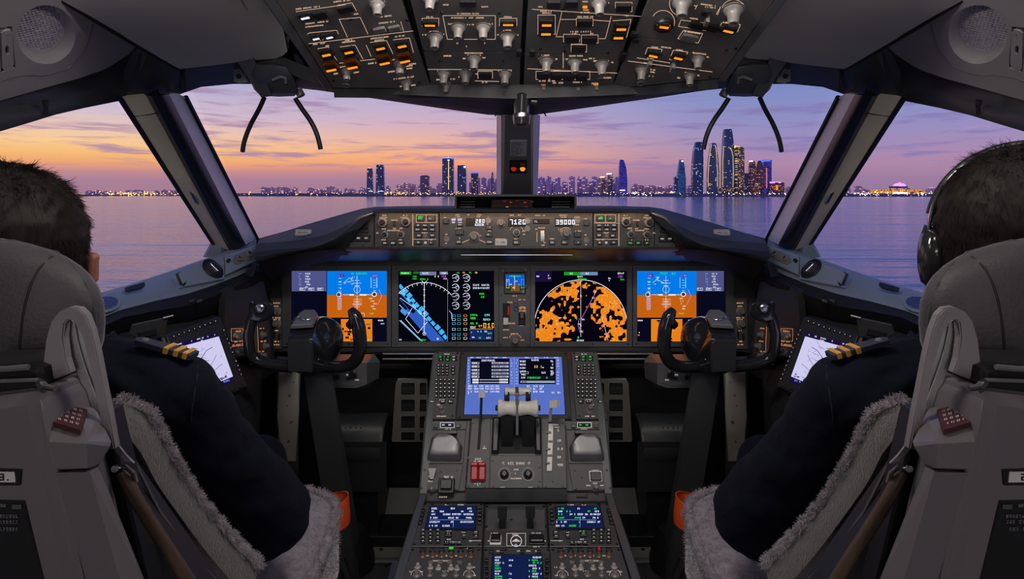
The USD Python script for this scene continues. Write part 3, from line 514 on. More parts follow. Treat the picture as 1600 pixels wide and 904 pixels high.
    lipf = pts([(280, 108, 1.30), (330, 102.5, 1.30), (390, 94.5, 1.30), (438, 91, 1.30), (449, 80, 1.275)])
    r1 = pts([(188, 54, 1.12), (270, 50, 1.14), (360, 46, 1.17), (420, 40, 1.2), (442, 42, 1.22)]); r2 = pts([(95, 0, .959), (190, -4, .98), (290, -6, 1.03), (382, -6, 1.08), (408, -8, 1.12)])
    r3 = np.array([A(-.745, .35, -.50), A(-.68, .35, -.52), A(-.6, .35, -.53), A(-.5, .35, -.54), A(-.46, .35, -.54)])
    q = lambda x: lin(x, 12)
    struct('ceiling', merge(sheet([ext(q(lipf), dz=.045, dy=.02), ext(q(lipf), dz=.008, dy=.003), q(lipf), q(r1), q(r2), q(r3)], .012), tube(PL((374, -3, 1.075), (400, 36, 1.19)), .0012, 6)), M['ceiling'], 50)
    struct('trim', tube(PL((94, -1, .962), (150, 33, 1.05), (215, 72.5, 1.18), (279, 108.5, 1.302)), .004, 8), M['seam'])
both(shell)
struct('floor', cbox(-1.15, 1.15, -1.6, 2.45, -.05, 0, .002), M['carpet'])
struct('wall_back', cbox(-1.15, 1.15, -1.62, -1.58, 0, 1.95), M['ceiling'])
struct('ceiling', cbox(-1.15, 1.15, -1.62, 1.30, CZ + .58, CZ + .62), M['ceiling'])
bw = np.vstack([lin(SILL[3:], 6), lin(BASEW[1:], 8)]); bwr = bw[::-1] * (-1, 1, 1)
BW = np.vstack([bw, bwr[1:]])
struct('wall_front', sheet([ext(BW, dy=.03, dz=-.003), ext(BW * (1, 1, 0), dy=.06)], .02), M['black'])
# ceiling behind the overhead panel and the dark brow between it and the windscreen
wt = np.vstack([lin(WTOP[2:], 9), lin((WTOP[2:] * (-1, 1, 1))[::-1], 9)[1:]])
lip = PL((386, 96, 1.32), (440, 108, 1.30), (480, 126, 1.29), (520, 141, 1.29), (600, 147, 1.285), (700, 151, 1.285), (800, 154, 1.285)); lip = np.vstack([lin(lip, 9), lin((lip * (-1, 1, 1))[::-1], 9)[1:]])
struct('ceiling', merge(sheet([ext(wt, dy=.02, dz=.02), wt, wt * .5 + lip * .5 + (0, 0, -.003), lip, ext(lip, dz=.03)], .01)), M['fairing'], 50)
struct('ceiling', cbox(-.88, .88, .2, 1.62, CZ + .535, CZ + .56), M['black'])
bx = [A(-.87, 1.35, -.32), A(-.87, 1.56, -.27), A(.87, 1.56, -.27), A(.87, 1.35, -.32)]
struct('ceiling', merge(sheet([[A(-.80, 1.40, -.33), A(.80, 1.40, -.33)], [A(-.8, 1.30, -.56), A(.8, 1.30, -.56)]], .02), sheet([ext(wt, dy=.03, dz=.03), np.stack([np.linspace(-.8, .8, len(wt)), np.full(len(wt), 1.40), np.full(len(wt), CZ + .335)], 1)], .02)), M['black'])
# centre post between the windscreens
def cpost():
    a0, b0 = 1.76, 2.34; b = MB()
    t = PL((783, 180, a0 - .05), (833, 180, a0 - .05)); l = PL((783, 326, b0 - .05), (833, 326, b0 - .05)); struct('trim', sheet([[t[0], l[0]], [t[1], l[1]]], .05), M['post'])
    for x0, x1, y0, y1 in ((776, 783, 776, 783), (833, 844, 833, 839)):
        t = PL((x0, 180, a0 + .05), (x1, 180, a0 - .055)) if x0 < 800 else PL((x0, 180, a0 - .055), (x1, 180, a0 + .05)); l = PL((y0, 326, b0 + .05), (y1, 326, b0 - .055)) if x0 < 800 else PL((y0, 326, b0 - .055), (y1, 326, b0 + .05))
        struct('trim', sheet([[t[0], l[0]], [t[1], l[1]]], .03), M['pillar_lit'])  # side strips painted paler than the post to carry window light
    CP = Plane.through(P(783, 326, b0 - .05), P(833, 326, b0 - .05), P(783, 180, a0 - .05))
    t = thing('placard', 'pale printed notice plate high on the centre windscreen post', 'placard', CP.hit(810, 244)); put_box(t, 'plate', CP, 810, 230.5, 26, 25, .0005, .004, M['white'])
    cv = Canvas(CP, .0042)
    for i in range(8): cv.scrib(799, 220 + i * 2.8, rng.uniform(14, 21), 2, (70, 70, 72))
    cv.put(t, 'print', PRINT)
    for x, m, lb in ((802.5, E_['red'], 'red annunciator lamp on the windscreen post, left of a pair'), (816.5, E_['amber'], 'amber annunciator lamp on the windscreen post, right of a pair')):
        t = thing('indicator_lamp', lb, 'lamp', CP.hit(x, 265), 'pair of annunciator lamps'); k = CP.k(x, 258)
        put_box(t, 'housing', CP, x, 258, 13, 17, 0, .012, M['black']); part(t, 'lens', mv(lathe([(k * 4.2, 0), (k * 4.4, .006), (k * 3.2, .011), (0, .0125)], 16), CP.Mp(x, 257, .011)), m, 40); put_box(t, 'button', CP, x, 263.2, 7, 3, .012, .014, M['key'])
        part(t, 'collar', mv(lathe([(k * 5.4, 0), (k * 5.4, .004), (k * 4.4, .004), (k * 4.4, 0)], 16), CP.Mp(x, 257, .011)), M['bronze'])
    o = P(815, 150, 1.30); t = thing('magnetic_compass', 'glass standby compass hanging below the middle of the overhead panel', 'compass', P(815, 197, 1.3)); k = 1.3 / F
    T = np.eye(4); T[:3, 3] = P(815, 197, 1.3); s = k
    part(t, 'bowl', mv(lathe([(0, 0), (8 * s, 0), (12.5 * s, 3 * s), (13.5 * s, 12 * s), (12.5 * s, 19 * s), (0, 19 * s)], 24), T), M['yoke'], 40)
    part(t, 'band', mv(lathe([(13.6 * s, 13 * s), (14 * s, 14 * s), (13.2 * s, 19.5 * s), (12.6 * s, 19.5 * s)], 24), T), M['steel'], 40)
    part(t, 'housing', mv(lathe([(0, 19 * s), (11 * s, 19 * s), (12 * s, 30 * s), (13 * s, 48 * s), (9 * s, 53 * s), (0, 53 * s)], 20), T), M['yoke'], 40)
    for dx in (-9, 8): part(t, 'bracket', tube([P(815 + dx, 150, 1.288), P(815 + dx, 176, 1.288)], .0028, 8), M['chrome'])
    part(t, 'knob', mv(lathe([(0, 0), (6 * s, 0), (6 * s, 9 * s), (0, 9 * s)], 14), Plane(P(830, 159, 1.30), (0, 1, 0), (0, 0, 1)).M()), M['key'])
    for x0, x1 in ((772, 786), (834, 853)): struct('trim', tube(PL((x1 if x0 < 800 else x0, 148, 1.285), (x0 + 2 if x0 < 800 else x1, 181, 1.73)), .002, 6), M['seam'])
cpost()
# ---------------------------------------------------------------- overhead panel
def overhead():
    c20, s20 = math.cos(math.radians(20)), math.sin(math.radians(20)); V = (0, -c20, s20); o = P(800, 138, 1.3)
    OC = Plane(o, (1, 0, 0), V); ra = math.radians(7.4)
    XA, XB = (675 - 800) * 1.3 / F, (956 - 800) * 1.3 / F
    OL = Plane(OC.at(XA, 0), (math.cos(ra), 0, math.sin(ra)), V); OR = Plane(OC.at(XB, 0), (math.cos(ra), 0, -math.sin(ra)), V)
    ov = thing('overhead_panel', 'wide dark overhead panel crowded with grey knobs and amber lit switches', 'control panel', o)
    LEN = .44; g = .0012; XS = (815 - 800) * 1.3 / F; hs = .0045
    def sect(pl, poly): m = mv(prism(Polygon(poly), -.012, 0), pl.M()); return part(ov, 'panel_section', m, M['ohp'], 25)
    uL, vL = OL.uv(521, 137); uR, vR = OR.uv(1122, 122)
    sL = sect(OL, [(uL, vL), (-g, .0), (-g, LEN), (uL, LEN)])
    yb = OC.uv(700, 81)[1]; yc = OC.uv(900, 84)[1]
    c1 = sect(OC, [(XA + g, 0), (XS - hs, -.002), (XS - hs, yb - g), (XA + g, yb - g)]); c2 = sect(OC, [(XA + g, yb + g), (XS - hs, yb + g), (XS - hs + .004, LEN), (XA + g, LEN)])
    c3 = sect(OC, [(XS + hs, -.002), (XB - g, 0), (XB - g, yc - g), (XS + hs, yc - g)]); c4 = sect(OC, [(XS + hs, yc + g), (XB - g, yc + g), (XB - g, LEN), (XS + hs + .004, LEN)])
    yr = OR.uv(1066, 67)[1]
    r1 = sect(OR, [(g, 0), (uR, vR), (uR, yr - g), (g, yr - g)]); r2 = sect(OR, [(g, yr + g), (uR, yr + g), (uR, LEN), (g, LEN)])
    part(ov, 'backing', merge(mv(cbox(XA - .01, XB + .01, -.01, LEN, -.10, -.0125), OC.M()), mv(cbox(uL, .0, max(vL, 0), LEN, -.08, -.0125), OL.M()), mv(cbox(0, uR, max(vR, 0), LEN, -.08, -.0125), OR.M())), M['seam'])
    # lower lip and outer cheeks
    part(ov, 'lip', sheet([[OL.at(uL, vL - .002, .001), OL.at(0, -.003, .001), OC.at(XS, -.005, .001), OR.at(0, -.003, .001), OR.at(uR, vR - .002, .001)], [OL.at(uL, vL - .014, -.012), OL.at(0, -.016, -.012), OC.at(XS, -.018, -.012), OR.at(0, -.016, -.012), OR.at(uR, vR - .014, -.012)]], .02, 20, False), M['fairing'])
    for pl, u, vv, sg in ((OL, uL, vL, -1), (OR, uR, vR, 1)):
        part(ov, 'cheek', sheet([[pl.at(u + sg * .001, vv - .004, .002), pl.at(u + sg * .001, LEN, .002)], [pl.at(u + sg * .016, vv - .004, .004), pl.at(u + sg * .016, LEN, .004)], [pl.at(u + sg * .030, vv - .002, -.02), pl.at(u + sg * .032, LEN, -.02)], [pl.at(u + sg * .034, vv, -.09), pl.at(u + sg * .04, LEN, -.09)]], .006), M['wall'] if 0 else M['col'], 40)
    LB = lambda pl: OL if pl == 'L' else OR if pl == 'R' else OC
    # knobs: (section, plane, column, row, radius in pixels)
    for sec, pl, x, y, r in ((sL, OL, 589, 10, 9.5), (sL, OL, 541.5, 114, 7.6), (sL, OL, 624, 103, 8.6), (sL, OL, 634.5, 132, 7.2), (c2, OC, 672, 1, 9.5), (c2, OC, 716, 47, 9), (c2, OC, 755, 47, 9), (c2, OC, 680, 61, 9.5), (c2, OC, 793, 60, 9.5), (c1, OC, 741, 95, 8.8), (c1, OC, 693.5, 119, 8), (c1, OC, 728, 118, 8), (c1, OC, 789, 119, 8.2), (c1, OC, 697, 136, 6.2),
                             (c4, OC, 936, 9, 9.5), (c3, OC, 853.5, 99, 9), (c3, OC, 898, 100, 9), (c3, OC, 940, 104, 8.8), (r2, OR, 1066, 7, 12), (r2, OR, 1146, 19, 12), (r1, OR, 1003, 113, 8.2), (r1, OR, 1091, 95, 8.2), (r1, OR, 1078, 122, 7.6)):
        put_knob(sec, pl, x, y - 4, r, 2.3, rot=rng.uniform(-.6, .6))
        k = pl.k(x, y - 4); part(sec, 'knob_base', mv(lathe([(r * 1.5 * k, 0), (r * 1.5 * k, .0012), (r * 1.2 * k, .0016), (r * 1.2 * k, 0)], 20), pl.Mp(x, y - 4)), E_['warm'] if rng.random() < .0 else M['knob_cap'], 30)
    # switches: (section, plane, column, row, width, height, lit)
    def cell(sec, pl, x, y, w, h, lit=None, m='key', frame=True, rot=0.0):
        p = put_box(sec, 'switch', pl, x, y, w, h, 0, .006, M[m], rot=rot)
        if lit: put_box(sec, 'switch_lamp', pl, x, y + h * .18 - 1.0, w * .62, max(1.9, h * .24), .0055, .0074, E_[lit], rot=rot)
        return p
    tl = .13
    for x, y in ((477, 23), (501, 21)): cell(sL, OL, x, y, 22, 11, 'white' if x < 480 else None, rot=tl)
    cell(sL, OL, 540, 12, 26, 10, rot=tl)
    for x, y in ((494, 56), (515, 54)): cell(sL, OL, x, y, 17, 9, 'white', rot=tl)
    for x, y in ((593.5, 45), (616.5, 42.5)): cell(sL, OL, x, y, 19, 8, m='knob_cap', rot=tl)
    for x, y, gx, gy in ((510, 81, 517, 95), (545, 77, 550, 91), (594.5, 71, 600, 84.5), (628, 67.5, 631.5, 81.5)):
        cell(sL, OL, x, y, 22, 12, 'amber', rot=tl); q = cell(sL, OL, gx, gy, 20, 12, None, rot=tl)
        put_box(sec := sL, 'guard', OL, gx, gy + 1, 21, 13, .006, .016, M['amber_guard'], rot=tl); put_box(sL, 'switch_lamp', OL, gx + .5, gy + 4, 16, 2.6, .0155, .0175, E_['amber'], rot=tl)
    for x, y, w, h, lit in ((672, 35, 26, 9, 'amber'), (794, 34, 26, 9, 'amber'), (758, 116, 21, 9, None), (731, 3, 26, 9, None)): cell(c2 if y < 80 else c1, OC, x, y, w, h, lit)
    for x, y in ((727.5, 140), (757.5, 140), (787, 137.5)): put_box(c1, 'toggle', OC, x, y, 6, 8, 0, .012, M['knob_cap']); put_box(c1, 'switch_lamp', OC, x, y + .5, 13, 1.8, .0002, .0012, E_['amber'])
    for x, y in ((854, 34), (853, 48), (970.5, 40.5), (966, 54)): cell(c4, OC, x, y, 24, 12.5, 'amber')
    for x, y, w, h in ((913.5, 34, 24, 11), (894, 59, 23, 11), (921, 60.5, 23, 11), (904, 74.5, 22, 11), (974, 10, 25, 11), (865, 5, 22, 11), (893, 4, 22, 11)): cell(c4, OC, x, y, w, h)
    put_box(c4, 'switch_lamp', OC, 914, 10, 7, 2.6, 0, .003, E_['amber'])
    for i in range(4): cell(c3, OC, 849 + i * 20, 117 + i * .9, 18, 9)
    for x, y in ((849, 137), (873, 139), (902.5, 137.5), (931, 136.5)): put_box(c3, 'toggle', OC, x, y, 5.5, 9, 0, .013, M['knob_cap']); put_box(c3, 'switch_lamp', OC, x, y - 4, 8, 2, .0002, .0012, E_['amber'])
    for x, y, w, h in ((1089, 38, 25, 10), (1111, 41, 25, 10), (1077, 57.5, 26, 11)): cell(r2, OR, x, y, w, h, m='knob_cap' if y > 50 else 'key', rot=-tl)
    for x, y, w, h in ((1138, 44, 26, 11),): cell(r2, OR, x, y, w, h, 'amber', rot=-tl)
    for x, y in ((1021, 83), (1060, 86.5)): cell(r1, OR, x, y, 22, 11, 'amber', rot=-tl)
    for x, y in ((1103, 18),): cell(r2, OR, x, y, 12, 8)
    for x, y in ((1104, 28), (1051, 101), (1015, 96)): put_box(r2 if y < 60 else r1, 'toggle', OR, x, y, 6, 9, 0, .014, M['knob_cap'])
    # fire handle with its ring of light
    k = OR.k(1037, 35); T = OR.Mp(1037, 36)
    part(r2, 'fire_handle', mv(lathe([(15 * k, 0), (16 * k, .004), (14.5 * k, .009), (12 * k, .009), (11 * k, .002), (0, .002)], 30), T), M['key'], 40); part(r2, 'ring_lamp', mv(lathe([(9 * k, .002), (10.5 * k, .004), (9 * k, .006), (8.2 * k, .004), (9 * k, .002)], 28), T), E_['warm'])
    put_box(r2, 'switch', OR, 1037, 34, 17, 12, .002, .012, M['key']); put_box(r2, 'switch_lamp', OR, 1038, 34, 14, 3.2, .012, .0135, E_['amber'])
    # stowed glass guards, latches and fasteners
    for sec, pl, x, y in ((sL, OL, 540, 133), (r1, OR, 1001, 130), (c3, OC, 938, 124)): k = pl.k(x, y); part(sec, 'ring', mv(lathe([(6 * k, 0), (6 * k, .003), (4.6 * k, .003), (4.6 * k, 0)], 18), pl.Mp(x, y)), M['knob_cap'])
    for pts, pl in ((((470, 68), (484, 71), (503, 117), (521, 126), (655, 128), (662, 78), (636, 31), (548, 30)), OL), (((668, 138), (675, 137), (800, 138), (688, 95), (786, 95), (812, 78), (690, 20), (780, 20)), OC), (((835, 81), (960, 140), (945, 138), (882, 80), (880, 14), (845, 76), (950, 82)), OC), (((990, 52), (994, 58), (1135, 78), (1110, 120), (1096, 131), (1150, 75), (976, 138), (1020, 103)), OR)): screws(ov, pl, pts, 2.6)
    for x, y in ((832, 80), (811, 80)): put_box(ov, 'latch', OC, x, y, 9, 9, 0, .008, M['black'])
    for x, y in ((991, 51), (972, 88), (975, 83), (994, 60)): put_box(ov, 'latch', OR if x > 985 else OC, x, y, 11, 7, 0, .007, M['black'])
    # engraved lines and back-lit legends
    col = (226, 188, 158); dim = (150, 122, 100)
    for sec, pl in ((sL, OL), (c1, OC), (c2, OC), (c3, OC), (c4, OC), (r1, OR), (r2, OR)):
        cv = Canvas(pl, .0005); ln = lambda *p: cv.line(list(p), .7, col); lg = lambda x, y, w, h=2.2, ro=0.0, c_=col: cv.scrib(x - w / 2, y - h / 2, w, h, c_, ro)
        if sec is sL:
            ln((482, 68), (646, 48)); ln((530, 30), (543, 58)); ln((563, 27), (575, 53)); ln((529, 30), (563, 27)); ln((508, 101), (586, 92)); ln((462, 18), (540, 7)); ln((527, 8), (550, 4), (557, 17)); ln((496, 76), (513, 73), (528, 97)); ln((531, 73), (555, 70), (567, 92)); ln((578, 66), (604, 63), (614, 84)); ln((614, 62), (640, 59), (646, 82)); ln((572, 70), (580, 88)); ln((480, 53), (484, 51), (526, 47), (529, 53)); ln((626, 33), (631, 50))
            for x, y, w in ((482, 14, 40), (496, 37, 38), (492, 42, 30), (534, 3, 30), (556, 22, 10), (500, 69, 22), (510, 72, 10), (545, 66, 22), (545, 63, 12), (594, 60, 30), (594, 63, 18), (625, 57, 16), (540, 105, 22), (540, 109, 18), (525, 115, 8), (557, 113, 10), (618, 94, 24), (640, 103, 12), (640, 107, 10), (645, 100, 12), (612, 112, 12), (632, 123, 34), (625, 135, 8), (646, 133, 8), (582, 99, 14), (603, 26, 20), (605, 36, 26), (502, 62, 8), (514, 60, 8)): lg(x, y, w, 2.3, -.12)
        if sec is c2:
            cv.box(659, 28, 686, 41, col, .7); ln((692, 24), (774, 24), (774, 61), (760, 61)); ln((692, 24), (699, 61), (708, 61)); ln((725, 61), (746, 61)); cv.box(780, 28, 808, 40, col, .7)
            for x, y, w in ((732, 21, 36), (732, 27.5, 54), (672, 26, 12), (794, 26, 14), (704, 37, 8), (735, 38, 14), (767, 37, 8), (716, 37, 10), (755, 37, 10), (680, 49, 18), (664, 54, 8), (694, 53, 6), (793, 47, 14), (779, 54, 8), (808, 54, 6), (715, 67, 4), (757, 67, 4), (730, 72, 4), (697, 7, 10), (758, 10, 12)): lg(x, y, w)
        if sec is c1:
            ln((668, 108), (800, 109)); ln((742, 126), (780, 127)); cv.box(746.5, 110.5, 770, 122, col, .7)
            for x, y, w in ((700, 87, 14), (740, 82.5, 32), (741, 86, 22), (728, 91, 10), (755, 90, 10), (692, 111, 18), (684, 124, 8), (708, 123, 8), (728, 111, 16), (719, 120, 5), (789, 111, 22), (757, 128, 12), (700, 129, 8), (745, 115, 4)): lg(x, y, w)
        if sec is c4:
            cv.box(840, 23, 868, 53.5, col, .7); ln((878, 18), (869, 57), (880, 57)); ln((955, 25), (946, 60), (936, 60)); ln((876, 30), (900, 30)); ln((927, 31), (954, 33)); cv.box(900, 28, 927, 40, col, .6); cv.box(880, 53, 906, 65, col, .6); cv.box(908, 54, 935, 67, col, .6); cv.box(892, 68.5, 917, 81, col, .6); cv.box(957, 30, 985, 56, col, .6) if 0 else ln((957, 32), (986, 30), (979, 58)); cv.box(961, 3, 988, 18, col, .6); ln((831, 14), (1001, 25))
            for x, y, w in ((854, 17, 20), (855, 20, 16), (915, 19, 16), (915, 25.5, 26), (908, 49, 34), (903, 69, 22), (898, 52, 8), (926, 52, 8), (845, 10, 8), (915, 2, 10), (949, 4, 8), (980, 24, 6), (916, 15, 10)): lg(x, y, w)
        if sec is c3:
            ln((824, 107), (965, 114)); cv.box(837, 111, 922, 124, col, .6); ln((880, 82), (880, 106))
            for x, y, w in ((853, 86, 14), (853, 89, 10), (840, 92, 8), (868, 92, 8), (900, 87, 22), (885, 92, 10), (914, 93, 10), (925, 91, 10), (940, 95, 24), (930, 95, 6), (958, 97, 6), (855, 126, 26), (872, 129, 20), (860, 136, 8), (903, 128, 16), (930, 130, 12), (950, 121, 14), (870, 110, 14)): lg(x, y, w)
        if sec is r2:
            cv.arc(1036, 34, 18, -150, 20, .8, col); ln((1064, 31), (1113, 37)); ln((1064, 31), (1060, 41), (1108, 48), (1114, 38)); ln((1068, 47), (1098, 52), (1091, 67), (1059, 60), (1068, 47)); ln((1122, 46), (1128, 35), (1157, 38), (1152, 50)); cv.arc(1146, 18, 19, 200, 330, .7, col); cv.arc(1066, 5, 20, 90, 200, .7, col); ln((1119, 22), (1126, 10), (1121, 23)); ln((1090, 7), (1086, 14))
            for x, y, w in ((1108, 6, 26), (1110, 10, 20), (1155, 4, 18), (1155, 8, 14), (1082, 49, 26), (1085, 28, 14), (1134, 34, 8), (1085, 8, 8)): lg(x, y, w, 2.2, .13)
        if sec is r1:
            ln((981, 95), (1113, 112)); ln((995, 90), (1047, 98)); cv.line([(1008, 84), (1012, 74), (1035, 77), (1030, 88), (1008, 84)], .7, col); cv.line([(1048, 88), (1052, 78), (1075, 81), (1069, 92), (1048, 88)], .7, col)
            for x, y, w in ((1024, 73, 12), (1042, 73, 18), (1062, 77, 14), (1093, 82, 22), (1096, 86, 24), (1017, 90, 12), (1019, 103, 8), (1020, 108, 10), (1020, 112, 8), (1018, 118, 8), (996, 110, 8), (1062, 121, 8), (1080, 113, 20), (1090, 117, 8), (1052, 92, 12), (1010, 98, 8)): lg(x, y, w, 2.2, .13)
        cv.put(sec, 'legends')
M['amber_guard'] = usdkit.material(stage, '/World/Looks/amber_guard', {"p": ("principled_bsdf", {"base_color": (.16, .05, .012), "roughness": .15, "transmission_weight": .75, "ior": 1.3})}, [], surface="p.BSDF")
overhead()

def hud(s):
    who = 'bareheaded pilot' if s < 0 else 'pilot with the headset'
    t = thing('head_up_display_mount', 'dark stowed display mount with two curved arms hanging before the ' + who, 'display mount', P(425, 120, 1.32))
    hs = [P(378, 96, 1.36), P(447, 94, 1.36), P(470, 138, 1.40), P(467, 151, 1.40), P(402, 153, 1.40), P(388, 128, 1.39), P(395, 97, 1.27), P(448, 96, 1.27), P(466, 138, 1.31), P(464, 149, 1.31), P(405, 151, 1.31), P(396, 130, 1.30)]
    part(t, 'housing', refine(hull(hs), 1, 1), M['beam'], 30); part(t, 'sloped_bracket', hull([P(368, 92, 1.30), P(396, 90, 1.29), P(426, 150, 1.30), P(408, 152, 1.305), P(372, 92, 1.34), P(396, 92, 1.34), P(424, 150, 1.36), P(408, 152, 1.36)]), M['beam'], 25)
    part(t, 'bracket', merge(hull([P(365, 108, 1.395), P(372, 103, 1.395), P(388, 128, 1.395), P(374, 131, 1.395), P(365, 127, 1.395), P(368, 108, 1.40), P(388, 128, 1.41), P(365, 127, 1.41)])), M['alu']); part(t, 'bolt', mv(lathe([(.006, 0), (.005, .005), (0, .005)], 12), Plane(P(373, 119, 1.392), (1, 0, 0), (0, 0, 1)).M()), M['screw'])
    part(t, 'upper_shell', sheet([PL((382, 70, 1.26), (400, 30, 1.2), (412, 0, 1.15)), PL((406, 100, 1.32), (425, 60, 1.28), (434, -4, 1.2)), PL((452, 122, 1.35), (466, 100, 1.34), (470, 70, 1.33))], .008, 10), M['black'])
    part(t, 'side_cover', refine(hull(PL((440, 50, 1.30), (452, 66, 1.33), (492, 124, 1.36), (478, 124, 1.34), (448, 70, 1.34), (462, 122, 1.38), (490, 126, 1.40))), 1, 2), M['beam'], 40)
    part(t, 'roller', tube(PL((466, 141, 1.34), (471, 150, 1.34)), .009, 14), M['yoke_grey']); part(t, 'handle', tube(PL((426, 125, 1.288), (438, 120, 1.285), (446, 122, 1.288), (447, 130, 1.295)), .0035, 8), M['yoke_grey'])
    part(t, 'arm', tube(spline(PL((413, 152, 1.36), (404, 172, 1.37), (394, 190, 1.38), (386, 208, 1.385), (381, 224, 1.39), (379, 237, 1.395)), 14), .0052, 10), M['black'])
    part(t, 'arm', tube(spline(PL((461, 153, 1.36), (472, 170, 1.37), (484, 187, 1.38), (493, 204, 1.385), (498, 219, 1.39), (501, 233, 1.395)), 14), .0055, 10), M['black'])
both(hud)
# ---------------------------------------------------------------- glareshield
def glare():
    gs = thing('glareshield', 'long black padded hood spanning the whole windscreen base', 'glareshield', P(800, 330, 1.75))
    def sym(a): a = np.asarray(a); return np.vstack([a, (a * (-1, 1, 1))[::-1][1:] if abs(a[-1][0]) < 1e-6 else (a * (-1, 1, 1))[::-1]])
    far = np.vstack([lin(PL((405, 374, 2.24), (475, 351.5, 2.24), (562, 326.5, 2.22), (585, 323, 2.2)), 9), lin(PL((640, 321.5, 2.26), (800, 321, 2.28)), 6)])
    near = np.vstack([lin(PL((402, 380, 1.78), (440, 378, 1.72), (480, 373, 1.69), (520, 364, 1.69), (548, 347, 1.70), (566, 334, 1.705), (588, 326.5, 1.705)), 9), lin(PL((640, 325.5, 1.70), (800, 325.5, 1.70)), 6)])
    fold = np.vstack([lin(PL((398, 394, 1.72), (440, 389, 1.68), (490, 386, 1.655), (528, 374, 1.66), (545, 356, 1.675), (566, 338, 1.68), (588, 331, 1.682)), 9), lin(PL((640, 330, 1.68), (800, 330, 1.68)), 6)])
    part(gs, 'top_pad', sheet([sym(far), sym(far * .35 + near * .65 + (0, 0, .0)), sym(near), sym(fold)], .002), M['hood_top'], 45)
    # rolled edge that sweeps down round both pilots' panels
    roll0 = np.vstack([fold[:9]]); lo = lin(PL((404, 412, 1.66), (438, 402, 1.65), (490, 392, 1.645), (525, 389, 1.66), (536, 388.5, 1.67), (540, 387, 1.68), (542, 384, 1.685)), 9); back = lin(PL((424, 440, 1.86), (452, 424, 1.86), (490, 412, 1.87), (525, 406, 1.87), (545, 404, 1.88), (565, 404, 1.88), (590, 404, 1.88)), 9)
    for sg in (-1, 1):
        q = (1, 1, 1) if sg < 0 else (-1, 1, 1); mid = roll0 * .5 + lo * .5 + (0, -.018, .004)
        part(gs, 'rolled_edge', sheet([roll0 * q, mid * q, lo * q, back * q], .006), M['soft'], 50)
        top = [f * .5 + n * .5 for f, n in ((far[1], near[1]),)][0]
    part(gs, 'underside', sheet([PL((538, 388.5, 1.69), (800, 388.5, 1.69), (1062, 388.5, 1.69)), PL((538, 391, 1.70), (800, 391, 1.70), (1062, 391, 1.70)), PL((520, 408, 1.90), (800, 408, 1.90), (1080, 408, 1.90))], .006, 14, False), M['black'])
    for x0, x1, y0 in ((720, 895, 397),): part(gs, 'slide_rail', cbox(*P(x0, y0, 1.77)[:1], *P(x1, y0, 1.77)[:1], 1.765, 1.775, P(0, y0 + 2, 1.77)[2], P(0, y0 - .5, 1.77)[2], .001), M['steel'])
    for x in (474, 1128):
        BG = Plane(P(x, 363, 1.82), (1, 0, 0), (0, .30, .95)); T = BG.M()
        part(gs, 'badge', mv(bprism(Polygon([(-.023, -.0095), (.023, -.0095), (.025, -.007), (.025, .007), (.023, .0095), (-.023, .0095), (-.025, .007), (-.025, -.007)]), 0, .004, .0015), T), M['placard'])
        cv = Canvas(BG, .0045); cv.box(x - 12, 360, x + 12, 366, (60, 60, 66), .6); cv.scrib(x - 9, 362, 18, 2.4, (50, 50, 55)); cv.put(gs, 'badge_print', PRINT)
    # shallow tray in the middle, with its red dimmed instrument
    TX = 805.5; tr_ = thing('annunciator_tray', 'low black open box on top of the hood before the centre post', 'instrument box', P(TX, 327, 1.85))
    d0, d1 = 1.74, 1.98; a, b = P(710, 328, d0), P(901, 303.5, d0)
    ro = Polygon([(a[0], a[2]), (b[0], a[2]), (b[0], b[2] - .006), (b[0] - .006, b[2]), (a[0] + .006, b[2]), (a[0], b[2] - .006)]); w = .006
    ri = sbox(a[0] + w, a[2] + .002, b[0] - w, b[2] - w); T = np.array([[1, 0, 0, 0], [0, 0, -1, d1], [0, 1, 0, 0], [0, 0, 0, 1.]])
    part(tr_, 'case', mv(prism(ro.difference(ri), 0, d1 - d0), T), M['black']); part(tr_, 'back_plate', cbox(a[0] + w, b[0] - w, d1 - .01, d1, a[2], b[2] - w), M['seam'])
    part(tr_, 'floor_ridge', cbox(a[0] + w, b[0] - w, d0 + .02, d1 - .02, a[2] + .0005, a[2] + .004), M['soft'])
    TP = Plane(P(740, 327, 1.86), (1, 0, 0), (0, 0, 1)); put_box(tr_, 'display_block', TP, 800, 318, 66, 15, -.02, 0, M['maroon'])
    for x0, x1 in ((718, 742), (862, 890)):
        for y in (313, 317, 321): put_box(tr_, 'vent_fin', TP, (x0 + x1) / 2, y + 2, x1 - x0, 2, -.02, .004, M['alu'] if y == 321 else M['black'])
    cv = Canvas(TP, .0006)
    for x, y, c_ in ((786, 313, (150, 34, 20)), (795, 315, (190, 60, 30)), (806, 312, (120, 30, 20)), (818, 315, (200, 60, 30)), (829, 314, (150, 40, 24)), (790, 322, (230, 120, 60)), (803, 321, (120, 28, 20)), (820, 322, (120, 30, 24))): cv.scrib(x, y, 6, 2, c_)
    cv.put(tr_)
glare()

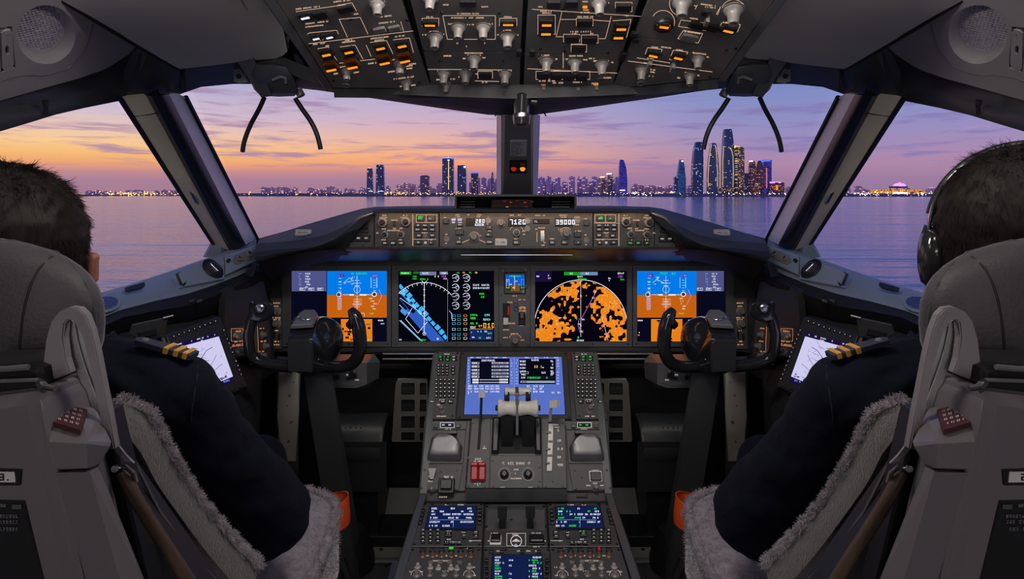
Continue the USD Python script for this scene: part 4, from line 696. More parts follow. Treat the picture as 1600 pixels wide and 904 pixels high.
# ---------------------------------------------------------------- mode control panel under the hood
MP = Plane.through(P(545, 388, 1.700), P(1070, 388, 1.700), P(545, 332, 1.715))
def seg(name, label, pts): 
    t = thing(name, label, 'control panel', MP.hit(sum(p[0] for p in pts) / len(pts), max(p[1] for p in pts)), None); put_poly(t, 'faceplate', MP, pts, -.05, 0, M['mcp']); return t
col = (222, 178, 142); wcol = (225, 215, 230)
def mbtn(t, x, y, w=8, h=8, lit=None, leg=True, cv=None):
    put_box(t, 'button', MP, x, y, w, h, 0, .007, M['key'])
    if cv is not None and leg: c2 = {'g': (60, 235, 90), None: (215, 200, 188), 'w': (240, 240, 255)}[lit]; cv.n = .0073; cv.scrib(x - w * .3, y - 1.1, w * .62, 2.2, c2); cv.n = .0005
def mring(t, x, y, r=4.5): k = MP.k(x, y); part(t, 'connector', mv(lathe([(r * k, 0), (r * k, .003), (r * .7 * k, .003), (r * .7 * k, .0), (0, .0003)], 16), MP.Mp(x, y)), M['knob_cap'])
t = seg('side_switch_panel', 'small curved switch panel at the bareheaded pilot\'s end of the mode panel', [(537, 386), (584, 386), (584, 334), (576, 336), (563, 342), (553, 351), (544, 366)]); cv = Canvas(MP, .0005)
for x in (549, 561.5, 573.5): mbtn(t, x, 372, 11, 10, None, True, cv)
mbtn(t, 570, 353, 12, 9, None, False); mbtn(t, 570, 361, 12, 5, None, False); cv.scrib(546, 365, 6, 2, col); screws(t, MP, [(546, 383), (568, 383), (581, 383)], 1.6); cv.put(t, 'legends')
t = seg('side_switch_panel', 'small curved switch panel at the headset pilot\'s end of the mode panel', [(1023, 386), (1070, 386), (1062, 366), (1053, 351), (1043, 342), (1031, 336), (1023, 334)]); cv = Canvas(MP, .0005)
for x in (1034.5, 1046.5, 1058): mbtn(t, x, 373, 11, 10, None, True, cv)
mbtn(t, 1037, 353, 12, 9, None, False); mbtn(t, 1037, 361, 12, 5, None, False); screws(t, MP, [(1027, 383), (1050, 383), (1064, 383)], 1.6); cv.put(t, 'legends')
def efis(x0, x1, s):
    who = "bareheaded pilot's" if s < 0 else "headset pilot's"
    t = seg('display_control_panel', who + ' display control panel with four round knobs and a grid of keys', [(x0, 386), (x1, 386), (x1, 332.5), (x0, 332.5)]); cv = Canvas(MP, .0005); X = (lambda x: x) if s < 0 else (lambda x: 1612 - x)
    for x, y, r in ((599, 348, 7.5), (635, 347, 7.5), (602, 367, 6.2), (627, 366.5, 6.2)): put_dual(t, MP, X(x), y, r)
    cv.line([(X(645), 334), (X(645), 384)], 1.0, col); a, b = sorted((X(650), X(683))); cv.box(a, 335, b, 347.5, col, .8); cv.line([(X(666), 336), (X(666), 347)], .7, col); cv.line([(X(646), 348.5), (X(684), 348.5)], .6, col) if s > 0 else None
    for x, l in ((657.5, 'g'), (674, None)): mbtn(t, X(x), 341.5, 11, 9, l, True, cv)
    if s < 0: put_box(t, 'switch_lamp', MP, 657.5, 339, 7, 2.4, .007, .0078, E_['green'])
    else: put_box(t, 'switch_lamp', MP, X(673), 340.5, 4, 4, .007, .0078, E_['green'])
    for y in (352, 358.5):
        for x in (653, 664.5, 676): mbtn(t, X(x), y, 9, 5.4, None, True, cv)
    for x, y, w in ((655, 368, 9), (676, 367.5, 9), (654, 378.5, 11), (675, 379, 7)): mbtn(t, X(x), y, w, 6, None, True, cv)
    mring(t, X(664.5), 368, 3); cv.line([(X(646), 373.5), (X(682), 373.5)], .8, col)
    for x in (602.5, 615, 627.5): mbtn(t, X(x), 379.5, 10, 6.5, 'g' if s > 0 else None, True, cv)
    for x, y, w in ((601, 336.5, 8), (600, 340, 14), (634, 336.5, 9), (633, 340, 14), (617, 344, 12), (617, 357, 6), (616, 360, 22), (601, 357.5, 9), (627, 356.5, 9), (590, 364, 4), (664, 363.5, 10), (664, 353, 1), (673, 374.5, 12), (600, 374.5, 8), (627, 374.5, 8)): cv.scrib(X(x) - w / 2, y - 1.2, w, 2.2, col)
    put_box(t, 'toggle', MP, X(616.5), 349, 3, 7, 0, .008, M['key']); k = MP.k(X(665), 379); part(t, 'cursor_key', mv(lathe([(2.2 * k, 0), (2.2 * k, .004), (0, .005)], 10), MP.Mp(X(665), 379)), M['white']); cv.put(t, 'legends')
efis(585.5, 685.5, -1); efis(927.5, 1022, 1)
t = seg('mode_control_panel', 'middle mode panel with speed, heading and altitude readouts', [(687, 386), (926, 386), (926, 332.5), (687, 332.5)]); cv = Canvas(MP, .0005)
for x, y, w, h in ((742, 347, 28, 13), (807.5, 347, 27, 14), (845.5, 346, 26, 8), (881, 347.5, 28, 13.5)):
    p = put_box(t, 'readout', MP, x, y, w, h, -.001, .0012, M['seam'])
c3 = Canvas(MP, .0016)
c3.text(743, 342, 6.2, '280', (250, 250, 255)); c3.rect(742, 349, 756, 353, (215, 215, 235)); c3.scrib(744, 349.8, 11, 2.4, (40, 40, 60)); c3.text(796.5, 342.5, 8, '7120', (240, 240, 255)); c3.text(835.5, 344.5, 3.2, 'FL', (210, 205, 215)); c3.text(868.5, 343, 7.6, '39000', (250, 250, 255)); c3.rect(705.5, 341.5, 712, 344.5, (215, 205, 230)); c3.rect(706, 346, 711, 348.5, (200, 190, 220)); c3.rect(715, 341, 722, 345, (190, 180, 205)); c3.rect(716, 346.5, 722, 348.5, (190, 180, 215)); c3.put(t, 'readout_digits')
for x, y, w, h in ((697, 345.5, 9, 8), (718.5, 363, 13, 8), (717, 378, 9, 6), (764, 355, 9, 7), (764, 366.5, 10, 6), (765, 378, 12, 6), (916, 348, 9, 9), (902, 366.5, 11, 8), (902, 378.5, 11, 7), (882, 378.5, 11, 7), (862.5, 378.5, 9, 7), (807, 378.5, 11, 7), (719, 351, 9, 5)): mbtn(t, x, y, w, h, None, h < 8, cv)
for x, y in ((763, 345), (698, 373), (824, 345), (902, 344.5), (916, 375), (824, 357)): mring(t, x, y)
put_knob(t, MP, 741, 370, 7.2, 1.6, rot=0.1); put_knob(t, MP, 783, 349, 5.5, 1.8); put_dual(t, MP, 807, 363.5, 6.2); put_knob(t, MP, 884, 365, 7, 1.8, rot=.4)
k = MP.k(847, 369); part(t, 'thumb_wheel', mv(mv(lathe([(0, -3.4 * k), (7.5 * k, -3.4 * k), (9.5 * k, -2.6 * k), (9.5 * k, 2.6 * k), (7.5 * k, 3.4 * k), (0, 3.4 * k)], 22), np.array([[0, 0, 1, 0], [1, 0, 0, 0], [0, 1, 0, 0], [0, 0, 0, 1.]])), MP.Mp(847.5, 369, -.004)), M['white'], 30)
p = put_box(t, 'placard', MP, 783, 378.5, 19, 10, 0, .002, M['placard']); cv2 = Canvas(MP, .0024); cv2.scrib(776, 377, 14, 2.6, (70, 66, 60)); cv2.put(t, 'placard_print', PRINT)
cv.line([(736, 373), (722, 379)], .9, col); cv.line([(746, 373), (759, 379)], .9, col); cv.line([(839, 362), (839, 378)], .8, col); cv.arc(807, 363, 11, 200, 340, .6, col, 12); cv.arc(884, 365, 10, 200, 320, .6, col, 10)
for x, y, w in ((716, 335.5, 9), (716, 338.5, 8), (733, 335.5, 5), (750, 335.5, 9), (748, 338.5, 6), (697, 340, 7), (763, 338.5, 5), (764, 350, 8), (718, 356.5, 12), (711, 340, 4), (697, 366, 6), (698, 380, 5), (751, 368, 5), (720, 372, 5), (765, 360.5, 6), (800, 336, 8), (812, 336, 6), (783, 373.5, 18), (845, 336.5, 18), (881, 336, 14), (881, 339, 10), (902, 339, 10), (902, 351, 8), (916, 342, 7), (847, 356, 12), (839, 358, 5), (852, 379, 5), (863, 373, 8), (903, 361, 12), (875, 358, 6), (916, 367, 6), (916, 382, 4), (807, 373, 7), (819, 361, 6), (820, 366, 6), (849, 383, 6)): cv.scrib(x - w / 2, y - 1.2, w, 2.2, col)
screws(t, MP, [(741, 335), (847, 335), (690, 335), (923, 335), (690, 384), (923, 384)], 1.8); cv.put(t, 'legends')
part(t, 'finger_bar', tube(PL((690, 387.5, 1.69), (923, 387.5, 1.69)), .003, 8), M['black'])

# ---------------------------------------------------------------- main instrument panel and its displays
IP = Plane.through(P(430, 545, 1.90), P(1160, 545, 1.90), P(430, 412, 1.945))
ip = thing('instrument_panel', 'black main instrument panel carrying the row of lit displays', 'instrument panel', IP.hit(800, 549))
put_poly(ip, 'panel_plate', IP, [(385, 560), (430, 549), (1160, 549), (1210, 560), (1210, 470), (1180, 395), (412, 395), (385, 470)], -.03, -.004, M['panel_dark'])
part(ip, 'lower_sill', sheet([PL((560, 549, 1.87), (800, 549, 1.87), (1040, 549, 1.87)), PL((560, 553, 1.86), (800, 553, 1.86), (1040, 553, 1.86)), PL((555, 556, 1.90), (800, 556, 1.90), (1045, 556, 1.90)), PL((565, 575, 1.98), (800, 575, 1.98), (1035, 575, 1.98))], .006, 12, False), M['black'])
for y in (552.5, 560.5): part(ip, 'sill_bar', tube(PL((598, y, 1.86), (690, y, 1.86)), .0035, 8), M['alu']); part(ip, 'sill_bar', tube(PL((925, y, 1.86), (1020, y, 1.86)), .0035, 8), M['alu'])
def du(label, x0, y0, x1, y1, s, group='display units'):
    sx0, sy0, sx1, sy1 = s; t = thing('display_unit', label, 'display', IP.hit((x0 + x1) / 2, y1), group); o = IP.poly([(x0, y1), (x1, y1), (x1, y0), (x0, y0)]); i_ = IP.poly([(sx0, sy1), (sx1, sy1), (sx1, sy0), (sx0, sy0)])
    part(t, 'bezel', mv(prism(o.difference(i_), -.004, .006), IP.M()), M['panel']); part(t, 'screen', mv(prism(i_.buffer(.001), -.002, .0005), IP.M()), SCREEN)
    screws(t, PlaneOff(IP, .006), [(x0 + 6, y0 + 4), (x1 - 6, y0 + 4), (x0 + 6, y1 - 4), (x1 - 6, y1 - 4), ((x0 + x1) / 2, y0 + 3), ((x0 + x1) / 2 + 18, y1 - 4)], 1.5); return t
SCREEN = usdkit.material(stage, '/World/Looks/screen_glass', {"p": ("principled_bsdf", {"base_color": (.002, .002, .004), "roughness": .12, "emission_color": L((12, 12, 30)), "emission_strength": .8})}, [], surface="p.BSDF")
MS = PlaneOff(IP, 0)
WH = (225, 228, 240); GR = (40, 225, 60); MG = (225, 70, 225); CY = (60, 190, 255); NAVY = (9, 9, 30)
def pfd(lab, x0, x1, s0, s1, side):
    t = du(lab, x0, 415, x1, 541, (s0, 423, s1, 533)); c = Canvas(IP, .0008); w = s1 - s0; c.rect(s0, 423, s1, 533, NAVY)
    b0, b1 = (s0 + 55, s1) if side < 0 else (s0, s0 + 93); d0, d1 = (s0 + 11, s0 + 54) if side < 0 else (s0 + 93, s1 - 2)
    c.rect(b0, 423, b1, 460, (0, 122, 232)); c.rect(b0, 460, b1, 496, (196, 96, 16)); c.rect(d0 - (11 if side < 0 else 0), 423, d1, 455, (78, 82, 134))
    for i in range(6): c.scrib(d0 + (0 if side < 0 else 14), 426 + i * 4.2, 6, 2.6, (120, 150, 215)); c.scrib(d0 + (10 if side < 0 else 24), 426 + i * 4.2, rng.uniform(7, 11), 2.6, WH)
    for i in range(3): c.box(d0 + 1 + i * 14, 449, d0 + 10 + i * 14, 453.5, WH, .5); c.scrib(d0 + 2 + i * 14, 450, 7, 2.4, WH)
    m = (b0 + b1) / 2 + (0 if side < 0 else -1)
    c.scrib(m - 9, 425.5, 26, 3.0, GR); tx = m - 29; c.rect(tx, 428, tx + 9, 432.5, (84, 40, 150)); c.scrib(tx + 1, 429, 7, 2.4, (200, 140, 255)); ax = m + 22; c.rect(ax + 1, 428.5, ax + 10, 432.5, (84, 40, 150)); c.scrib(ax + 2, 429.2, 8, 2.4, (210, 150, 255))
    c.line([(ax, 433), (ax, 450)], .7, WH); c.line([(ax + 9, 433), (ax + 9, 450)], .7, WH); c.line([(tx + 18, 433), (tx + 8, 442)], .6, WH)
    for i in range(7): c.scrib(tx + rng.uniform(6, 22), 432 + i * 1.8, rng.uniform(3, 8), 1.6, WH)
    for i in range(6): c.rect(tx, 434 + i * 5, tx + 5, 434.7 + i * 5, WH); c.scrib(tx + 1, 434 + i * 5.2, 5, 2.2, WH) if i % 2 else None; c.rect(ax + 3, 437 + i * 4, ax + 7 + i % 3, 437.7 + i * 4, WH)
    c.line([(m, 430), (m, 500)], .7, WH); c.arc(m, 452, 5, 0, 360, .6, WH)
    for y in (438, 442, 446, 467, 471, 475, 479): h = 7 if y in (442, 475) else 4; c.line([(m - h, y), (m + h, y)], .6, WH)
    c.line([(m - 26, 460), (m + 26, 460)], .8, WH); c.rect(m - 12, 459, m + 15, 461.5, (235, 235, 245)); c.rect(m - 5, 459.4, m + 4, 461, (70, 60, 60))
    c.disc(m - 28, 460, 4.2, WH); c.disc(m - 28.6, 460, 2.8, (60, 60, 90)); c.rect(m - 24.5, 458, m - 22, 462, (230, 60, 30)); c.disc(m + 27, 459.5, 4.2, (235, 220, 210)); c.disc(m + 27, 459.5, 2.6, (40, 45, 60)); c.rect(m + 31, 458, m + 34, 461.5, (220, 60, 120))
    c.box(m - 30, 465, m - 24.5, 483.5, (205, 200, 235), .6); c.line([(m - 27, 465), (m - 27, 483)], .5, (160, 150, 210))
    for i in range(8): c.rect(m - 29, 466 + i * 2.2, m - 25, 466.6 + i * 2.2, (200, 196, 235))
    for i in range(5): c.scrib(m + rng.uniform(18, 30), 465 + i * 4, 6, 2.2, (240, 220, 200)); c.line([(m - 6, 467 + i * 3), (m + 8, 467 + i * 3)], .4, (245, 215, 190)) if i < 4 else None
    c.line([(ax + 12, 452), (ax + 17, 462), (ax + 10, 476)], .7, (215, 150, 220)); c.scrib(ax - 2, 488, 10, 2.6, GR); c.line([(m + 4, 489), (m + 11, 489), (m + 12, 494)], .7, WH)
    nx0, nx1 = (s0 + 77, s0 + 126) if side < 0 else (s0 + 22, s0 + 71); c.rect(nx0, 498, nx1, 533, (232, 128, 22)); q = np.random.default_rng(5 if side < 0 else 6)
    for i in range(34):
        yy, xx = q.uniform(498, 532), q.uniform(nx0, nx1 - 5)
        if meshkit.noise(np.array([[xx * .11, yy * .11, 2.0]]))[0] > .48: c.rect(xx, yy, xx + q.uniform(2, 7), yy + q.uniform(1, 3.5), (16, 12, 22))
    mm = (nx0 + nx1) / 2; c.line([(mm, 499), (mm, 533)], .6, WH); c.arc(mm + 4, 512, 8, 150, 400, .6, (240, 220, 200)); c.scrib(mm - 3, 510, 8, 2.2, WH); c.scrib(s0 + 46 if side < 0 else s0 + 1, 499, 10, 2.6, WH); c.scrib(s1 - 14 if side < 0 else s0 + 80, 499, 10, 2.6, WH); c.scrib(s1 - 10 if side < 0 else s0 + 84, 504, 6, 2.4, (200, 200, 215)); c.scrib(s0 + 118 if side < 0 else s0 + 76, 529.5, 5, 2.2, GR)
    if side > 0: c.scrib(s0 + 1, 518, 5, 2.2, WH); c.scrib(s0 + 1, 522, 5, 2.2, (255, 140, 40))
    c.put(t)
pfd('flight display with blue sky over brown ground behind the bareheaded pilot\'s yoke', 442, 611.5, 456, 605, -1); pfd('flight display with blue sky over brown ground behind the headset pilot\'s yoke', 988.5, 1145, 995, 1133, 1)
t = du('navigation display with a slanting blue runway map and engine readings', 613, 415, 779, 541, (623, 423, 772, 533)); c = Canvas(IP, .0008); c.rect(623, 423, 772, 533, (6, 6, 16))
def clipq(pts, col, bx=(624, 441, 698.5, 532.5)):
    g = Polygon(pts).intersection(sbox(*bx))
    if g.area > .05 and g.geom_type == 'Polygon': c.quad(list(g.exterior.coords)[:-1], col)
def band(o0, o1, t0, t1, col):                          # strips along the runway: direction (1, 1.13), offset across it
    d = np.array([.663, .749]); n = np.array([.749, -.663]); b = np.array([625, 452.0]); f = lambda t, o: tuple(b + d * t + n * o); clipq([f(t0, o0), f(t1, o0), f(t1, o1), f(t0, o1)], col)
band(-17, -1, -30, 125, (46, 92, 190)); band(-40, -17, 22, 75, (40, 70, 150)) if 0 else None; band(-10, -4, -8, 42, (8, 10, 30)); band(-15.5, -11, -10, 30, (8, 10, 30))
for a in np.arange(-6, 118, 9.5): band(1, 6.5 + 2 * (int(a) % 2), a, a + 7.5, (64, 178, 250))
for a in np.arange(4, 50, 13): band(-2.5, 1.5, a, a + 8, (90, 205, 255))
for pts in ([(625, 465), (652, 484), (668, 501)], [(644, 481), (634, 498), (653, 520), (668, 502)], [(624, 476), (640, 490)], [(626, 500), (660, 533)]): c.line(pts, .9, (222, 226, 246))
clipq([(629, 480), (638, 487), (633, 493), (625, 486)], (70, 150, 225)); c.line([(624, 500), (657, 532)], 1.1, (90, 190, 250))
c.rect(625, 424, 643, 429, (24, 150, 40)); c.rect(646, 424, 655, 428, (20, 110, 34)); c.rect(656, 424, 682, 430, (110, 122, 150)); c.rect(687, 424, 700, 429, (120, 132, 160)); c.scrib(627, 425, 14, 3, (150, 255, 150)); c.scrib(660, 425, 12, 3, WH); c.scrib(688, 425, 11, 3, WH); c.scrib(645, 430.5, 8, 2.6, GR); c.scrib(645, 434, 8, 2.6, GR); c.scrib(679, 430, 8, 3, WH); c.scrib(690, 430, 8, 3, MG); c.scrib(693, 434, 6, 2.4, WH); c.scrib(626, 431, 5, 2.6, WH); c.scrib(656, 434.5, 16, 2.8, GR)
c.arc(663, 497, 56, 221, 320, 1.0, WH, 30); c.arc(663, 497, 53, 232, 308, .01, WH)
for a in range(226, 318, 8): c.line([(663 + 56 * math.cos(math.radians(a)), 497 + 56 * math.sin(math.radians(a))), (663 + (52 if a % 16 else 50) * math.cos(math.radians(a)), 497 + 52 * math.sin(math.radians(a)))], .8, WH)
c.line([(663, 440), (663, 522)], 1.0, WH); c.line([(699.5, 436), (699.5, 532)], .7, (150, 155, 175)); c.arc(663, 521, 2.4, 0, 360, .8, WH)
for y in (452, 461, 470, 479, 488, 497, 506): c.line([(661.5, y), (664.5, y)], .8, WH)
c.scrib(654, 529, 15, 3, GR); c.scrib(624, 529, 6, 2.6, WH); c.disc(684, 529, 1.6, WH); c.line([(659, 438), (663, 443), (667, 438)], .8, WH)
for x, ys in ((711.5, (434, 449, 463, 477)), (728.5, (434, 449, 463, 477))):
    for i, y in enumerate(ys): c.arc(x, y, 5.6, -150, 120, 1.0, WH, 16); c.line([(x - 5, y), (x, y)], .7, WH); c.rect(x, y - 3, x + 4.5, y - .6, (150, 155, 165)); c.line([(x, y), (x + 3, y + 3)], .7, MG if i == 2 else WH)
for i, y in enumerate((493, 499, 505, 514, 522, 528)):
    for x, k_ in ((709, WH if i % 2 else CY), (717, (60, 180, 170)), (727, (240, 150, 40) if i in (0, 2, 4) else WH)): c.box(x - 2.6, y - 2, x + 2.8, y + 2, k_, .7)
c.line([(702, 485), (706, 490), (706, 498)], .8, WH); c.scrib(714, 424.5, 6, 2.6, GR); c.scrib(723, 424.5, 6, 2.6, (255, 170, 50)); c.scrib(733, 424.5, 5, 2.6, GR); c.scrib(740, 424.5, 8, 2.6, (255, 200, 60))
for y in (443.5, 448): c.scrib(739, y, 28, 3.2, (200, 215, 235))
for y in (457, 462): c.scrib(749, y, 9, 3.4, GR)
for x, y, w, k_ in ((735, 490, 13, GR), (735, 495, 10, (110, 230, 60)), (757, 490, 9, (120, 230, 220)), (755, 497, 13, (130, 235, 225)), (735, 503, 12, GR), (735, 509, 9, WH), (748, 507, 6, (240, 170, 40))): c.scrib(x, y, w, 3.6, k_)
c.text(755, 504, 8, '010', (250, 165, 40)); c.rect(733.5, 513, 770, 514, (245, 150, 40)); c.rect(733.5, 514.6, 770, 531, (22, 40, 96))
for x, y in ((736, 517), (746, 516), (757, 516), (735, 525), (748, 526), (760, 526), (762, 519)): c.scrib(x, y, rng.uniform(6, 9), 2.8, rng.choice([GR, (120, 220, 230), WH]))
c.put(t)
t = du('weather radar display filled with orange rain echoes', 829, 415, 987, 541, (836, 423, 979, 533)); c = Canvas(IP, .0008); c.rect(836, 423, 979, 533, (7, 5, 18)); c.rect(836, 423, 862, 440, (26, 16, 60))
cx, cy, R0 = 907.5, 509.5, 72.5
yy = np.arange(437.5, 532.5, 1.15); xx = np.arange(836, 979, 1.15); gx, gy = np.meshgrid(xx, yy)
fld = .72 * meshkit.fbm(np.stack([gx / 27 + (gy - 480) * .008, gy / 27 - (gx - 907) * .006, np.full(gx.shape, 4.4)], -1), 4, 3) + .28 * meshkit.noise(np.stack([gx / 4.2, gy / 4.2, np.full(gx.shape, 1.0)], -1), 9); rad = np.hypot(gx - cx, np.minimum(gy - cy, 0))
bias = .055 * np.exp(-((gx - 955) ** 2 + (gy - 470) ** 2) / 900) + .05 * np.exp(-((gx - 875) ** 2 + (gy - 490) ** 2) / 1200) + .05 * np.exp(-((gx - 885) ** 2 + (gy - 450) ** 2) / 500) + .05 * np.exp(-((gx - 850) ** 2 + (gy - 520) ** 2) / 300) - .10 * np.exp(-((gx - 912) ** 2) / 90) * (gy > 450) - .10 * np.exp(-((gx - 925) ** 2 + (gy - 525) ** 2) / 260) - .1 * np.exp(-((gx - 968) ** 2 + (gy - 525) ** 2) / 200)
on = (fld + bias > .516) & (rad < R0 - 1); tone = meshkit.noise(np.stack([gx / 1.8, gy / 1.8, np.zeros(gx.shape)], -1), 2)
for i, y in enumerate(yy):
    j = 0
    while j < len(xx):
        if on[i, j]:
            k = j; b0_ = tone[i, j] > .80
            while k < len(xx) and on[i, k] and (tone[i, k] > .80) == b0_: k += 1
            c.rect(xx[j], y, xx[k - 1] + 1.15, y + 1.15, (246, 176, 96) if b0_ else (238, 134, 28), 0); j = k
        else: j += 1
c.n += 2e-5; c.arc(cx, cy, R0, 190, 350, 1.1, WH, 40); c.line([(cx, 437), (cx, 526)], .9, (235, 225, 225)); c.line([(933, 452), (921, 475), (908, 498)], .8, (190, 110, 225)); c.line([(940, 492), (945, 512), (950, 532)], .8, (225, 190, 225)); c.line([(905, 497), (903, 507), (906, 519)], .8, (170, 110, 220))
for x, y, k_ in ((902, 498, GR), (911, 499, WH), (927, 465, WH), (906, 506, WH), (907, 512, CY), (909, 518, WH), (932, 455, WH)): c.scrib(x - 2, y - 1.4, 6, 2.8, k_)
c.rect(881, 424.5, 907, 430, (26, 150, 44)); c.rect(907, 424.5, 934, 430, (104, 136, 176)); c.scrib(890, 425.5, 7, 3.2, (170, 255, 170)); c.scrib(915, 425.5, 9, 3.2, WH); c.scrib(900, 430.8, 12, 2.6, WH); c.scrib(903, 434.5, 14, 2.8, GR); c.scrib(838, 430, 6, 3, WH); c.scrib(854, 429, 7, 2.8, WH); c.scrib(854, 433, 7, 2.8, (180, 180, 200)); c.scrib(965, 425, 11, 3.2, WH); c.scrib(966, 430.5, 9, 3, MG); c.scrib(969, 435, 7, 2.8, GR); c.scrib(950, 433, 5, 3, WH); c.scrib(951, 437, 3, 2.2, WH); c.scrib(902, 525, 4, 4, GR); c.scrib(901, 530, 14, 2.8, WH); c.scrib(964, 530, 5, 2.4, GR); c.scrib(838, 512, 6, 2.4, CY); c.put(t)
# narrow centre strip: standby instrument, gear lever, selectors
t = thing('centre_switch_panel', 'narrow grey strip with standby display and gear lever between the two middle displays', 'switch panel', IP.hit(804, 541)); put_poly(t, 'faceplate', IP, [(780, 541), (828, 541), (828, 415), (780, 415)], -.004, .003, M['panel'])
OFF = PlaneOff(IP, .003); put_box(t, 'standby_bezel', OFF, 804.5, 442, 34, 34, 0, .006, M['black']); c = Canvas(OFF, .0064); c.rect(790, 429, 819.5, 455, (20, 90, 200)); c.rect(790, 446, 819.5, 455, (40, 60, 30)); c.rect(798, 444, 812, 455, (120, 80, 30)); c.line([(804, 430), (804, 452)], .7, WH); c.scrib(796, 430, 18, 2.4, GR); c.box(791, 436, 796, 450, WH, .5); c.box(814, 436, 819, 450, CY, .5)
for i in range(6): c.scrib(792 + i * 4.4, 438 + (i % 3) * 5, 5, 2.2, rng.choice([WH, GR, CY]))
c.put(t)
put_box(t, 'lever_slot', OFF, 791, 487, 11, 27, 0, .002, M['seam']); put_box(t, 'lever_knob', OFF, 790.5, 501, 8, 11, .002, .03, M['ivory']); put_box(t, 'gear_lamp', OFF, 794.5, 485, 2.4, 13, .002, .004, E_['red']); put_box(t, 'toggle_plate', OFF, 815.5, 498, 11, 20, 0, .002, M['seam']); put_box(t, 'toggle', OFF, 815.5, 492, 6, 10, .002, .012, M['key'])
put_knob(t, OFF, 805, 531, 7, 1.6); put_knob(t, OFF, 817, 455, 4, 1.6)
for x, y in ((786, 423), (821, 421), (822, 447), (806, 476), (806, 483)): put_box(t, 'button', OFF, x, y, 6, 6, 0, .005, M['key'])
c = Canvas(OFF, .0005)
for x, y, w, h in ((797, 472, 8, 2.4), (816, 468, 12, 2.2), (817, 482, 9, 7), (801, 505, 12, 2.6), (791, 515, 10, 2.4), (791, 527, 9, 2.2), (816, 508, 9, 2.2), (816, 531, 8, 2.2), (804, 521, 12, 2.2), (805, 462, 8, 2.2)): c.scrib(x - w / 2, y - h / 2, w, min(h, 2.5), (205, 150, 112))
for y in (480, 484, 488): c.scrib(811.5, y, 11, 2.6, (220, 150, 100))
c.arc(805, 531, 10, 200, 340, .6, (205, 150, 112), 10); c.put(t, 'legends'); screws(t, OFF, [(783, 418), (825, 418), (783, 538), (825, 538), (783, 461), (825, 462)], 1.6)
# outboard selector strips beside the flight displays
for sg, pts, who in ((-1, [(428, 545), (456 - 14, 545), (441, 466), (424, 466)], 'bareheaded'), (1, [(1146, 545), (1168, 545), (1166, 466), (1145, 466)], 'headset')):
    t = thing('selector_panel', f'narrow amber lettered knob strip outboard of the {who} pilot\'s flight display', 'switch panel', IP.hit(pts[0][0], 545)); xs = [p[0] for p in pts]; mx = (min(xs) + max(xs)) / 2 + .5; X0, X1 = (425, 455) if sg < 0 else (1142, 1169)
    if sg < 0: pts = [(428, 545), (456 - 15, 545), (441, 466), (424, 466)]; mx = 433
    put_poly(t, 'faceplate', IP, pts, -.004, .004, M['panel']); Q = PlaneOff(IP, .004)
    for y in (486, 506): put_knob(t, Q, mx, y, 5.6, 1.7)
    put_box(t, 'slider', Q, mx - 4, 523, 3, 10, 0, .004, M['key']); put_box(t, 'slider', Q, mx + 4, 526, 3, 10, 0, .004, M['key']); c = Canvas(Q, .0005)
    for y, w in ((473, 12), (478, 9), (496, 14), (499, 11), (516, 6), (533, 8), (538, 10)): c.scrib(mx - w / 2, y - 1, w, 2.2, (205, 150, 112))
    c.put(t, 'legends')
# ---------------------------------------------------------------- centre pedestal
PA = Plane.through(P(640, 770, 1.405), P(960, 770, 1.405), P(640, 770, 1.405) + (0, .1, 0))
PQ = Plane.through(P(650, 768, 1.405), P(960, 768, 1.405), P(650, 655, 1.508)); PD = Plane.through(P(650, 655, 1.508), P(960, 655, 1.508), P(650, 550, 1.657)); QT = PlaneOff(PQ, .04)
lcol = (196, 184, 172); blu = (18, 30, 74)
def hx(x): return 1612 - x                              # the same place on the other half of the pedestal
pd = thing('centre_pedestal', 'wide grey centre pedestal between the two pilots', 'pedestal', A(.009, 1.3, 1.22))
XC = .0095; HW = .229
prof = [(.72, CZ - .735), (1.40, CZ - .735), (1.503, CZ - .597), (1.652, CZ - .468), (1.87, CZ - .50), (1.90, .02), (.72, .02)]
part(pd, 'body', (lambda m: (m[0][:, [2, 0, 1]] + (XC, 0, 0), m[1]))(prism(Polygon(prof), -HW + .012, HW - .012)), M['panel_dark'])
for sg in (-1, 1):
    x = XC + sg * HW; r0 = np.array([(x, .72, CZ - .722), (x, 1.40, CZ - .722), (x, 1.505, CZ - .585), (x, 1.655, CZ - .455)]); inn = (-sg * .016, 0, 0)
    part(pd, 'side_rail', sheet([r0 + inn, r0 + inn + (0, 0, .006), r0 + (0, 0, .006), r0 + (sg * .004, 0, 0), r0 + (sg * .004, 0, -.055), r0 + inn + (0, 0, -.055)], .003, None), M['rail'], 30)
def unit(name, label, pl, pts, cat='control panel', mm='panel', hgt=.0, group=None):
    t = thing(name, label, cat, pl.hit(sum(p[0] for p in pts) / len(pts), max(p[1] for p in pts)), group); put_poly(t, 'faceplate', pl, pts, -.014, hgt, M[mm], .0012); return t
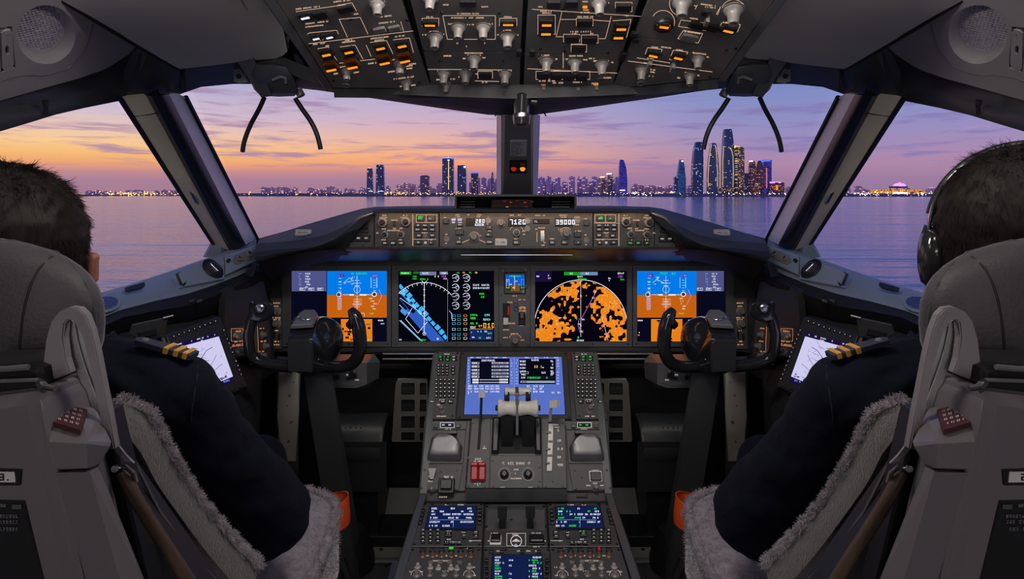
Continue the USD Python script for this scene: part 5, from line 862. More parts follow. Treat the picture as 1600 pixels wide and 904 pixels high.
# forward display and the keypads beside it
t = unit('display_unit', 'tilted blue touch display at the head of the pedestal behind the thrust levers', PD, [(713, 654), (893, 654), (886, 549), (721, 549)], 'display', 'panel_dark'); scr = [(724, 648), (884, 648), (878, 557), (730, 557)]
put_poly(t, 'screen', PD, scr, 0, .0008, SCREEN); c = Canvas(PD, .001); c.quad([(725, 647.5), (883, 647.5), (877.5, 557.5), (730.5, 557.5)], (88, 112, 196)); c.line([(803.5, 558), (804, 647)], .8, (130, 150, 220))
c.rect(735.5, 560, 796, 600, (10, 12, 30)); c.rect(811, 560.5, 868, 600, (8, 9, 22)); c.scrib(750, 561.5, 26, 3.2, WH)
for i, y in enumerate((565.5, 571, 576.5, 582, 587)):
    c.box(737, y, 749, y + 3.2, WH, .6); c.scrib(738.5, y + .6, 9, 2.2, WH); c.rect(768, y, 795, y + 3.2, (165, 170, 190)); c.scrib(770, y + .4, 23, 2.4, (30, 30, 50))
for y in (592, 596): c.rect(738, y, 748, y + 2.8, WH); c.line([(749, y + 1.4), (785, y + 1.4)], .8, WH); c.rect(780, y, 794, y + 2.6, (210, 212, 225))
for i in range(5): c.scrib(812, 563 + i * 5.2, 11, 3, WH); c.scrib(860, 563 + i * 5.2, 7, 3, WH)
c.scrib(830, 561, 16, 3, WH); c.rect(835, 571, 836.5, 575, (240, 220, 60)); c.rect(838.5, 571, 840, 575, (240, 220, 60)); c.rect(845, 571, 846, 575, (240, 220, 60)); c.rect(847, 573.5, 850, 575, (240, 220, 60)); c.scrib(846, 581, 8, 3, WH); c.scrib(861, 582, 7, 3, WH); c.box(813, 580.5, 826, 584, WH, .5); c.rect(814, 588, 867, 592.5, (20, 22, 34)); c.scrib(824, 588.6, 33, 3.2, GR); c.scrib(814, 588.8, 7, 2.8, WH); c.rect(813, 595, 867, 598.5, (150, 155, 175)); c.scrib(815, 595.4, 9, 2.6, (20, 20, 40))
for y in (602, 606, 610.5):
    for x in (731, 741, 749, 758, 766, 774): c.scrib(x, y, 7, 2.8, WH) if rng.random() > .12 else None
    for x in (823, 833, 843): c.scrib(x, y, 7.5, 3, WH)
for i in range(9): c.scrib(731.5, 562 + i * 4.6, 3, 2.4, (200, 210, 245)); c.scrib(870, 562 + i * 4.6, 4, 2.4, (200, 210, 245)); c.scrib(798, 562 + i * 4.6, 3.5, 2, (190, 200, 240)); c.scrib(806, 562 + i * 4.6, 3.5, 2, (190, 200, 240))
for x in (733, 745, 757, 771, 785, 820, 835, 850, 866): c.scrib(x, 557.8, 8, 2, WH)
c.scrib(862, 612, 7, 3, WH); c.scrib(871, 612, 6, 3, WH); c.scrib(729, 613.5, 6, 3, WH); c.put(t); screws(t, PD, [(724, 552), (883, 552), (718, 651), (889, 651)], 1.8)
for s in (-1, 1):
    X = (lambda x: x) if s < 0 else hx; who = "bareheaded" if s < 0 else "headset"
    t = unit('keypad_unit', f'letter keypad strip on the {who} pilot\'s side of the blue display', PD, [(X(663.5), 654), (X(711.5), 654), (X(719.5), 549), (X(681), 549)]); bx_ = lambda a, b: sorted((X(a), X(b)))
    c = Canvas(PD, .0006)
    for i, x in enumerate((689, 700, 710)):
        for y in (558, 562.5): put_box(t, 'lamp_key', PD, X(x), y, 8, 3.6, 0, .003, M['key']); c.n = .0034; c.scrib(X(x) - 2.6, y - 1.2, 5.6, 2.4, GR if i < 2 else lcol)
    a, b = bx_(682, 702); keys(t, PD, a, 569, b, 587, 3, 4, taper=0); a, b = bx_(704, 712); keys(t, PD, a, 571, b, 586, 1, 3)
    a, b = bx_(678.5, 712); keys(t, PD, a, 590.5, b, 622, 5, 5); 
    for x in (675.5, 692, 704): put_box(t, 'button', PD, X(x), 628, 8 if x > 680 else 6, 5, 0, .004, M['key']); c.n = .0043; c.scrib(X(x) - 2.5, 627, 6, 2.2, lcol)
    put_knob(t, PD, X(690), 640, 5.2, 2.0); c.n = .0006
    for x, y, w in ((699, 553, 10), (690, 650, 16), (686, 632, 6), (691, 624.5, 12)): c.scrib(X(x) - w / 2, y - 1, w, 2.1, lcol)
    c.put(t, 'legends'); screws(t, PD, [(X(684), 551.5), (X(715), 551.5), (X(668), 650), (X(707), 650)], 1.8)
# throttle quadrant
tq = thing('throttle_quadrant', 'raised grey thrust lever quadrant in the middle of the pedestal', 'throttle', PQ.hit(806, 768)); qp = [(728, 763), (886, 763), (883, 653), (737, 653)]
g = QT.poly(qp); part(tq, 'housing', mv(bprism(Polygon(list(g.exterior.coords)), -.06, 0, .003), QT.M()), M['panel'], 25)
ft = QT.hit(728, 763), QT.hit(886, 763); part(tq, 'front_face', sheet([[ft[0] + (0, -.001, -.003), ft[1] + (0, -.001, -.003)], [ft[0] + (0, .006, -.034), ft[1] + (0, .006, -.034)], [ft[0] + (0, .03, -.05), ft[1] + (0, .03, -.05)]], .02, 4, False), M['rail'])
for pts in ([(728.5, 762.5), (764, 762.5), (767, 654), (737.5, 654)], [(848, 762.5), (885.5, 762.5), (882.5, 654), (846, 654)], [(765.5, 762.5), (847, 762.5), (846.5, 712), (766.5, 712)]): put_poly(tq, 'cover_plate', QT, pts, 0, .0035, M['panel'], .0008)
Q3 = PlaneOff(QT, .0035)
put_poly(tq, 'lever_slot', QT, [(778, 708), (838, 708), (836, 654), (781, 654)], -.0005, .001, M['seam']); put_poly(tq, 'slot_cheek', QT, [(768, 708), (779, 708), (782, 654), (770, 654)], 0, .016, M['black'], .004); put_poly(tq, 'slot_cheek', QT, [(836, 708), (846, 708), (845, 654), (834, 654)], 0, .016, M['black'], .004)
put_poly(tq, 'speed_brake_slot', Q3, [(745.5, 702), (750, 702), (753, 656), (748.5, 656)], 0, .0008, M['seam'])
c = Canvas(Q3, .0006)
lv = PlaneOff(QT, .0)
sb = part(tq, 'speed_brake_lever', tube([QT.hit(750, 668, -.004), P(751.5, 640, 1.44), P(752.5, 618, 1.415)], .0035, 8), M['steel']); part(sb, 'lever_knob', hull([P(x, y, d) for x, y in ((747.5, 621), (758, 621), (757, 609), (748.5, 610)) for d in (1.405, 1.425)]), M['ivory'])
for x0, x1 in ((777.5, 806.5), (809.5, 841)):
    xm = (x0 + x1) / 2; lever = part(tq, 'thrust_lever', hull([p for d, n in ((1, 0),) for p in (*[QT.hit(xx, 700, -.004) for xx in (xm - 9, xm + 9)], *[QT.hit(xx, 672, -.004) for xx in (xm - 9, xm + 9)], *PL((xm - 10, 650, 1.395), (xm + 10, 650, 1.395), (xm - 10, 640, 1.43), (xm + 10, 640, 1.43)))]), M['black'])
    prof_ = [(0, 0), (.82, 0), (.98, .05), (1, .14), (.8, .38), (.74, .55), (.86, .82), (.92, .93), (.8, 1), (0, 1)]; a, b = P(x0, 637, 1.405), P(x1, 637, 1.405); Lh = b[0] - a[0]; T = np.array([[0, 0, 1, a[0]], [1, 0, 0, a[1]], [0, 1, 0, a[2]], [0, 0, 0, 1.]]); pr = prof_ if x0 < 800 else [(r_, 1 - z_) for r_, z_ in prof_][::-1]
    part(lever, 'grip', mv(lathe([(r_ * .0205, z_ * Lh) for r_, z_ in pr], 22), T), M['ivory'], 50)
    part(lever, 'autothrottle_button', mv(lathe([(0, 0), (.007, 0), (.006, .005), (0, .006)], 14), np.array([[0, 0, -1 if x0 < 800 else 1, (a if x0 < 800 else b)[0]], [1, 0, 0, a[1]], [0, 1, 0, a[2]], [0, 0, 0, 1.]])), M['key'])
    z0, z1 = (788.5, 807) if x0 < 800 else (809, 828.5); a, b = P(z0, 611.5, 1.44), P(z1, 611.5, 1.44); Lh = b[0] - a[0]; T[:3, 3] = a
    rl = part(tq, 'reverse_lever', hull([*PL((xm - 4, 640, 1.43), (xm + 4, 640, 1.43), (xm - 4, 612, 1.43), (xm + 4, 612, 1.43), (xm - 4, 640, 1.445), (xm + 4, 612, 1.45), (xm - 4, 612, 1.45))]), M['black']); part(rl, 'reverse_grip', mv(lathe([(r_ * .0115, z_ * Lh) for r_, z_ in prof_], 18), T), M['ivory'], 50)
k = P(808, 640, 1.40); part(tq, 'centre_fin', cbox(k[0] - .004, k[0] + .004, 1.392, 1.44, CZ - .575, CZ - .475, .001), M['steel'])
fl = part(tq, 'flap_lever', hull([QT.hit(856, 662, 0), QT.hit(861, 662, 0), QT.hit(857, 655, 0), *PL((859, 634, 1.412), (863.5, 634, 1.412), (859, 634, 1.425))]), M['steel']); part(fl, 'flap_handle', hull([P(x, y, d) for x, y in ((858.5, 637), (870, 636), (871, 624), (859, 625)) for d in (1.40, 1.425)]), M['ivory']); part(fl, 'release_tab', hull([P(x, y, d) for x, y in ((869.5, 634.5), (875, 634), (875, 625), (870, 625)) for d in (1.405, 1.42)]), M['placard'], label='yellowish release tab')
put_poly(tq, 'flap_gate', Q3, [(854, 736), (862.5, 736), (865, 662), (857, 662)], 0, .004, M['ivory'], .001)
for i, y in enumerate((676, 690, 702, 712, 724)): put_box(tq, 'gate_notch', Q3, 857 + (i % 2) * 3 - (y - 690) * .04, y, 7, 3, .0035, .006, M['bronze' if i % 2 else 'key'])
for y, s_ in ((672, '1'), (688, '10'), (701, '0.2'), (714, '02'), (726, '420')): c.text(871, y - 2, 3.6, s_, lcol)
for x in (741.5, 753.5):
    put_box(tq, 'fuel_switch', Q3, x, 737, 11.5, 29, 0, .012, M['red'], .003); put_box(tq, 'switch_ridge', Q3, x, 727, 11, 6, .011, .018, M['red'], .002)
for x in (788, 825): 
    kk = Q3.k(x, 741); part(tq, 'knob_collar', mv(lathe([(10 * kk, 0), (10 * kk, .002), (8.6 * kk, .002), (8.6 * kk, 0)], 24), Q3.Mp(x, 741)), M['knob_cap']); put_knob(tq, Q3, x, 741, 5.4, 1.7, M['key'], 0)
for x, y, w in ((748, 716.5, 11), (748, 720, 15), (747, 755, 11), (757, 700, 9), (757, 697, 2), (747, 757.5, 2), (807, 733, 8), (807, 747, 18), (806, 739, 3), (868, 663, 10), (870, 667, 8)): c.scrib(x - w / 2, y - 1, w, 2.3, lcol)
c.text(793.5, 721.5, 4, 'OIC BONG', lcol); c.arc(787, 723, 1.6, 40, 320, .7, lcol, 10); c.arc(826.5, 723, 1.5, 0, 360, .7, lcol, 10); c.put(tq, 'legends')
screws(tq, Q3, [(732, 715), (762, 715), (732, 758.5), (758, 759), (771, 759), (770, 718), (842, 759), (843, 751), (843, 729), (843, 704), (774, 705), (853, 759), (879, 759), (864, 751), (879, 660), (740, 660)], 2.2)
# side consoles with palm rests
for s in (-1, 1):
    X = (lambda x: x) if s < 0 else hx; who = 'bareheaded' if s < 0 else 'headset'; con = unit('side_console', f'grey console strip beside the quadrant on the {who} pilot\'s side, with a moulded palm rest', PQ, [(X(654.5), 767), (X(727), 767), (X(735), 657), (X(663), 657)])
    pr_ = [(X(666), 722), (X(721), 723), (X(724), 700), (X(714), 683), (X(704), 677), (X(684), 676), (X(674), 684)]; lo_ = [PQ.hit(*p) for p in pr_]; hi = [PQ.hit(x, y - 3, .024) for x, y in ((X(673), 715), (X(716), 716), (X(719), 699), (X(710), 688), (X(702), 684), (X(686), 684), (X(678), 690))]
    part(con, 'palm_rest', refine(hull(lo_ + hi), 2, 4), M['alu'], 50); put_poly(con, 'rest_base', PQ, [(X(663), 724), (X(724), 724), (X(728), 672), (X(669), 672)], 0, .003, M['panel'], .001)
    p = put_poly(con, 'selector_plate', PQ, [(X(668), 671), (X(728), 671), (X(731), 658), (X(672), 658)], 0, .003, M['panel'], .0008); R3 = PlaneOff(PQ, .003); c = Canvas(R3, .0005); put_box(con, 'lamp_window', R3, X(699), 664, 22, 8, 0, .0025, M['seam']); c.n = .0028; a, b = sorted((X(688), X(710))); c.box(a, 660, b, 668.5, WH, .7); 
    for x in (694, 704): c.scrib(X(x) - 3, 662.5, 6, 2.6, WH if s < 0 else GR)
    for x in (681, 716): put_box(con, 'button', R3, X(x), 666, 7, 5, 0, .005, M['key'])
    put_box(con, 'rest_button', PQ, X(708), 679, 14, 5, .012, .026, M['key'])
    c.n = .0006; c.scrib(X(700) - 6, 669, 12, 2, lcol); c.put(con, 'legends')
    q = put_poly(con, 'switch_plate', PQ, [(X(657), 765), (X(717), 766), (X(724), 727), (X(661), 727)], 0, .003, M['panel'], .0008); c = Canvas(R3, .0006)
    if s < 0:
        part(con, 'trim_lever', hull([R3.hit(674, 745, 0), R3.hit(677, 747, 0), *PL((669.5, 731, 1.41), (681.5, 731, 1.41), (672, 748, 1.415), (677, 748, 1.415), (671, 731, 1.425), (680, 731, 1.425))]), M['white']); put_knob(con, R3, 675, 764, 3.4, 2.2); put_box(con, 'guarded_switch', R3, 698, 760, 25, 24, 0, .012, M['black'], .002); put_box(con, 'switch_cap', R3, 698, 758.5, 18, 15, .011, .02, M['key'])
        for x, y, w in ((668, 743.5, 10), (668, 747, 8), (671, 751.5, 12), (701, 744, 15), (702, 746.5, 14), (693, 776, 14)): c.scrib(x - w / 2, y - 1, w, 2.2, lcol)
    else:
        k_ = X(681.5); put_box(con, 'square_switch', R3, k_, 744, 20, 17, 0, .004, M['white'], .001); put_box(con, 'switch_cap', R3, k_, 744.5, 17, 14, .0035, .008, M['key']); put_knob(con, R3, k_, 762, 4.2, 2.4); put_box(con, 'latch', R3, X(703), 772, 18, 2, 0, .003, M['key'])
        for x, y, w in ((k_, 734.5, 14), (k_, 754.5, 8), (X(692), 758, 8), (X(671), 758, 6)): c.scrib(x - w / 2, y - 1, w, 2.2, lcol)
    c.put(con, 'switch_legends'); screws(con, R3, [(X(664), 734), (X(714), 734), (X(659), 762), (X(712), 763), (X(703), 745), (X(689), 736)], 2.0)
# aft pedestal: radio units, flap unit, audio panels
def cdu(label, pts, scr, s):
    t = unit('radio_control_unit', label, PA, pts); put_poly(t, 'screen_frame', PA, [(scr[0][0] - 3, scr[0][1] + 2), (scr[1][0] + 3, scr[1][1] + 2), (scr[2][0] + 2, scr[2][1] - 1.5), (scr[3][0] - 2, scr[3][1] - 1.5)], 0, .0015, M['black']); put_poly(t, 'screen', PA, scr, .0015, .002, SCREEN); c = Canvas(PA, .0022); c.quad([tuple(p) for p in scr], blu); return t, c
for s in (-1, 1):
    X = (lambda x: x) if s < 0 else hx; who = 'bareheaded' if s < 0 else 'headset'; S2 = lambda a, b: sorted((X(a), X(b)))
    t, c = cdu(f'radio unit with dark blue screen and keypad on the {who} pilot\'s side of the pedestal', [(X(643), 853), (X(753), 853), (X(756), 786), (X(661), 786)], [p for p in ([(665.5, 826), (741, 827), (744, 792.5), (673, 792)] if s < 0 else [(872, 826), (943, 826), (936, 792), (868, 793)])], s); x0, x1 = (674, 742) if s < 0 else (872, 936)
    for i, (y, sp) in enumerate(((794, ((0, 12), (30, 8), (56, 9))), (798.5, ((0, 8), (13, 9), (46, 6), (57, 9))), (803, ((0, 9), (18, 30), (50, 18))), (808.5, ((-2, 13), (26, 10), (38, 6), (54, 12))), (815, ((-3, 18), (30, 7), (45, 22))), (821, ((-4, 16), (17, 16))))):
        for dx, w in sp: c.scrib(x0 + dx, y, w, 2.9, GR if (s > 0 and rng.random() < .35) else (228, 232, 250))
    c.line([(x0 - 3, 813.2), (x1 - 4, 813.4)], .6, (150, 160, 210)); c.line([(x0 + 35, 808), (x0 + 34, 825)], .6, (150, 160, 210)); c.put(t); c = Canvas(PA, .0006)
    for i in range(4):
        for xx in (661 - i * 1.6, 750 - i * .2): put_box(t, 'line_key', PA, X(xx), 799 + i * 6.4, 6, 4.2, 0, .005, M['key'])
    a, b = S2(655, 690); keys(t, PA, a, 826.5, b, 850, 3, 4, .62)
    for x, y, w, h in ((700.5, 836, 11, 6), (725, 835, 5.5, 5), (725, 839.5, 5.5, 5), (743.5, 834, 9, 4.4), (743, 840, 9, 4.4), (698, 850, 8, 4), (707.5, 850, 6, 4), (717.5, 850, 8, 4)): put_box(t, 'key', PA, X(x), y, w, h, 0, .005, M['key']); c.n = .0053; c.scrib(X(x) - 2, y - .8, 4.5, 1.8, GR if (s > 0 and x == 700.5) else lcol); c.n = .0006
    for x, y, w in ((702, 830, 9), (702, 842.5, 8), (725, 831, 7), (699, 788.5, 8), (720, 788.5, 10), (736, 845, 4)): c.scrib(X(x) - w / 2, y - 1, w, 2, lcol)
    a, b = S2(732, 752); c.line([(a, 844.5), (b, 844.5)], .6, lcol); a, b = S2(697, 721); c.line([(a, 846.6), (b, 846.6)], .6, lcol); c.put(t, 'legends'); screws(t, PA, [(X(664), 788), (X(752), 788), (X(648), 850), (X(749), 851), (X(700), 788), (X(676), 788)], 2.0)
    # audio control panel
    t = unit('audio_control_panel', f'audio panel with rows of pale push knobs on the {who} pilot\'s side of the pedestal', PA, [(X(610), 960), (X(749), 960), (X(752.5), 855), (X(642.5), 855)]); c = Canvas(PA, .0006)
    for i, x in enumerate((660.5, 676, 690, 705, 720, 735.5)):
        put_box(t, 'button', PA, X(x), 861, 9, 4, 0, .006, M['key']); put_knob(t, PA, X(x), 869, 4.3, 1.7, M['bronze_knob'], cap=False)
        if (i == 3 and s < 0): put_box(t, 'switch_lamp', PA, X(x), 860.5, 7, 3, .006, .0068, E_['green'])
        if s > 0 and i == 1: put_box(t, 'switch_lamp', PA, X(x), 866, 3, 2.4, .01, .0145, E_['red'])
    for x, y, r, m in ((652.5, 886, 4.6, 'white'), (672.5, 887, 4.4, 'white'), (685, 888, 4.4, 'white'), (704.5, 888, 4.6, 'white'), (714, 889, 4.4, 'white'), (733.5, 886.5, 4.6, 'white'), (672, 898, 4.4, 'knob'), (694, 898, 4.8, 'knob'), (712.5, 898, 4.4, 'knob'), (651, 898.5, 6, 'knob'), (733, 899, 6, 'knob')): put_knob(t, PA, X(x), y, r * .86, 1.6, M['knob_pale' if m == 'white' else m], cap=False)
    for x in (673, 688, 703, 718): put_box(t, 'button', PA, X(x), 880.5, 8, 3.4, 0, .005, M['knob_cap'])
    for x, y, w in ((668, 868, 5), (683, 868, 4), (698, 868, 4), (713, 868, 4), (728, 868, 4), (742, 886, 8), (642, 893, 5), (660, 893, 8), (690, 876, 30), (696, 892, 10), (735, 856.8, 10), (742, 899, 6)): c.scrib(X(x) - w / 2, y - 1, w, 2, lcol)
    c.arc(X(651), 899, 9, 180, 360, .6, lcol, 12); c.arc(X(733), 899.5, 9, 180, 360, .6, lcol, 12); c.put(t, 'legends'); screws(t, PA, [(X(645), 859), (X(748), 859)], 2.2)
t = unit('flap_trim_unit', 'grey unit with two dark levers between the two radio units', PA, [(756, 853), (856, 853), (852.5, 787), (759, 787)]); c = Canvas(PA, .0006)
put_poly(t, 'recess', PA, [(760, 828), (851, 828), (850, 796), (762, 796)], 0, .001, M['alu'])
for x in (785, 828.5):
    lv_ = part(t, 'lever', hull([PA.hit(x - 5, 826, 0), PA.hit(x + 5, 826, 0), PA.hit(x - 5, 812, 0), PA.hit(x + 5, 812, 0), *PL((x - 5, 806, 1.245), (x + 5, 806, 1.245))]), M['key']); part(lv_, 'lever_handle', refine(hull([P(xx, y, d) for xx, y in ((x - 7, 809), (x + 7, 809), (x - 7.5, 791), (x + 7.5, 791)) for d in (1.235, 1.26)]), 0, 0), M['black'], 25); put_box(lv_ if 0 else t, 'lever_tag', PA, x, 792, 7, 1.6, .045, .047, M['placard'])
for x, w in ((774.5, 18), (838.5, 24)): put_box(t, 'square_switch', PA, x, 844.5, w, 14, 0, .004, M['white'] if x < 800 else M['black'], .001); put_box(t, 'switch_cap', PA, x, 844.5, w - 3, 11, .0035, .009, M['key'])
put_poly(t, 'dial_plate', PA, [(790.5, 853), (822, 853), (821.5, 832), (791.5, 832)], 0, .002, M['panel']); D2 = PlaneOff(PA, .002); c2 = Canvas(D2, .0004); c2.arc(806.5, 845, 8.5, 0, 360, .9, WH, 28); c2.quad([(799, 846), (814, 846), (806.5, 841)], lcol); c2.box(791.5, 832.5, 821.5, 853, lcol, .7); c2.scrib(800, 834, 12, 2.2, lcol); c2.arc(806, 851.5, 1.6, 0, 360, .7, WH, 10); c2.put(t, 'dial_print')
for x, y, w in ((774, 833, 14), (774, 835.5, 11), (838, 833, 18), (764, 845, 4), (852, 845, 4), (838, 854, 10)): c.scrib(x - w / 2, y - 1, w, 2, lcol)
c.put(t, 'legends'); screws(t, PA, [(761, 791), (850, 791), (760, 823), (854, 823), (790, 812), (799, 812)], 2.4)
t, c = cdu('third radio unit with green and white screen lines at the bottom middle', [(755, 960), (862, 960), (858.5, 855), (756.5, 855)], [(767, 940), (850, 940), (845.5, 868), (770.5, 868)], 0)
for i in range(9):
    y = 870.5 + i * 4.3
    for x, w, k_ in ((773, rng.uniform(9, 18), WH if i not in (3, 4, 7) else GR), (795, rng.uniform(0, 10), WH), (826 if i % 2 else 832, rng.uniform(10, 17), GR if i in (1, 2, 5, 8) else WH)):
        if w > 5: c.scrib(x, y, w, 3, k_)
c.put(t); c = Canvas(PA, .0006)
for y in (877, 885.5, 894, 902): put_box(t, 'line_key', PA, 760.5, y, 6, 4.4, 0, .005, M['key']); put_box(t, 'line_key', PA, 854.5, y, 6, 4.4, 0, .005, M['key'])
for x in (776, 806, 822, 836): c.scrib(x, 859.5, 8, 2.2, lcol)
for x in (768, 784, 816, 842): put_box(t, 'button', PA, x, 863, 7, 3.4, 0, .004, M['key'])
c.put(t, 'legends'); screws(t, PA, [(759, 859), (856, 859), (790, 859), (818, 862)], 2.0)
for x in (606, 926 + 58): pass
t = thing('seat_belt_buckle', 'small steel buckle lying against the foot of the pedestal beside the carpet', 'buckle', P(613, 904, 1.35)); part(t, 'tongue', hull(PL((606, 904, 1.35), (618, 904, 1.35), (612, 876, 1.40), (622, 877, 1.40), (612, 880, 1.42), (620, 881, 1.42))), M['steel']); part(t, 'pin', tube(PL((603, 884, 1.37), (611, 881, 1.39)), .003, 8), M['chrome'])
# ---------------------------------------------------------------- side ledges, tablets, footwells, control yokes
def side(s):
    who = 'bareheaded pilot' if s < 0 else 'pilot with the headset'
    up = np.vstack([A(-.985, .2, .325), A(-.985, .8, .275), PL((140, 463, 1.345), (200, 446, 1.50), (280, 420, 1.70), (345, 397, 1.94), (400, 374, 2.18))])
    lo = np.vstack([A(-.90, .2, .37), A(-.905, .8, .31), PL((145, 489, 1.285), (200, 469, 1.39), (285, 452, 1.58), (350, 432, 1.76), (405, 407, 1.93))])
    l2 = lo + (.012, -.01, -.012); l3 = np.vstack([A(-.84, .2, .43), A(-.84, .8, .37), PL((152, 512, 1.20), (200, 492, 1.32), (290, 478, 1.52), (355, 455, 1.68), (412, 425, 1.84))]); l4 = np.vstack([A(-.9, .2, .5), A(-.9, .8, .44), PL((150, 532, 1.24), (205, 512, 1.38), (300, 500, 1.60), (365, 480, 1.76), (425, 452, 1.92))])
    n = 16; q = lambda x: lin(x, n)
    lg = thing('side_ledge', f'blue-grey window ledge curving past the {who}', 'ledge', A(-.95, 1.4, .3))
    part(lg, 'top', sheet([q(up) + (-.014, 0, -.002), q(up) , q(up * .5 + lo * .5), q(lo), q(l2)], .008), M['ledge'], 45); part(lg, 'lower_roll', sheet([q(l2), q(l3), q(l4)], .008), M['soft'], 50)
    LP = Plane.through(P(285, 452, 1.58), P(350, 432, 1.76), P(280, 420, 1.70)); LP = Plane.through(P(285, 452, 1.575), P(350, 436, 1.735), P(281, 424, 1.61)); O1 = PlaneOff(LP, .004)
    # raised panel with the air outlet and jacks
    put_poly(lg, 'outlet_panel', O1, [(282, 449), (350, 436), (349, 399), (281, 424)], -.10, .003, M['ledge'], .0012); L2 = Plane.through(P(351, 433, 1.74), P(405, 408, 1.90), P(350, 399, 1.80)); O2 = PlaneOff(L2, .004); put_poly(lg, 'jack_panel', O2, [(352, 430), (404, 406), (402, 382), (351, 399)], -.09, .003, M['ledge'], .0012)
    k = O1.k(331, 421); T = O1.Mp(331, 421, .003); ko = k * 1.05; gp = thing('air_outlet', f'round black swivel air outlet set in the ledge of the {who}', 'air vent', O1.hit(331, 437)); part(gp, 'rim', mv(lathe([(17 * ko, 0), (17.5 * ko, .003), (15 * ko, .006), (13 * ko, .003), (13 * ko, 0)], 30), T), M['black'], 40); part(gp, 'ball', mv(lathe([(13 * ko, .001), (12 * ko, .006), (8 * ko, .009), (7.4 * ko, .004), (0, .003)], 28), T), M['footbox'], 40); part(gp, 'vane', mv(cbox(-1.4 * ko, 1.4 * ko, -8 * ko, 8 * ko, .003, .010, .0006), T @ np.array([[.95, -.3, 0, 0], [.3, .95, 0, 0], [0, 0, 1, 0], [0, 0, 0, 1.]])), M['steel'])
    k = O2.k(380, 402) * 1.0
    put_poly(lg, 'jack_plate', O2, [(363, 411), (369, 415), (392, 405), (394, 397), (388, 391), (367, 399), (363, 405)], .003, .005, M['knob_cap'])
    for x, y, r, m in ((371, 405.5, 5.5, 'knob'), (387, 398.5, 6, 'knob'), (354.5, 409.5, 2.6, 'black')): part(lg, 'jack', mv(lathe([(r * k, 0), (r * k, .009), (r * .6 * k, .010), (r * .55 * k, .003), (0, .003)], 18), O2.Mp(x, y, .004)), M[m], 30); part(lg, 'jack_hole', mv(lathe([(0, 0), (r * .5 * k, 0), (r * .4 * k, .005), (0, .0055)], 12), O2.Mp(x, y, .006)), M['seam'])
    for x in (300, 312): part(lg, 'latch', hull([P(x - 4, 473, 1.535), P(x + 4, 470, 1.545), P(x - 4, 469, 1.535), P(x + 4, 466, 1.545), P(x - 3, 472, 1.57), P(x + 3, 468, 1.57)]), M['steel'])
    hd = put_poly(lg, 'handle_recess', O1, [(274, 429), (280, 426), (289, 444), (286, 448), (281, 446)], .0, .006, M['black'], .001); put_poly(lg, 'handle', O1, [(276, 430), (279.5, 428.5), (286.5, 443), (283, 446)], .006, .012, M['ledge'], .001)
    L3 = PlaneOff(Plane.through(P(145, 489, 1.285), P(200, 469, 1.39), P(140, 463, 1.345)), .002); put_poly(lg, 'slot', L3, [(194, 452), (225, 443), (226, 448), (220, 452), (200, 457), (195, 456)], .001, .006, M['black'], .001)
    el = [(163 + 21 * math.cos(t) - 2 * math.sin(t), 475.5 - 7 * math.cos(t) * .42 - 9.5 * math.sin(t)) for t in np.arange(26) * 2 * math.pi / 26]; el2 = [(163 + 26 * math.cos(t) - 2 * math.sin(t), 475.5 - 8.5 * math.cos(t) * .42 - 13 * math.sin(t)) for t in np.arange(26) * 2 * math.pi / 26]
    t = thing('ledge_speaker', f'oval perforated grille on the ledge beside the {who}\'s shoulder', 'loudspeaker', L3.hit(163, 486)); g = L3.poly(el); put_poly(t, 'rim', L3, el2, .0, .003, M['ledge'], .001); hs = [Point(x, y).buffer(.0017, 2) for i, x in enumerate(np.arange(g.bounds[0], g.bounds[2], .0052)) for y in np.arange(g.bounds[1] + (i % 2) * .0026, g.bounds[3], .0052) if g.buffer(-.002).contains(Point(x, y))]
    part(t, 'grille', mv(prism(g.difference(unary_union(hs)), .0035, .0048), L3.M()), M['steel'], False); part(t, 'cloth', mv(prism(g, .003, .0034), L3.M()), M['seam'])
    # side panel below the ledge, with the tablet
    struct('trim', sheet([q(l4) + (-.02, .01, .01), q(np.vstack([A(-.78, .2, .66), A(-.78, .8, .62), A(-.76, 1.28, .60), A(-.72, 1.40, .60), A(-.68, 1.50, .60), A(-.72, 1.64, .58), A(-.775, 1.82, .54)])), q(np.array([A(-.80, .2, 1.2), A(-.8, 1.0, 1.2), A(-.78, 1.4, 1.2), A(-.84, 1.9, 1.2)]))], .02), M['panel_dark'], 40)
    TP = Plane.through(P(255, 606, 1.27), P(383, 604, 1.455), P(342, 496, 1.50)); TP = Plane.through(P(258, 527, 1.30), P(342, 496, 1.50), P(383, 605, 1.45)); TP = TP if TP.n @ (np.array([0, 0, CZ]) - TP.o) > 0 else Plane(TP.o, TP.u, -TP.v)
    tb = thing('side_tablet', f'tilted tablet with a pale chart on the side panel of the {who}', 'tablet display', TP.hit(350, 612)); body = [(257, 527), (341, 496), (384, 605), (352, 618), (285, 640)]
    bz = [(258, 526), (342, 495.5), (384, 604.5), (300, 641)]; sc = [(272, 538), (337, 521), (364, 597), (302, 624)]
    put_poly(tb, 'back', TP, [(254, 524), (343, 492), (388, 606), (300, 646)], -.05, -.001, M['black'], .004); put_poly(tb, 'bezel', TP, bz, -.002, .004, M['panel_dark'], .001); put_poly(tb, 'screen', TP, sc, .004, .005, SCREEN); c = Canvas(TP, .0054)
    lerp = lambda u, v: tuple(np.array(sc[0]) * (1 - u) * (1 - v) + np.array(sc[1]) * u * (1 - v) + np.array(sc[2]) * u * v + np.array(sc[3]) * (1 - u) * v); box4 = lambda u0, v0, u1, v1, k_: c.quad([lerp(u0, v1), lerp(u1, v1), lerp(u1, v0), lerp(u0, v0)], k_)
    box4(0, 0, 1, 1, (26, 16, 60)); box4(.0, .075, 1, .90, (205, 202, 238)); r_ = random.Random(5 if s < 0 else 6)
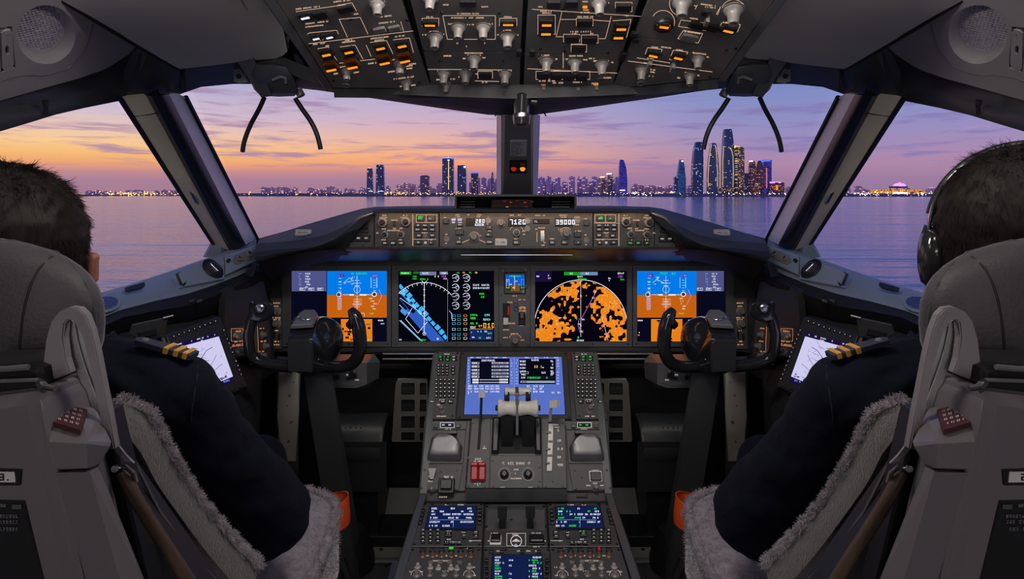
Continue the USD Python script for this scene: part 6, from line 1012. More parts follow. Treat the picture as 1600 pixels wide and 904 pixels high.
    for u, v, w in ((.03, .0, .12), (.36, .005, .05), (.5, .0, .2), (.75, .0, .08), (.92, -.0, .05), (.02, .05, .12), (.55, .04, .12)): x, y = lerp(u, v + .012); c.scrib(x, y, w * 62, 2.2, WH, -.27)
    x, y = lerp(.8, .92); c.scrib(x - 3, y, 10, 3, (120, 150, 255), -.27)
    def path(k_, w, *uv): c.line([lerp(*p) for p in uv], w, k_)
    path((40, 36, 60), .8, (.18, .40), (.45, .37), (.62, .27), (.78, .24)); path((40, 36, 60), .7, (.45, .37), (.5, .44), (.6, .46)); path((70, 64, 100), .6, (.5, .62), (.72, .47), (.80, .40)); path((70, 64, 100), .6, (.3, .2), (.42, .185), (.44, .19)); path((60, 56, 90), .6, (.55, .7), (.75, .63), (.86, .6))
    for i in range(26):
        u, v = r_.uniform(.08, .92), r_.uniform(.12, .86); path((130, 122, 170), .5, (u, v), (u + r_.uniform(-.08, .08), v + r_.uniform(-.04, .04)), (u + r_.uniform(-.1, .1), v + r_.uniform(-.05, .05)))
    for i in range(7): u, v = r_.uniform(.62, .92), r_.uniform(.78, .87); box4(u, v, u + .045, v + .02, (60, 56, 110))
    c.put(tb); b = MB(); c = Canvas(TP, .0075)
    for i in range(12):
        f = (i + .5) / 12
        for e0, e1 in (((345.5, 514), (378, 597)),): x, y = e0[0] + (e1[0] - e0[0]) * f, e0[1] + (e1[1] - e0[1]) * f; put_box(tb, 'bezel_key', TP, x, y, 5, 5, .004, .0075, M['key']); c.scrib(x - 1.2, y - .9, 2.6, 1.8, lcol)
    for i in range(9):
        f = (i + .5) / 9; x, y = 264 + 74 * f, 529 - 27 * f; put_box(tb, 'bezel_key', TP, x, y, 4.5, 4, .004, .0075, M['key']); c.scrib(x - 1.2, y - .9, 2.6, 1.8, (200, 190, 120) if i % 3 else lcol)
    for i in range(5): f = (i + .5) / 5; x, y = 350 + 30 * f, 613.5 - 10 * f; put_box(tb, 'bezel_key', TP, x, y, 5, 4, .004, .0075, M['key'])
    c.put(tb, 'key_legends')
    put_poly(lg if 0 else tb, 'mount', TP, [(228, 545), (262, 530), (300, 648), (270, 660)], -.06, -.03, M['black'])
    hp = Plane(P(240, 515, 1.26), (.75, .66, 0), (.1, 0, 1)); hold = thing('document_holder', f'dark folding clip tray behind the tablet of the {who}', 'holder', hp.hit(235, 528)); put_poly(hold, 'tray', hp, [(202, 522), (207, 507), (255, 497), (262, 500), (258, 527), (215, 530)], -.006, 0, M['panel_dark'], .002); put_poly(hold, 'clip', hp, [(216, 518), (243, 511), (246, 521), (218, 527)], 0, .006, M['black'], .001); part(hold, 'hinge', tube([hp.hit(254, 496, .004), hp.hit(270, 492, .004)], .0025, 8), M['alu'])
    # amber lit lamp selector panel forward of the tablet
    AP = Plane.through(P(365, 556, 1.60), P(396, 552, 1.67), P(360, 508, 1.655)); t = thing('lighting_panel', f'amber lettered light panel with grey knobs forward of the {who}\'s tablet', 'switch panel', AP.hit(378, 558)); put_poly(t, 'faceplate', AP, [(364, 558), (400, 552), (393, 505), (359, 512)], -.02, .0, M['panel'], .001)
    for x, y, r in ((372.5, 525.5, 6), (373, 549, 5.4), (387, 546, 4.6)): put_knob(t, AP, x, y, r, 1.7)
    c = Canvas(AP, .0005); oc = (225, 140, 90)
    for x, y, w in ((372, 517.5, 12), (386, 514, 8), (370, 534, 7), (378, 533, 7), (370, 539, 14), (383, 537, 12), (386, 530, 8)): c.scrib(x - w / 2, y - 1, w, 2.2, oc, -.1)
    c.box(361, 513, 380, 533, oc, .5); c.line([(362, 541.5), (396, 537)], .7, oc); c.arc(373, 526, 8, 180, 340, .6, oc, 10); c.put(t, 'legends')
    AQ = Plane.through(P(402, 566, 1.70), P(430, 560, 1.84), P(402, 510, 1.74)); t = thing('lighting_panel', f'narrow amber lit knob strip beside the yoke of the {who}', 'switch panel', AQ.hit(414, 565)); put_poly(t, 'faceplate', AQ, [(402, 568), (424, 562), (420, 498), (400, 508)], -.02, 0, M['panel'], .001)
    for x, y in ((409, 523), (413, 541), (409, 556)): put_knob(t, AQ, x, y, 5, 1.6)
    c = Canvas(AQ, .0005)
    for x, y, w in ((410, 512, 9), (412, 532, 10), (410, 548, 9)): c.scrib(x - w / 2, y, w, 2.2, oc, -.1)
    c.line([(402, 510), (404, 560)], .6, oc); c.put(t, 'legends')
    # corner fairing beside the instrument panel
    struct('trim', sheet([lin(PL((402, 412, 1.82), (412, 440, 1.86), (420, 470, 1.87), (428, 545, 1.87), (432, 580, 1.88)), 8), lin(PL((385, 430, 1.80), (388, 455, 1.78), (386, 500, 1.74), (392, 560, 1.74), (398, 600, 1.76)), 8), lin(PL((355, 455, 1.66), (352, 480, 1.66), (350, 505, 1.66), (352, 560, 1.66), (356, 605, 1.66)), 8)], .02), M['panel_dark'], 40)
    # footwell
    struct('trim', sheet([PL((437, 560, 1.90), (437, 640, 1.95), (433, 720, 2.0), (440, 760, 2.05)), PL((470, 560, 1.97), (468, 640, 2.02), (466, 720, 2.06), (470, 800, 2.12))], .02, 6), M['flush'], 30)
    fr = thing('footwell_frame', f'grey drilled upright frame strip beside the control column of the {who}', 'frame', P(447, 700, 1.88)); FP = Plane.through(P(437, 690, 1.86), P(466, 690, 1.93), P(437, 580, 1.84)); g = FP.poly([(437, 580), (466, 580), (467, 640), (462, 720), (440, 720), (434, 650)]); g = g.difference(unary_union([Point(*FP.uv(x, y)).buffer(FP.k(x, y) * r) for x, y, r in ((452, 618, 2.5), (455, 660, 3), (449, 634, 1.4), (459, 597, 1.4), (451, 690, 2.5))])); part(fr, 'plate', mv(prism(g, -.004, 0), FP.M()), M['frame_grey'])
    t = thing('utility_box', f'grey cabin box with a turn key under the {who}\'s flight display', 'control box', P(540, 607, 1.78)); fr_ = [(477, 560), (556, 566), (573, 567), (573, 600), (556, 606), (490, 604), (478, 596)]; pts = [P(*p, 1.72) for p in fr_] + list(PL((500, 553, 1.80), (585, 553, 1.80), (594, 565, 1.80), (592, 590, 1.80), (575, 605, 1.80), (500, 605, 1.80))); part(t, 'case', hull(pts), M['alu'], 25)
    UP = Plane(P(540, 585, 1.718), (1, 0, 0), (0, 0, 1)); put_poly(t, 'face', UP, [(520, 601), (552, 602), (571, 596), (571, 572), (520, 570)], -.004, .001, M['alu']); part(t, 'turn_key', mv(cbox(-.016, .016, -.004, .004, .001, .014, .002), UP.Mp(551, 587, 0, .3)), M['key']); part(t, 'key_hub', mv(lathe([(.011, 0), (.011, .004), (.008, .006), (0, .006)], 16), UP.Mp(552, 584)), M['black']); part(t, 'knob', mv(lathe([(.006, 0), (.006, .006), (0, .007)], 12), UP.Mp(528, 588)), M['key']); c = Canvas(UP, .0014); c.scrib(541, 584, 9, 2.2, lcol); c.scrib(555, 592, 7, 2, lcol); c.put(t, 'legends')
    GP = Plane(P(640, 690, 1.93), (.97, .22, 0), (0, 0, 1)); g = GP.poly([(612, 690), (668, 690), (668, 592), (622, 592), (618, 600)]).buffer(-.006).buffer(.006); hs = []
    for y0, y1 in ((598, 617), (624, 643), (650, 669), (675, 688)):
        for x0, x1 in ((627, 648), (656, 666)): hs.append(GP.poly([(x0, y1), (x1, y1), (x1, y0), (x0, y0)]).buffer(-.004).buffer(.004))
    t = thing('bracket_plate', f'grey plate with square openings in the footwell of the {who}', 'bracket', GP.hit(640, 692)); part(t, 'plate', mv(prism(g.difference(unary_union(hs)), -.006, 0), GP.M()), M['flush'], 25); part(t, 'backing', mv(prism(g.buffer(-.004), -.03, -.025), GP.M()), M['seam'])
    t = thing('rudder_pedal_box', f'black rounded pedal housing on the footwell floor of the {who}', 'pedal housing', A(-.55, 2.1, 1.22)); a = [P(x, y, d) for x in (526, 604) for y, d in ((690, 1.965), (768, 1.975), (768, 2.15), (690, 2.15))]; part(t, 'housing', hull(a), M['footbox'], 30); part(t, 'drum_cover', tube([P(524, 690, 2.06), P(528, 690, 2.06), P(602, 690, 2.06), P(606, 690, 2.06)], [.090, .096, .096, .090], 36), M['footbox'], 50); part(t, 'foot', cbox(P(528, 0, 2.1)[0], P(600, 0, 2.1)[0], 2.0, 2.2, .0, CZ - .98), M['black'])
    part(t, 'rivets', merge(*[(np.array(trimesh.creation.icosphere(1).vertices) * .003 + P(x, 668, 1.985), trimesh.creation.icosphere(1).faces) for x in (540, 548, 556, 564)]), M['screw'], kind='stuff')
    struct('trim', merge(cbox(-1.0, -.25, 2.20, 2.24, 0, CZ - .5), cbox(-.95, -.22, 1.98, 2.2, .0, .06), sheet([PL((560, 575, 1.98), (690, 575, 1.98)), PL((560, 590, 2.2), (690, 590, 2.2))], .01, 4)), M['black'])
    t = thing('floor_plate', f'bare grey floor plate between pedestal and footwell of the {who}', 'floor plate', A(-.42, 2.05, 1.22)); part(t, 'plate', sheet([[A(-.50, 1.94, 1.205), A(-.30, 1.94, 1.205)], [A(-.49, 2.12, 1.16), A(-.30, 2.12, 1.16)], [A(-.475, 2.19, 1.10), A(-.30, 2.19, 1.10)]], .012, 6), M['plate'], 20); part(t, 'rivets', merge(*[lathe([(0, 0), (.006, 0), (.005, .003), (0, .004)], 10) if 0 else mv(lathe([(0, 0), (.006, 0), (.005, .003), (0, .004)], 10), np.array([[1, 0, 0, x], [0, 1, 0, y], [0, 0, 1, z], [0, 0, 0, 1.]])) for x, y, z in ((-.47, 1.96, CZ - 1.2), (-.44, 1.97, CZ - 1.197), (-.34, 1.98, CZ - 1.194))]), M['screw'], kind='stuff')
    struct('trim', cbox(-.80, -.21, 1.925, 1.95, .0, .012, .003), M['rail'])
    # control column and yoke
    y = thing('control_yoke', f'black yoke with horned wheel on a grey column before the {who}', 'yoke', A(-.535, 1.85, 1.22))
    part(y, 'column', hull([*PL((474, 582, 1.56), (519, 582, 1.56), (476, 584, 1.63), (519, 584, 1.63), (500, 760, 1.80), (542, 760, 1.80), (502, 760, 1.87), (542, 760, 1.87)), A(-.57, 1.88, 1.21), A(-.50, 1.88, 1.21), A(-.57, 1.96, 1.21), A(-.50, 1.96, 1.21)]), M['col'], 20)
    part(y, 'column_boot', mv(lathe([(.085, 0), (.082, .03), (.06, .10), (.05, .12), (0, .12)], 24), np.array([[1, 0, 0, -.535], [0, 1, 0, 1.92], [0, 0, 1, 0], [0, 0, 0, 1.]])), M['black'], 40)
    hb = [*PL((449.5, 531, 1.475), (488, 531, 1.475), (488.5, 580, 1.49), (452, 578, 1.49), (470, 584, 1.50), (453, 524, 1.485), (489, 522, 1.485), (452, 515, 1.52), (494, 512, 1.52), (462, 494, 1.58), (498, 491, 1.58), (519, 560, 1.60), (518, 580, 1.60), (455, 578, 1.60))]; part(y, 'hub', refine(hull(hb), 2, 2), M['yoke'], 35)
    fp = Plane(P(469, 555, 1.474), (1, 0.02, 0), (0, -.05, 1)); put_poly(y, 'hub_cover', fp, [(450, 577), (453, 580), (487, 581), (488, 535), (484, 531), (452, 530), (450, 534)], -.012, .003, M['footbox'], .0015)
    tp_ = Plane.through(P(455, 513, 1.497), P(490, 511, 1.497), P(470, 489, 1.572)); put_poly(y, 'clip_pad', tp_, [(455, 513), (489, 511), (497, 494), (493, 488), (476, 488), (468, 493)], .0, .010, M['yoke_grey'], .003); part(y, 'clip_wire', tube(spline([tp_.hit(456, 511, .013), tp_.hit(468, 504, .018), tp_.hit(478, 507, .014), tp_.hit(487, 505, .014)], 10), .0013, 6), M['chrome']); c = Canvas(PlaneOff(fp, .003), .0004); c.text(460.5, 521 if 0 else 526, 3, 'B7', (120, 120, 124)) if 0 else None
    ang_ = np.array([.86, -.5, 0.0]); dr = Plane(P(500, 533, 1.60), (.42, .9, 0), (0, 0, 1)); T = dr.M(); part(y, 'drum', mv(lathe([(0, -.045), (.058, -.045), (.066, -.03), (.066, .012), (.060, .030), (.040, .045), (0, .050)], 34), T), M['yoke'], 45); part(y, 'drum_stripe', mv(lathe([(.0661, -.006), (.0674, -.005), (.0674, .005), (.0661, .006)], 40), T), M['white'], 45)
    wl = spline(PL((505, 572, 1.56), (530, 573, 1.545), (548, 569, 1.53), (559, 556, 1.515), (563, 536, 1.505), (561, 514, 1.50), (555, 495, 1.50), (548, 483, 1.505)), 26); part(y, 'wheel_arm', tube(wl, np.interp(np.linspace(0, 1, 26), [0, .25, .5, .75, .93, 1], [.0155, .0155, .0165, .0175, .0165, .009]), 16), M['yoke'], 60)
    wr = spline(PL((456, 572, 1.50), (425, 569, 1.50), (402, 562, 1.50), (391, 548, 1.495), (389, 525, 1.49), (392, 505, 1.49), (398, 490, 1.49)), 26); part(y, 'wheel_arm', tube(wr, np.interp(np.linspace(0, 1, 26), [0, .25, .5, .8, 1], [.0155, .0155, .0150, .0135, .014]), 16), M['yoke'], 60)
    part(y, 'thumb_rest', refine(hull(PL((540, 505, 1.495), (546, 498, 1.49), (552, 500, 1.49), (553, 512, 1.49), (546, 515, 1.495), (540, 509, 1.495), (546, 503, 1.475), (550, 508, 1.475), (552, 500, 1.52), (552, 512, 1.52))), 2, 2), M['yoke'], 45)
    part(y, 'horn', refine(hull(PL((391, 500, 1.475), (388, 482, 1.475), (391, 470, 1.475), (408, 468, 1.475), (426, 472, 1.475), (430, 486, 1.475), (422, 500, 1.48), (404, 503, 1.48), (392, 500, 1.51), (391, 472, 1.51), (425, 473, 1.51), (428, 488, 1.51))), 2, 3), M['yoke'], 45); sw = Plane(P(408, 480, 1.474), (1, 0, 0), (0, -.2, 1)); part(y, 'trim_switch', mv(lathe([(.0115, 0), (.012, .004), (.009, .007), (.0085, .004), (.006, .004), (.005, .008), (0, .008)], 20), sw.M(n=.004)), M['steel'], 35); part(y, 'horn_bolt', mv(lathe([(0, 0), (.006, 0), (.005, .004), (0, .004)], 12), Plane(P(394, 474, 1.472), (1, 0, 0), (0, 0, 1)).M(n=.002)), M['chrome'])
    for x, yy in ((497, 561), (447, 562)): part(y, 'bolt', mv(lathe([(0, 0), (.003, 0), (0, .003)], 8), Plane(P(x, yy, 1.49), (1, 0, 0), (0, 0, 1)).M()), M['chrome'])
both(side)
# ---------------------------------------------------------------- seats and pilots
def surf(m, n, seed, keep=None):
    """n seeded points on a mesh with their normals."""
    t = trimesh.Trimesh(*m, process=False); q = np.random.default_rng(seed); a = t.area_faces; i = q.choice(len(a), n, p=a / a.sum()); u = q.random((n, 2)); fl = u.sum(1) > 1; u[fl] = 1 - u[fl]
    T3 = t.triangles[i]; p = T3[:, 0] + u[:, :1] * (T3[:, 1] - T3[:, 0]) + u[:, 1:] * (T3[:, 2] - T3[:, 0]); nn = t.face_normals[i]
    if keep is not None: k = keep(p, nn); p, nn = p[k], nn[k]
    return p, nn, q
def strands(parent, name, p, d, q, ln, wd, material, curl=.3, segs=3):
    """Hair or wool: short curves that start at p along d."""
    n = len(p); l = ln * q.uniform(.6, 1.25, n)[:, None]; d = d / np.linalg.norm(d, axis=1)[:, None]; b = q.normal(0, curl, (n, 3)); pts = [p]; cur = p; dd = d
    for s_ in range(segs): cur = cur + dd * l / segs; dd = dd + b * .7; dd /= np.linalg.norm(dd, axis=1)[:, None]; pts.append(cur)
    v = np.stack(pts, 1).reshape(-1, 3).copy()
    if SIDE > 0: v[:, 0] *= -1
    path = path_for(parent, name); v = v - BASE['/'.join(path.split('/')[:3])]
    c = UsdGeom.BasisCurves.Define(stage, path); c.CreateTypeAttr('linear'); c.CreatePointsAttr(Vt.Vec3fArray.FromNumpy(v.astype(np.float32))); c.CreateCurveVertexCountsAttr(Vt.IntArray.FromNumpy(np.full(n, segs + 1, np.int32)))
    w = np.tile(np.linspace(1, .35, segs + 1) * wd, n); c.CreateWidthsAttr(Vt.FloatArray.FromNumpy(w.astype(np.float32))); c.SetWidthsInterpolation('vertex')
    UsdShade.MaterialBindingAPI.Apply(c.GetPrim()).Bind(material); tag(c.GetPrim(), kind='stuff')
def superpad(c, r, e=2.6, n=40, ez=2.2):
    a = np.linspace(0, 2 * math.pi, n, endpoint=False); b = np.linspace(-math.pi / 2, math.pi / 2, n // 2); sp = lambda x, p: np.sign(x) * np.abs(x) ** p; v, f = [], []
    for t in b:
        cy, sy = max(math.cos(t), 0) ** (2 / ez), sp(np.sin(t), 2 / ez); v.append(np.c_[c[0] + r[0] * cy * sp(np.cos(a), 2 / e), np.full(n, c[1] + r[1] * sy), c[2] + r[2] * cy * sp(np.sin(a), 2 / e)])
    m = len(b)
    for i in range(m - 1):
        for j in range(n): p, q = i * n + j, i * n + (j + 1) % n; f += [(p, q + n, q), (p, p + n, q + n)]
    return np.vstack(v), np.array(f)
def drape(m, px, off=.001):
    t = trimesh.Trimesh(*m, process=False); o = np.array([0, 0, CZ]); out = []
    for x, y in px:
        d = np.array([[(x - CX) / F, 1, -(y - HY) / F]]); loc, _, _ = t.ray.intersects_location([o], d)
        if len(loc): out.append(min(loc, key=lambda q: q[1]) - d[0] / np.linalg.norm(d[0]) * off)
    return np.array(out)
def ribbon(pts, w, side, t=.002): pts = np.asarray(pts); side = np.asarray(side, float); return sheet([pts - side * w / 2, pts + side * w / 2], t)
def plate(px, d, t, c=.004, back=1.0):
    """A bevelled plate facing the eye: outline in pixels at distance d, t deep."""
    pl = Plane(P(px[0][0], px[0][1], d), (1, 0, 0), (0, 0, 1)); return mv(bprism(pl.poly(px).convex_hull, -t, 0, c), pl.M())

def seat(s):
    who = 'bareheaded pilot' if s < 0 else 'pilot with the headset'
    st = thing('pilot_seat', f'grey crew seat with sheepskin cover, occupied by the {who}', 'seat', A(-.55, .85, 1.22))
    hp = superpad((-.560, .565, CZ - .1260), (.163, .050, .0860), 2.5); part(st, 'headrest', hp, M['leather'], 60)
    sm = drape(hp, [(31, 572), (31, 540), (34, 505), (40, 472), (48, 445), (62, 418), (82, 400), (100, 394)], .0004); part(st, 'headrest_seam', tube(sm, .0011, 6), M['seam']) if len(sm) > 3 else None
    sm = drape(hp, [(-20, 376), (20, 376), (55, 381), (88, 394), (115, 415), (135, 445), (147, 485), (152, 530)], .0) ; part(st, 'headrest_piping', tube(sm, .0016, 6), M['leather']) if len(sm) > 3 else None
    # bracket and straps
    BP = Plane(P(80, 590, .482), (1, 0, 0), (0, 0, 1)); g = BP.poly([(64, 588), (71, 530), (79, 502), (91, 487), (108, 479), (122, 481), (133, 492), (142, 515), (151, 553), (160, 600), (170, 650), (179, 702), (165, 704), (156, 655), (146, 605), (138, 565), (130, 535), (122, 513), (114, 502), (106, 499), (100, 505), (98, 527), (102, 560), (109, 583), (84, 593)]).buffer(.0012).buffer(-.0022).buffer(.001)
    part(st, 'headrest_bracket', merge(mv(prism(g, -.007, -.0012), BP.M()), mv(prism(g.buffer(-.0008), -.0012, 0), BP.M())), M['seat_light'], 35)
    band = lambda px, w, d0, d1, t_: sheet([np.array([P(x - w / 2 * (.95), y - w * .12, d0 + (d1 - d0) * i / (len(px) - 1)) for i, (x, y) in enumerate(px)]), np.array([P(x + w / 2, y + w * .12, d0 + .002 + (d1 - d0) * i / (len(px) - 1)) for i, (x, y) in enumerate(px)])], t_, 14)
    part(st, 'shoulder_strap', band([(106, 500), (113, 535), (125, 575), (140, 615), (158, 658), (180, 698), (202, 722)], 15, .490, .505, .003), M['strap'], 40); part(st, 'strap_guide', band([(118, 508), (128, 535), (137, 570), (147, 610), (157, 655)], 9, .497, .505, .003), M['alu'], 40)
    cv = Canvas(PlaneOff(BP, 0), .0003)
    for x, y in ((121, 488), (127, 495), (131, 504), (135, 514), (138, 525), (141, 537)): cv.scrib(x - 3, y, 5, 4, (120, 112, 122), .6)
    cv.put(st, 'bracket_print', PRINT)
    # shell
    part(st, 'tray', plate([(-70, 572), (42, 570), (62, 576), (66, 600), (58, 618), (-70, 626)], .47, .05, .004), M['tray'], 25); part(st, 'tray_rail', tube(PL((-60, 577, .463), (10, 576, .463), (44, 573, .463)), .0024, 8), M['alu']); part(st, 'tray_lip', tube(PL((-60, 597, .463), (60, 593, .463)), .0016, 8), M['alu'])
    part(st, 'latch', refine(hull(PL((52, 600, .455), (62, 588, .455), (72, 592, .455), (80, 604, .455), (74, 614, .455), (60, 610, .455), (55, 602, .48), (76, 604, .48))), 1, 1), M['steel'], 35); part(st, 'latch_pin', tube(PL((70, 604, .452), (86, 607, .452)), .0024, 10), M['chrome'])
    part(st, 'back_shell', plate([(-120, 636), (34, 629), (47, 616), (55, 620), (61, 660), (67, 735), (121, 915), (128, 960), (-120, 960)], .45, .06, .008), M['seat'], 25)
    part(st, 'shell_edge', plate([(60, 626), (68, 640), (80, 728), (128, 905), (140, 960), (128, 960), (72, 740)], .452, .05, .002), M['seat'], 25)
    part(st, 'inner_shell', plate([(40, 628), (168, 645), (232, 915), (232, 960), (90, 960)], .505, .02, .002), M['black'], 25)
    part(st, 'shell_cap', hull([*PL((77, 690, .440), (136, 693, .440), (79, 686, .443), (138, 689, .443), (88, 732, .440), (137, 731, .440), (90, 734, .445), (87, 626, .50), (118, 622, .50), (148, 638, .50), (152, 643, .495), (174, 690, .47), (172, 697, .465), (156, 724, .455), (150, 732, .455)), *PL((78, 690, .50), (174, 690, .50), (146, 735, .50), (90, 735, .50))]), M['seat'], 15)
    CPp = Plane.through(P(77, 690, .440), P(136, 693, .440), P(88, 626, .50)); CPp = PlaneOff(CPp, .0042)
    put_poly(st, 'maroon_plate', CPp, [(84, 661), (92, 630), (136, 641), (126, 673)], -.003, .001, M['maroon']); cv = Canvas(CPp, .0013)
    for i in range(4):
        for j in range(4): cv.scrib(97 - i * 1.9 + j * 9, 634.5 + i * 6.6 + j * 2.3, 7, 3.4, (196, 186, 190), .26)
    cv.put(st, 'plate_print', PRINT)
    part(st, 'shell_column', refine(hull([*PL((87, 738, .445), (140, 737, .44), (190, 915, .44), (137, 915, .445), (154, 729, .452), (224, 905, .452), (205, 960, .45), (151, 960, .445)), *PL((88, 738, .50), (156, 730, .50), (226, 905, .50), (151, 960, .50), (208, 960, .50))]), 0, 0), M['seat'], 20)
    SPp = Plane(P(0, 752, .449), (1, 0, 0), (0, 0, 1)); put_poly(st, 'number_plate', SPp, [(-40, 757), (32, 757), (34, 733), (-40, 731)], -.002, .0016, M['black'], .0008); put_poly(st, 'number_plate_face', SPp, [(-40, 751), (28, 751), (26, 735), (-40, 734)], .0016, .0022, M['placard']); cv = Canvas(SPp, .0026)
    cv.text(4, 737, 11, '3.', (30, 28, 30)) if s < 0 else None; cv.text(2, 737, 11, '2', (30, 28, 30)) if s > 0 else None
    put_poly(st, 'instruction_plate', SPp, [(-60, 930), (74, 930), (38, 782), (-60, 780)], -.002, .0014, M['yoke'])
    cv.scrib(2, 784, 14, 5, (120, 115, 118)); cv.rect(23, 785, 38, 792, (70, 74, 66))
    for y in (800, 809, 820): cv.scrib(-6, y, 44, 6, (92, 90, 96))
    cv.put(st, 'instruction_print', PRINT)
    # arm rest stowed along the shell, dark inner frame
    part(st, 'inner_frame', sheet([PL((150, 690, .51), (215, 905, .51), (230, 960, .51)), PL((180, 690, .52), (262, 850, .53), (330, 960, .55)), PL((208, 712, .54), (270, 800, .56), (360, 930, .60))], .01, 8), M['black'], 30)
    part(st, 'armrest', tube(spline(PL((190, 738, .50), (205, 765, .50), (235, 815, .505), (268, 865, .51), (310, 930, .52)), 12), [.004] + [.0052] * 10 + [.0052], 14), M['bronze'], 60); part(st, 'armrest_hinge', merge(tube(PL((180, 730, .497), (196, 728, .497), (208, 738, .50), (212, 752, .505)), .0022, 8), mv(lathe([(0, 0), (.003, 0), (.003, .002), (0, .003)], 12), Plane(P(181, 731, .495), (1, 0, 0), (0, 0, 1)).M())), M['chrome'])
    part(st, 'frame_edge', tube(PL((205, 712, .525), (222, 745, .53), (250, 800, .54), (290, 855, .56), (345, 915, .59)), .0016, 6), M['alu'])
    # sheepskin bolster of the backrest
    a = PL((170, 652, .555), (200, 706, .565), (225, 756, .585), (262, 815, .615), (305, 866, .65), (365, 930, .70)); b = PL((176, 634, .56), (222, 652, .575), (254, 712, .60), (288, 768, .635), (335, 826, .67), (400, 890, .72)); mid = a * .5 + b * .5 + (.004, -.016, .0)
    inn = b + (-.070, .075, -.05); sk = sheet([a + (-.01, .03, 0), a, mid, b, inn, inn + (-.06, .03, 0)], .012, 22); part(st, 'backrest_cover', sk, M['suede'], 50)
    rd = spline(b + (.003, .002, .003), 40); tm = tube(rd, .0062 + .0015 * np.sin(np.arange(40) * 1.9), 12); part(st, 'fleece_edge', tm, M['fur'], 60); p, nn, q = surf(tm, 5200, 21); strands(st, 'fleece_pile', p, nn + q.normal(0, .45, p.shape) + (0, 0, -.2), q, .0048, .0009, M['fur'])
    part(st, 'backrest', superpad((-.60, .555, CZ - .44), (.20, .03, .26), 4, 32), M['suede'], 60)
    # cushion
    out = Polygon([(-.80, .66), (-.315, .70), (-.312, .84), (-.316, 1.0), (-.332, 1.125), (-.352, 1.165), (-.40, 1.20), (-.55, 1.215), (-.76, 1.20), (-.80, 1.12)]); rows = []
    for ins, dz in ((0, -.125), (0, -.035), (.006, -.014), (.018, -.003), (.04, .002), (.10, .004)):
        q2 = np.array(out.buffer(-ins).exterior.coords); q2 = lin(q2, 90); k0 = np.argmin(((q2 - (-.80, .66)) ** 2).sum(1)); q2 = np.roll(q2[:-1], -k0, 0); q2 = np.vstack([q2, q2[:1]]); rows.append(np.c_[q2, np.full(len(q2), CZ - .60 + dz)])
    cen = np.tile([[-.56, .94, CZ - .592]], (len(rows[0]), 1)); cu = sheet(rows + [cen], .003, toward=(-.5, .9, 3)); part(st, 'seat_cushion', cu, M['fur'], 60)
    kp = lambda p, n_: (n_[:, 2] > -.2) & (p[:, 2] > CZ - .70); p, nn, q = surf(cu, 16000, 23, kp); lum = meshkit.noise(p * 26, 3)[:, None]; strands(st, 'cushion_pile', p, nn * .8 + q.normal(0, .4, p.shape) + np.c_[lum - .5, .6 - lum, lum * 0], q, .0065, .0011, M['fur'])
    ed = lin(np.array([A(-.316, .74, .612), A(-.317, .9, .611), A(-.320, 1.0, .61), A(-.335, 1.12, .609), A(-.355, 1.163, .609), A(-.40, 1.196, .608), A(-.5, 1.21, .608)]), 40); et = tube(ed, .0075 + .0016 * np.sin(np.arange(40) * 2.1), 10); part(st, 'cushion_braid', et, M['fur'], 60); p, nn, q = surf(et, 3000, 24); strands(st, 'braid_pile', p, nn + q.normal(0, .5, p.shape), q, .006, .0011, M['fur'])
    part(st, 'seat_pan', cbox(-.80, -.335, .66, 1.15, CZ - .84, CZ - .715, .012), M['footbox']); part(st, 'seat_base', merge(cbox(-.72, -.42, .70, 1.05, .02, CZ - .84, .01), cbox(-.78, -.36, .66, 1.12, 0, .03, .004)), M['black']); part(st, 'seat_rail', tube([A(-.345, .70, .80), A(-.345, 1.12, .80)], .01, 10), M['alu'])
    part(st, 'adjust_lever', tube([A(-.335, 1.03, .775), A(-.318, 1.06, .80), A(-.315, 1.08, .83)], .004, 8), M['chrome'])
    bp = thing('stowage_pouch', f'black pouch with orange top band before the seat of the {who}', 'pouch', A(-.396, 1.285, 1.22)); T = np.eye(4); T[:3, 3] = A(-.396, 1.285, 1.22)
    v, f = lathe([(.036, .500), (.0395, .494), (.0405, .515), (.0365, .546), (.0345, .546)], 30); v[:, 2] += np.where(v[:, 2] > .54, .012 * (v[:, 0] > .0) * v[:, 0] / .04, 0); part(bp, 'top_band', mv((v, f), T), M['orange'], 50); part(bp, 'pouch', mv(lathe([(0, 0), (.072, 0), (.078, .06), (.072, .25), (.056, .40), (.040, .495), (.034, .53), (0, .531)], 30), T), M['navy'] if 0 else M['footbox'], 50)
    part(bp, 'cord', tube([A(-.35, 1.225, .76), A(-.322, 1.23, .84), A(-.318, 1.235, .95), A(-.34, 1.24, 1.1)], .003, 8), M['black'])
both(seat)

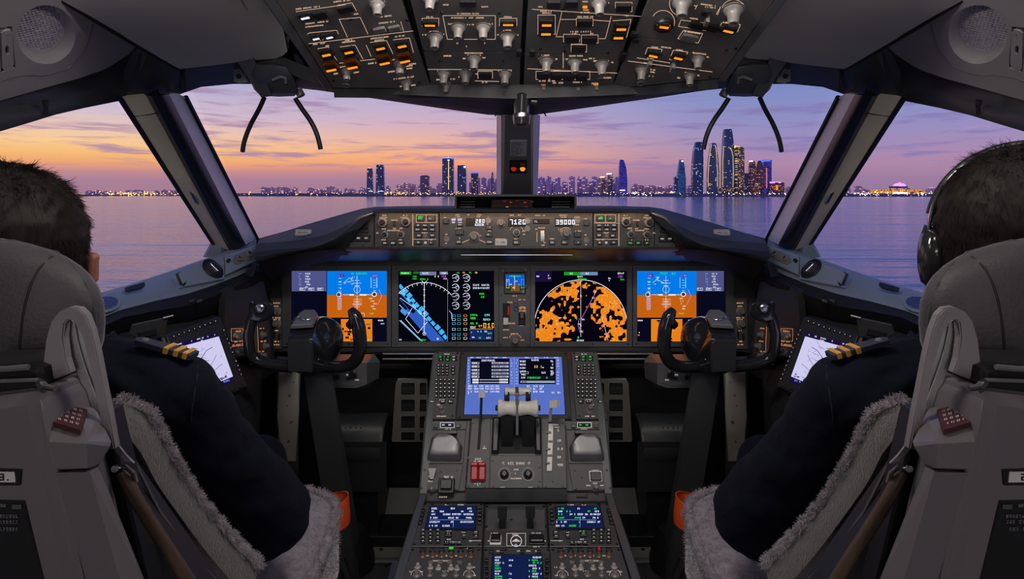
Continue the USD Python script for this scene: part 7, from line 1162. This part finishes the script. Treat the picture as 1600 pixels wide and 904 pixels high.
def pilot(s):
    cap = s > 0; t = thing('person', 'person in dark navy jacket with gold-striped epaulettes, ' + ('wearing a black headset over short dark hair' if cap else 'bareheaded with short dark hair, one ear showing'), 'person', A(-.55, .85, 1.22))
    dz = .020 if cap else 0.0; C = A(-.583, .665, .070 - dz); mx = lambda p: np.array([-1.10 - p[0], p[1] + .08 * min(max((p[1] - .93) / .1, 0), 1) * (p[1] < 1.16) * (p[2] > CZ - .53), p[2]]); th_ = math.radians(32); RH = np.array([[math.cos(th_), -math.sin(th_), 0], [math.sin(th_), math.cos(th_), 0], [0, 0, 1]]); H = lambda x, y, z: C + RH @ np.array([x, y, z], float)
    body = [(H(0, -.014, .016), .077, H(0, .040, .010), .070), (H(0, -.02, -.03), .068, H(0, .04, -.02), .064), (H(0, .04, -.02), .062, H(0, .062, -.085), .040), (H(0, .062, -.085), .040, H(0, .082, -.105), .024), (H(0, -.01, -.06), .052, A(-.56, .705, .215), .058),
            (H(0, .10, -.02), .010, H(0, .122, -.045), .011), (H(-.03, .088, .008), .012, H(.03, .088, .008), .012), (H(-.018, .096, -.072), .008, H(.018, .096, -.072), .008),
            (A(-.55, .71, .26), .09, A(-.55, .76, .45), .10), (A(-.55, .76, .45), .10, A(-.55, .80, .515), .105), (A(-.55, .705, .215), .05, A(-.42, .70, .245), .042), (A(-.55, .705, .215), .05, A(-.68, .70, .245), .042)]
    for f in (lambda p: np.asarray(p, float), mx):
        body += [(f(A(-.415, .70, .245)), .044, f(A(-.368, .87, .472)), .044), (f(A(-.368, .87, .472)), .042, f(A(-.505, 1.01, .484)), .028), (f(A(-.505, 1.01, .484)), .027, f(A(-.525, 1.035, .488)), .026)]
        hnd = f(A(-.530, 1.055, .490)); body.append((f(A(-.525, 1.035, .488)), .024, hnd, .022)); sg = 1 if f is not mx else -1
        for i, ln in enumerate((.062, .072, .068, .052)):
            r0 = hnd + (-sg * .024 + sg * .0165 * i, .018, .004); k1 = r0 + (0, ln * .5, .006); k2 = k1 + (0, ln * .36, -.014); k3 = k2 + (0, ln * .16, -.018); body += [(r0, .0092, k1, .0088), (k1, .0088, k2, .0082), (k2, .0082, k3, .0072)]
        th = hnd + (sg * .022, -.01, .0); body += [(th, .011, th + (sg * .022, .022, -.004), .010), (th + (sg * .022, .022, -.004), .0095, th + (sg * .024, .05, -.016), .0085)]
        hip, kn, an = f(A(-.49, .84, .545)), f(A(-.515, 1.19, .548)), f(A(-.53, 1.34, 1.13)); body += [(hip, .062, kn, .048), (kn, .046, an, .034), (an, .034, an + (0, .14, -.035), .026)]
    for sg in (-1, 1):
        e = lambda x, y, z: H(sg * (.078 + x), .008 + y, -.028 + z); body += [(e(0, -.006, .018), .0085, e(.009, -.014, .020), .0075), (e(.008, -.014, .018), .0075, e(.008, -.012, -.004), .0075), (e(.006, -.012, -.004), .007, e(.001, -.002, -.024), .0065), (e(0, 0, .016), .008, e(0, 0, -.018), .007)]
    bm = bones(body, .010, 6, 18); part(t, 'body', bm, M['skin'], 60)
    for sg in (-1, 1): part(t, 'eye', (np.array(trimesh.creation.icosphere(2).vertices) * .0115 + H(sg * .031, .087, -.010), trimesh.creation.icosphere(2).faces), M['placard'], 60)
    # hair: a cropped cap and the strands on it
    ms = manifold3d.Manifold.batch_hull([sph(H(0, -.016, .020), .0855, 28), sph(H(0, .040, .018), .0785, 28), sph(H(0, -.022, -.028), .0755, 28), sph(H(0, .02, -.02), .067, 28)]) + manifold3d.Manifold.batch_hull([sph(H(0, -.02, -.028), .0745, 28), sph(H(0, -.014, -.075), .055, 24)])
    nrm = RH @ np.array([0, -.80, .60]); ms = ms.trim_by_plane(tuple(nrm), float(nrm @ H(0, .055, 0))); w = ms.refine_to_length(.006).to_mesh(); hm = trimesh.Trimesh(w.vert_properties[:, :3], w.tri_verts, process=True); trimesh.smoothing.filter_taubin(hm, iterations=4)
    hv = np.asarray(hm.vertices); hv = hv + (hv - C) / np.linalg.norm(hv - C, axis=1)[:, None] * (.006 * (meshkit.fbm(hv * 70, 3, 5)[:, None] - .5)); hm = (hv, np.asarray(hm.faces)); part(t, 'hair', hm, M['hair'], 60)
    p, nn, q = surf(hm, 17000, 31 + s, lambda p, n_: (p - C) @ nrm > -.045); rel = p - C; cr = RH @ np.array([.01, -.01, .1]); fl = rel - cr; fl -= nn * np.sum(fl * nn, 1)[:, None]; fl /= np.linalg.norm(fl, axis=1)[:, None] + 1e-6; top = np.clip((rel[:, 2] - .05) / .05, 0, 1)[:, None]; clump = np.stack([meshkit.noise(p * 80 + k * 9.1, k) - .5 for k in range(3)], 1)
    strands(t, 'hair_strands', p - nn * .001, fl * (1 - .3 * top) + nn * (.06 + .42 * top) + clump * (.55 + .7 * top) + q.normal(0, .07, p.shape), q, .014, .00055, M['hair'], .14, 4)
    # jacket
    jb = [(A(-.55, .705, .225), .066, A(-.425, .70, .243), .054), (A(-.55, .705, .225), .066, A(-.675, .70, .243), .054), (A(-.55, .715, .33), .125, A(-.55, .77, .50), .125), (A(-.46, .715, .30), .075, A(-.47, .78, .50), .07), (A(-.64, .715, .30), .075, A(-.63, .78, .50), .07), (A(-.55, .695, .195), .058, A(-.55, .71, .30), .09)]
    for f in (lambda p: np.asarray(p, float), mx):
        jb += [(f(A(-.412, .70, .243)), .056, f(A(-.396, .765, .345)), .059), (f(A(-.396, .765, .345)), .059, f(A(-.366, .868, .472)), .064), (f(A(-.366, .868, .472)), .063, f(A(-.405, .93, .468)), .053), (f(A(-.405, .93, .468)), .053, f(A(-.500, 1.005, .484)), .038), (f(A(-.425, .70, .25)), .054, f(A(-.46, .73, .38)), .075)]
    jv, jf = bones(jb, .009, 14, 24); nz = meshkit.fbm(jv * np.array([16, 16, 30]) + 3.3, 3, 8) - .5; n2 = meshkit.noise(np.c_[jv @ np.array([40., 20, 55]), jv @ np.array([9., 9, 4]), jv @ np.array([3, 5, 2])], 4) - .5; tm_ = trimesh.Trimesh(jv, jf, process=False); jv = jv + tm_.vertex_normals * (.013 * nz + .006 * n2)[:, None]; jk = part(t, 'jacket', (jv, jf), M['navy'], 60)
    sm = drape((jv, jf), [(303, 552), (309, 570), (308, 590), (304, 612), (300, 636), (298, 660)], .0004)
    if len(sm) > 3: part(jk, 'sleeve_seam', tube(sm, .0009, 6), M['wool_seam'])
    part(t, 'collar', sheet([[*(A(-.55, .665, .20) + (.062 * math.sin(a), .035 - .062 * math.cos(a), .028 + .0 * a) for a in np.linspace(-2.2, 2.2, 18))], [*(A(-.55, .665, .20) + (.078 * math.sin(a), .035 - .078 * math.cos(a), -.006) for a in np.linspace(-2.2, 2.2, 18))]], .004), M['navy'], 60)
    part(t, 'trousers', bones([q for f in (lambda p: np.asarray(p, float), mx) for q in ((f(A(-.49, .80, .55)), .07, f(A(-.515, 1.19, .548)), .055), (f(A(-.515, 1.19, .548)), .055, f(A(-.53, 1.33, 1.10)), .044))], .014, 8, 18), M['navy'], 60)
    for f in (lambda p: np.asarray(p, float), mx): part(t, 'shoe', hull([f(A(-.53 + a_, y_, d_)) for a_, y_, d_ in ((-.045, 1.30, 1.218), (.045, 1.30, 1.218), (-.05, 1.52, 1.218), (.05, 1.52, 1.218), (0, 1.56, 1.218), (-.035, 1.31, 1.13), (.035, 1.31, 1.13), (-.04, 1.5, 1.17), (.04, 1.5, 1.17))]), M['yoke'])
    # epaulettes
    for f in (lambda p: np.asarray(p, float), mx):
        a, b = f(A(-.440, .690, .1725)), f(A(-.374, .690, .1900)); u = (b - a) / np.linalg.norm(b - a); fw = np.array([0, 1.0, 0]); up_ = np.cross(u, fw); up_ = up_ if up_[2] > 0 else -up_; E4 = np.eye(4); E4[:3, 0], E4[:3, 1], E4[:3, 2], E4[:3, 3] = u, np.cross(up_, u), up_, a; ln = np.linalg.norm(b - a)
        ep = part(t, 'epaulette', mv(bprism(Polygon([(-.004, 0), (0, -.007), (ln, -.0095), (ln, .0095), (0, .007)]), -.004, .0025, .0010), E4), M['navy_board'])
        for x in (.56, .74, .90): part(ep, 'gold_stripe', mv(cbox(ln * x - .0030, ln * x + .0030, -.0103, .0103, -.0045, .0040, .001), E4), M['gold'])
        part(ep, 'button', mv(lathe([(0, .002), (.004, .0025), (.003, .004), (0, .0045)], 12), E4 @ np.array([[1, 0, 0, .008], [0, 1, 0, 0], [0, 0, 1, 0], [0, 0, 0, 1.]])), M['alu'])
    if cap:
        h = thing('headset', 'black padded headset with thin steel band worn over dark hair', 'headset', C + (0, 0, -.05)); ar = np.linspace(-.30, math.pi + .30, 40); O = lambda x, y, z: H(x, -.006 + y, .008 + z)
        part(h, 'headband', tube([O(.0885 * math.cos(a), -.008 * math.sin(a), .0955 * math.sin(a)) for a in ar[5:-5]], .0062, 10), M['black'], 60)
        for sl in (slice(0, 15), slice(-15, None)): part(h, 'band_spring', tube([O(.0900 * math.cos(a), -.008 * math.sin(a) - .0068, .0965 * math.sin(a)) for a in ar[sl]], .0021, 8), M['chrome'], 60)
        for sg in (-1, 1):
            X4 = np.eye(4); X4[:3, 0] = RH @ np.array([0, .86, 0]); X4[:3, 1] = (0, 0, 1.12); X4[:3, 2] = RH @ np.array([sg, 0, 0.]); X4[:3, 3] = H(sg * .077, -.004, -.028); part(h, 'ear_cup', mv(lathe([(0, .0), (.031, .0), (.034, .006), (.033, .014), (.026, .021), (.012, .024), (0, .0245)], 26), X4), M['yoke'], 50); part(h, 'ear_cushion', mv(lathe([(.022, -.008), (.031, -.006), (.0325, 0), (.026, .002), (.018, .0)], 24), X4), M['soft'], 50)
            part(h, 'slider', tube([H(sg * .088, -.006, .010), H(sg * .093, -.006, -.004), H(sg * .095, -.006, -.020)], [.007, .006, .004], 10), M['black'])
M['navy_board'] = mat('epaulette_board', (.018, .020, .042), .7)
both(pilot)
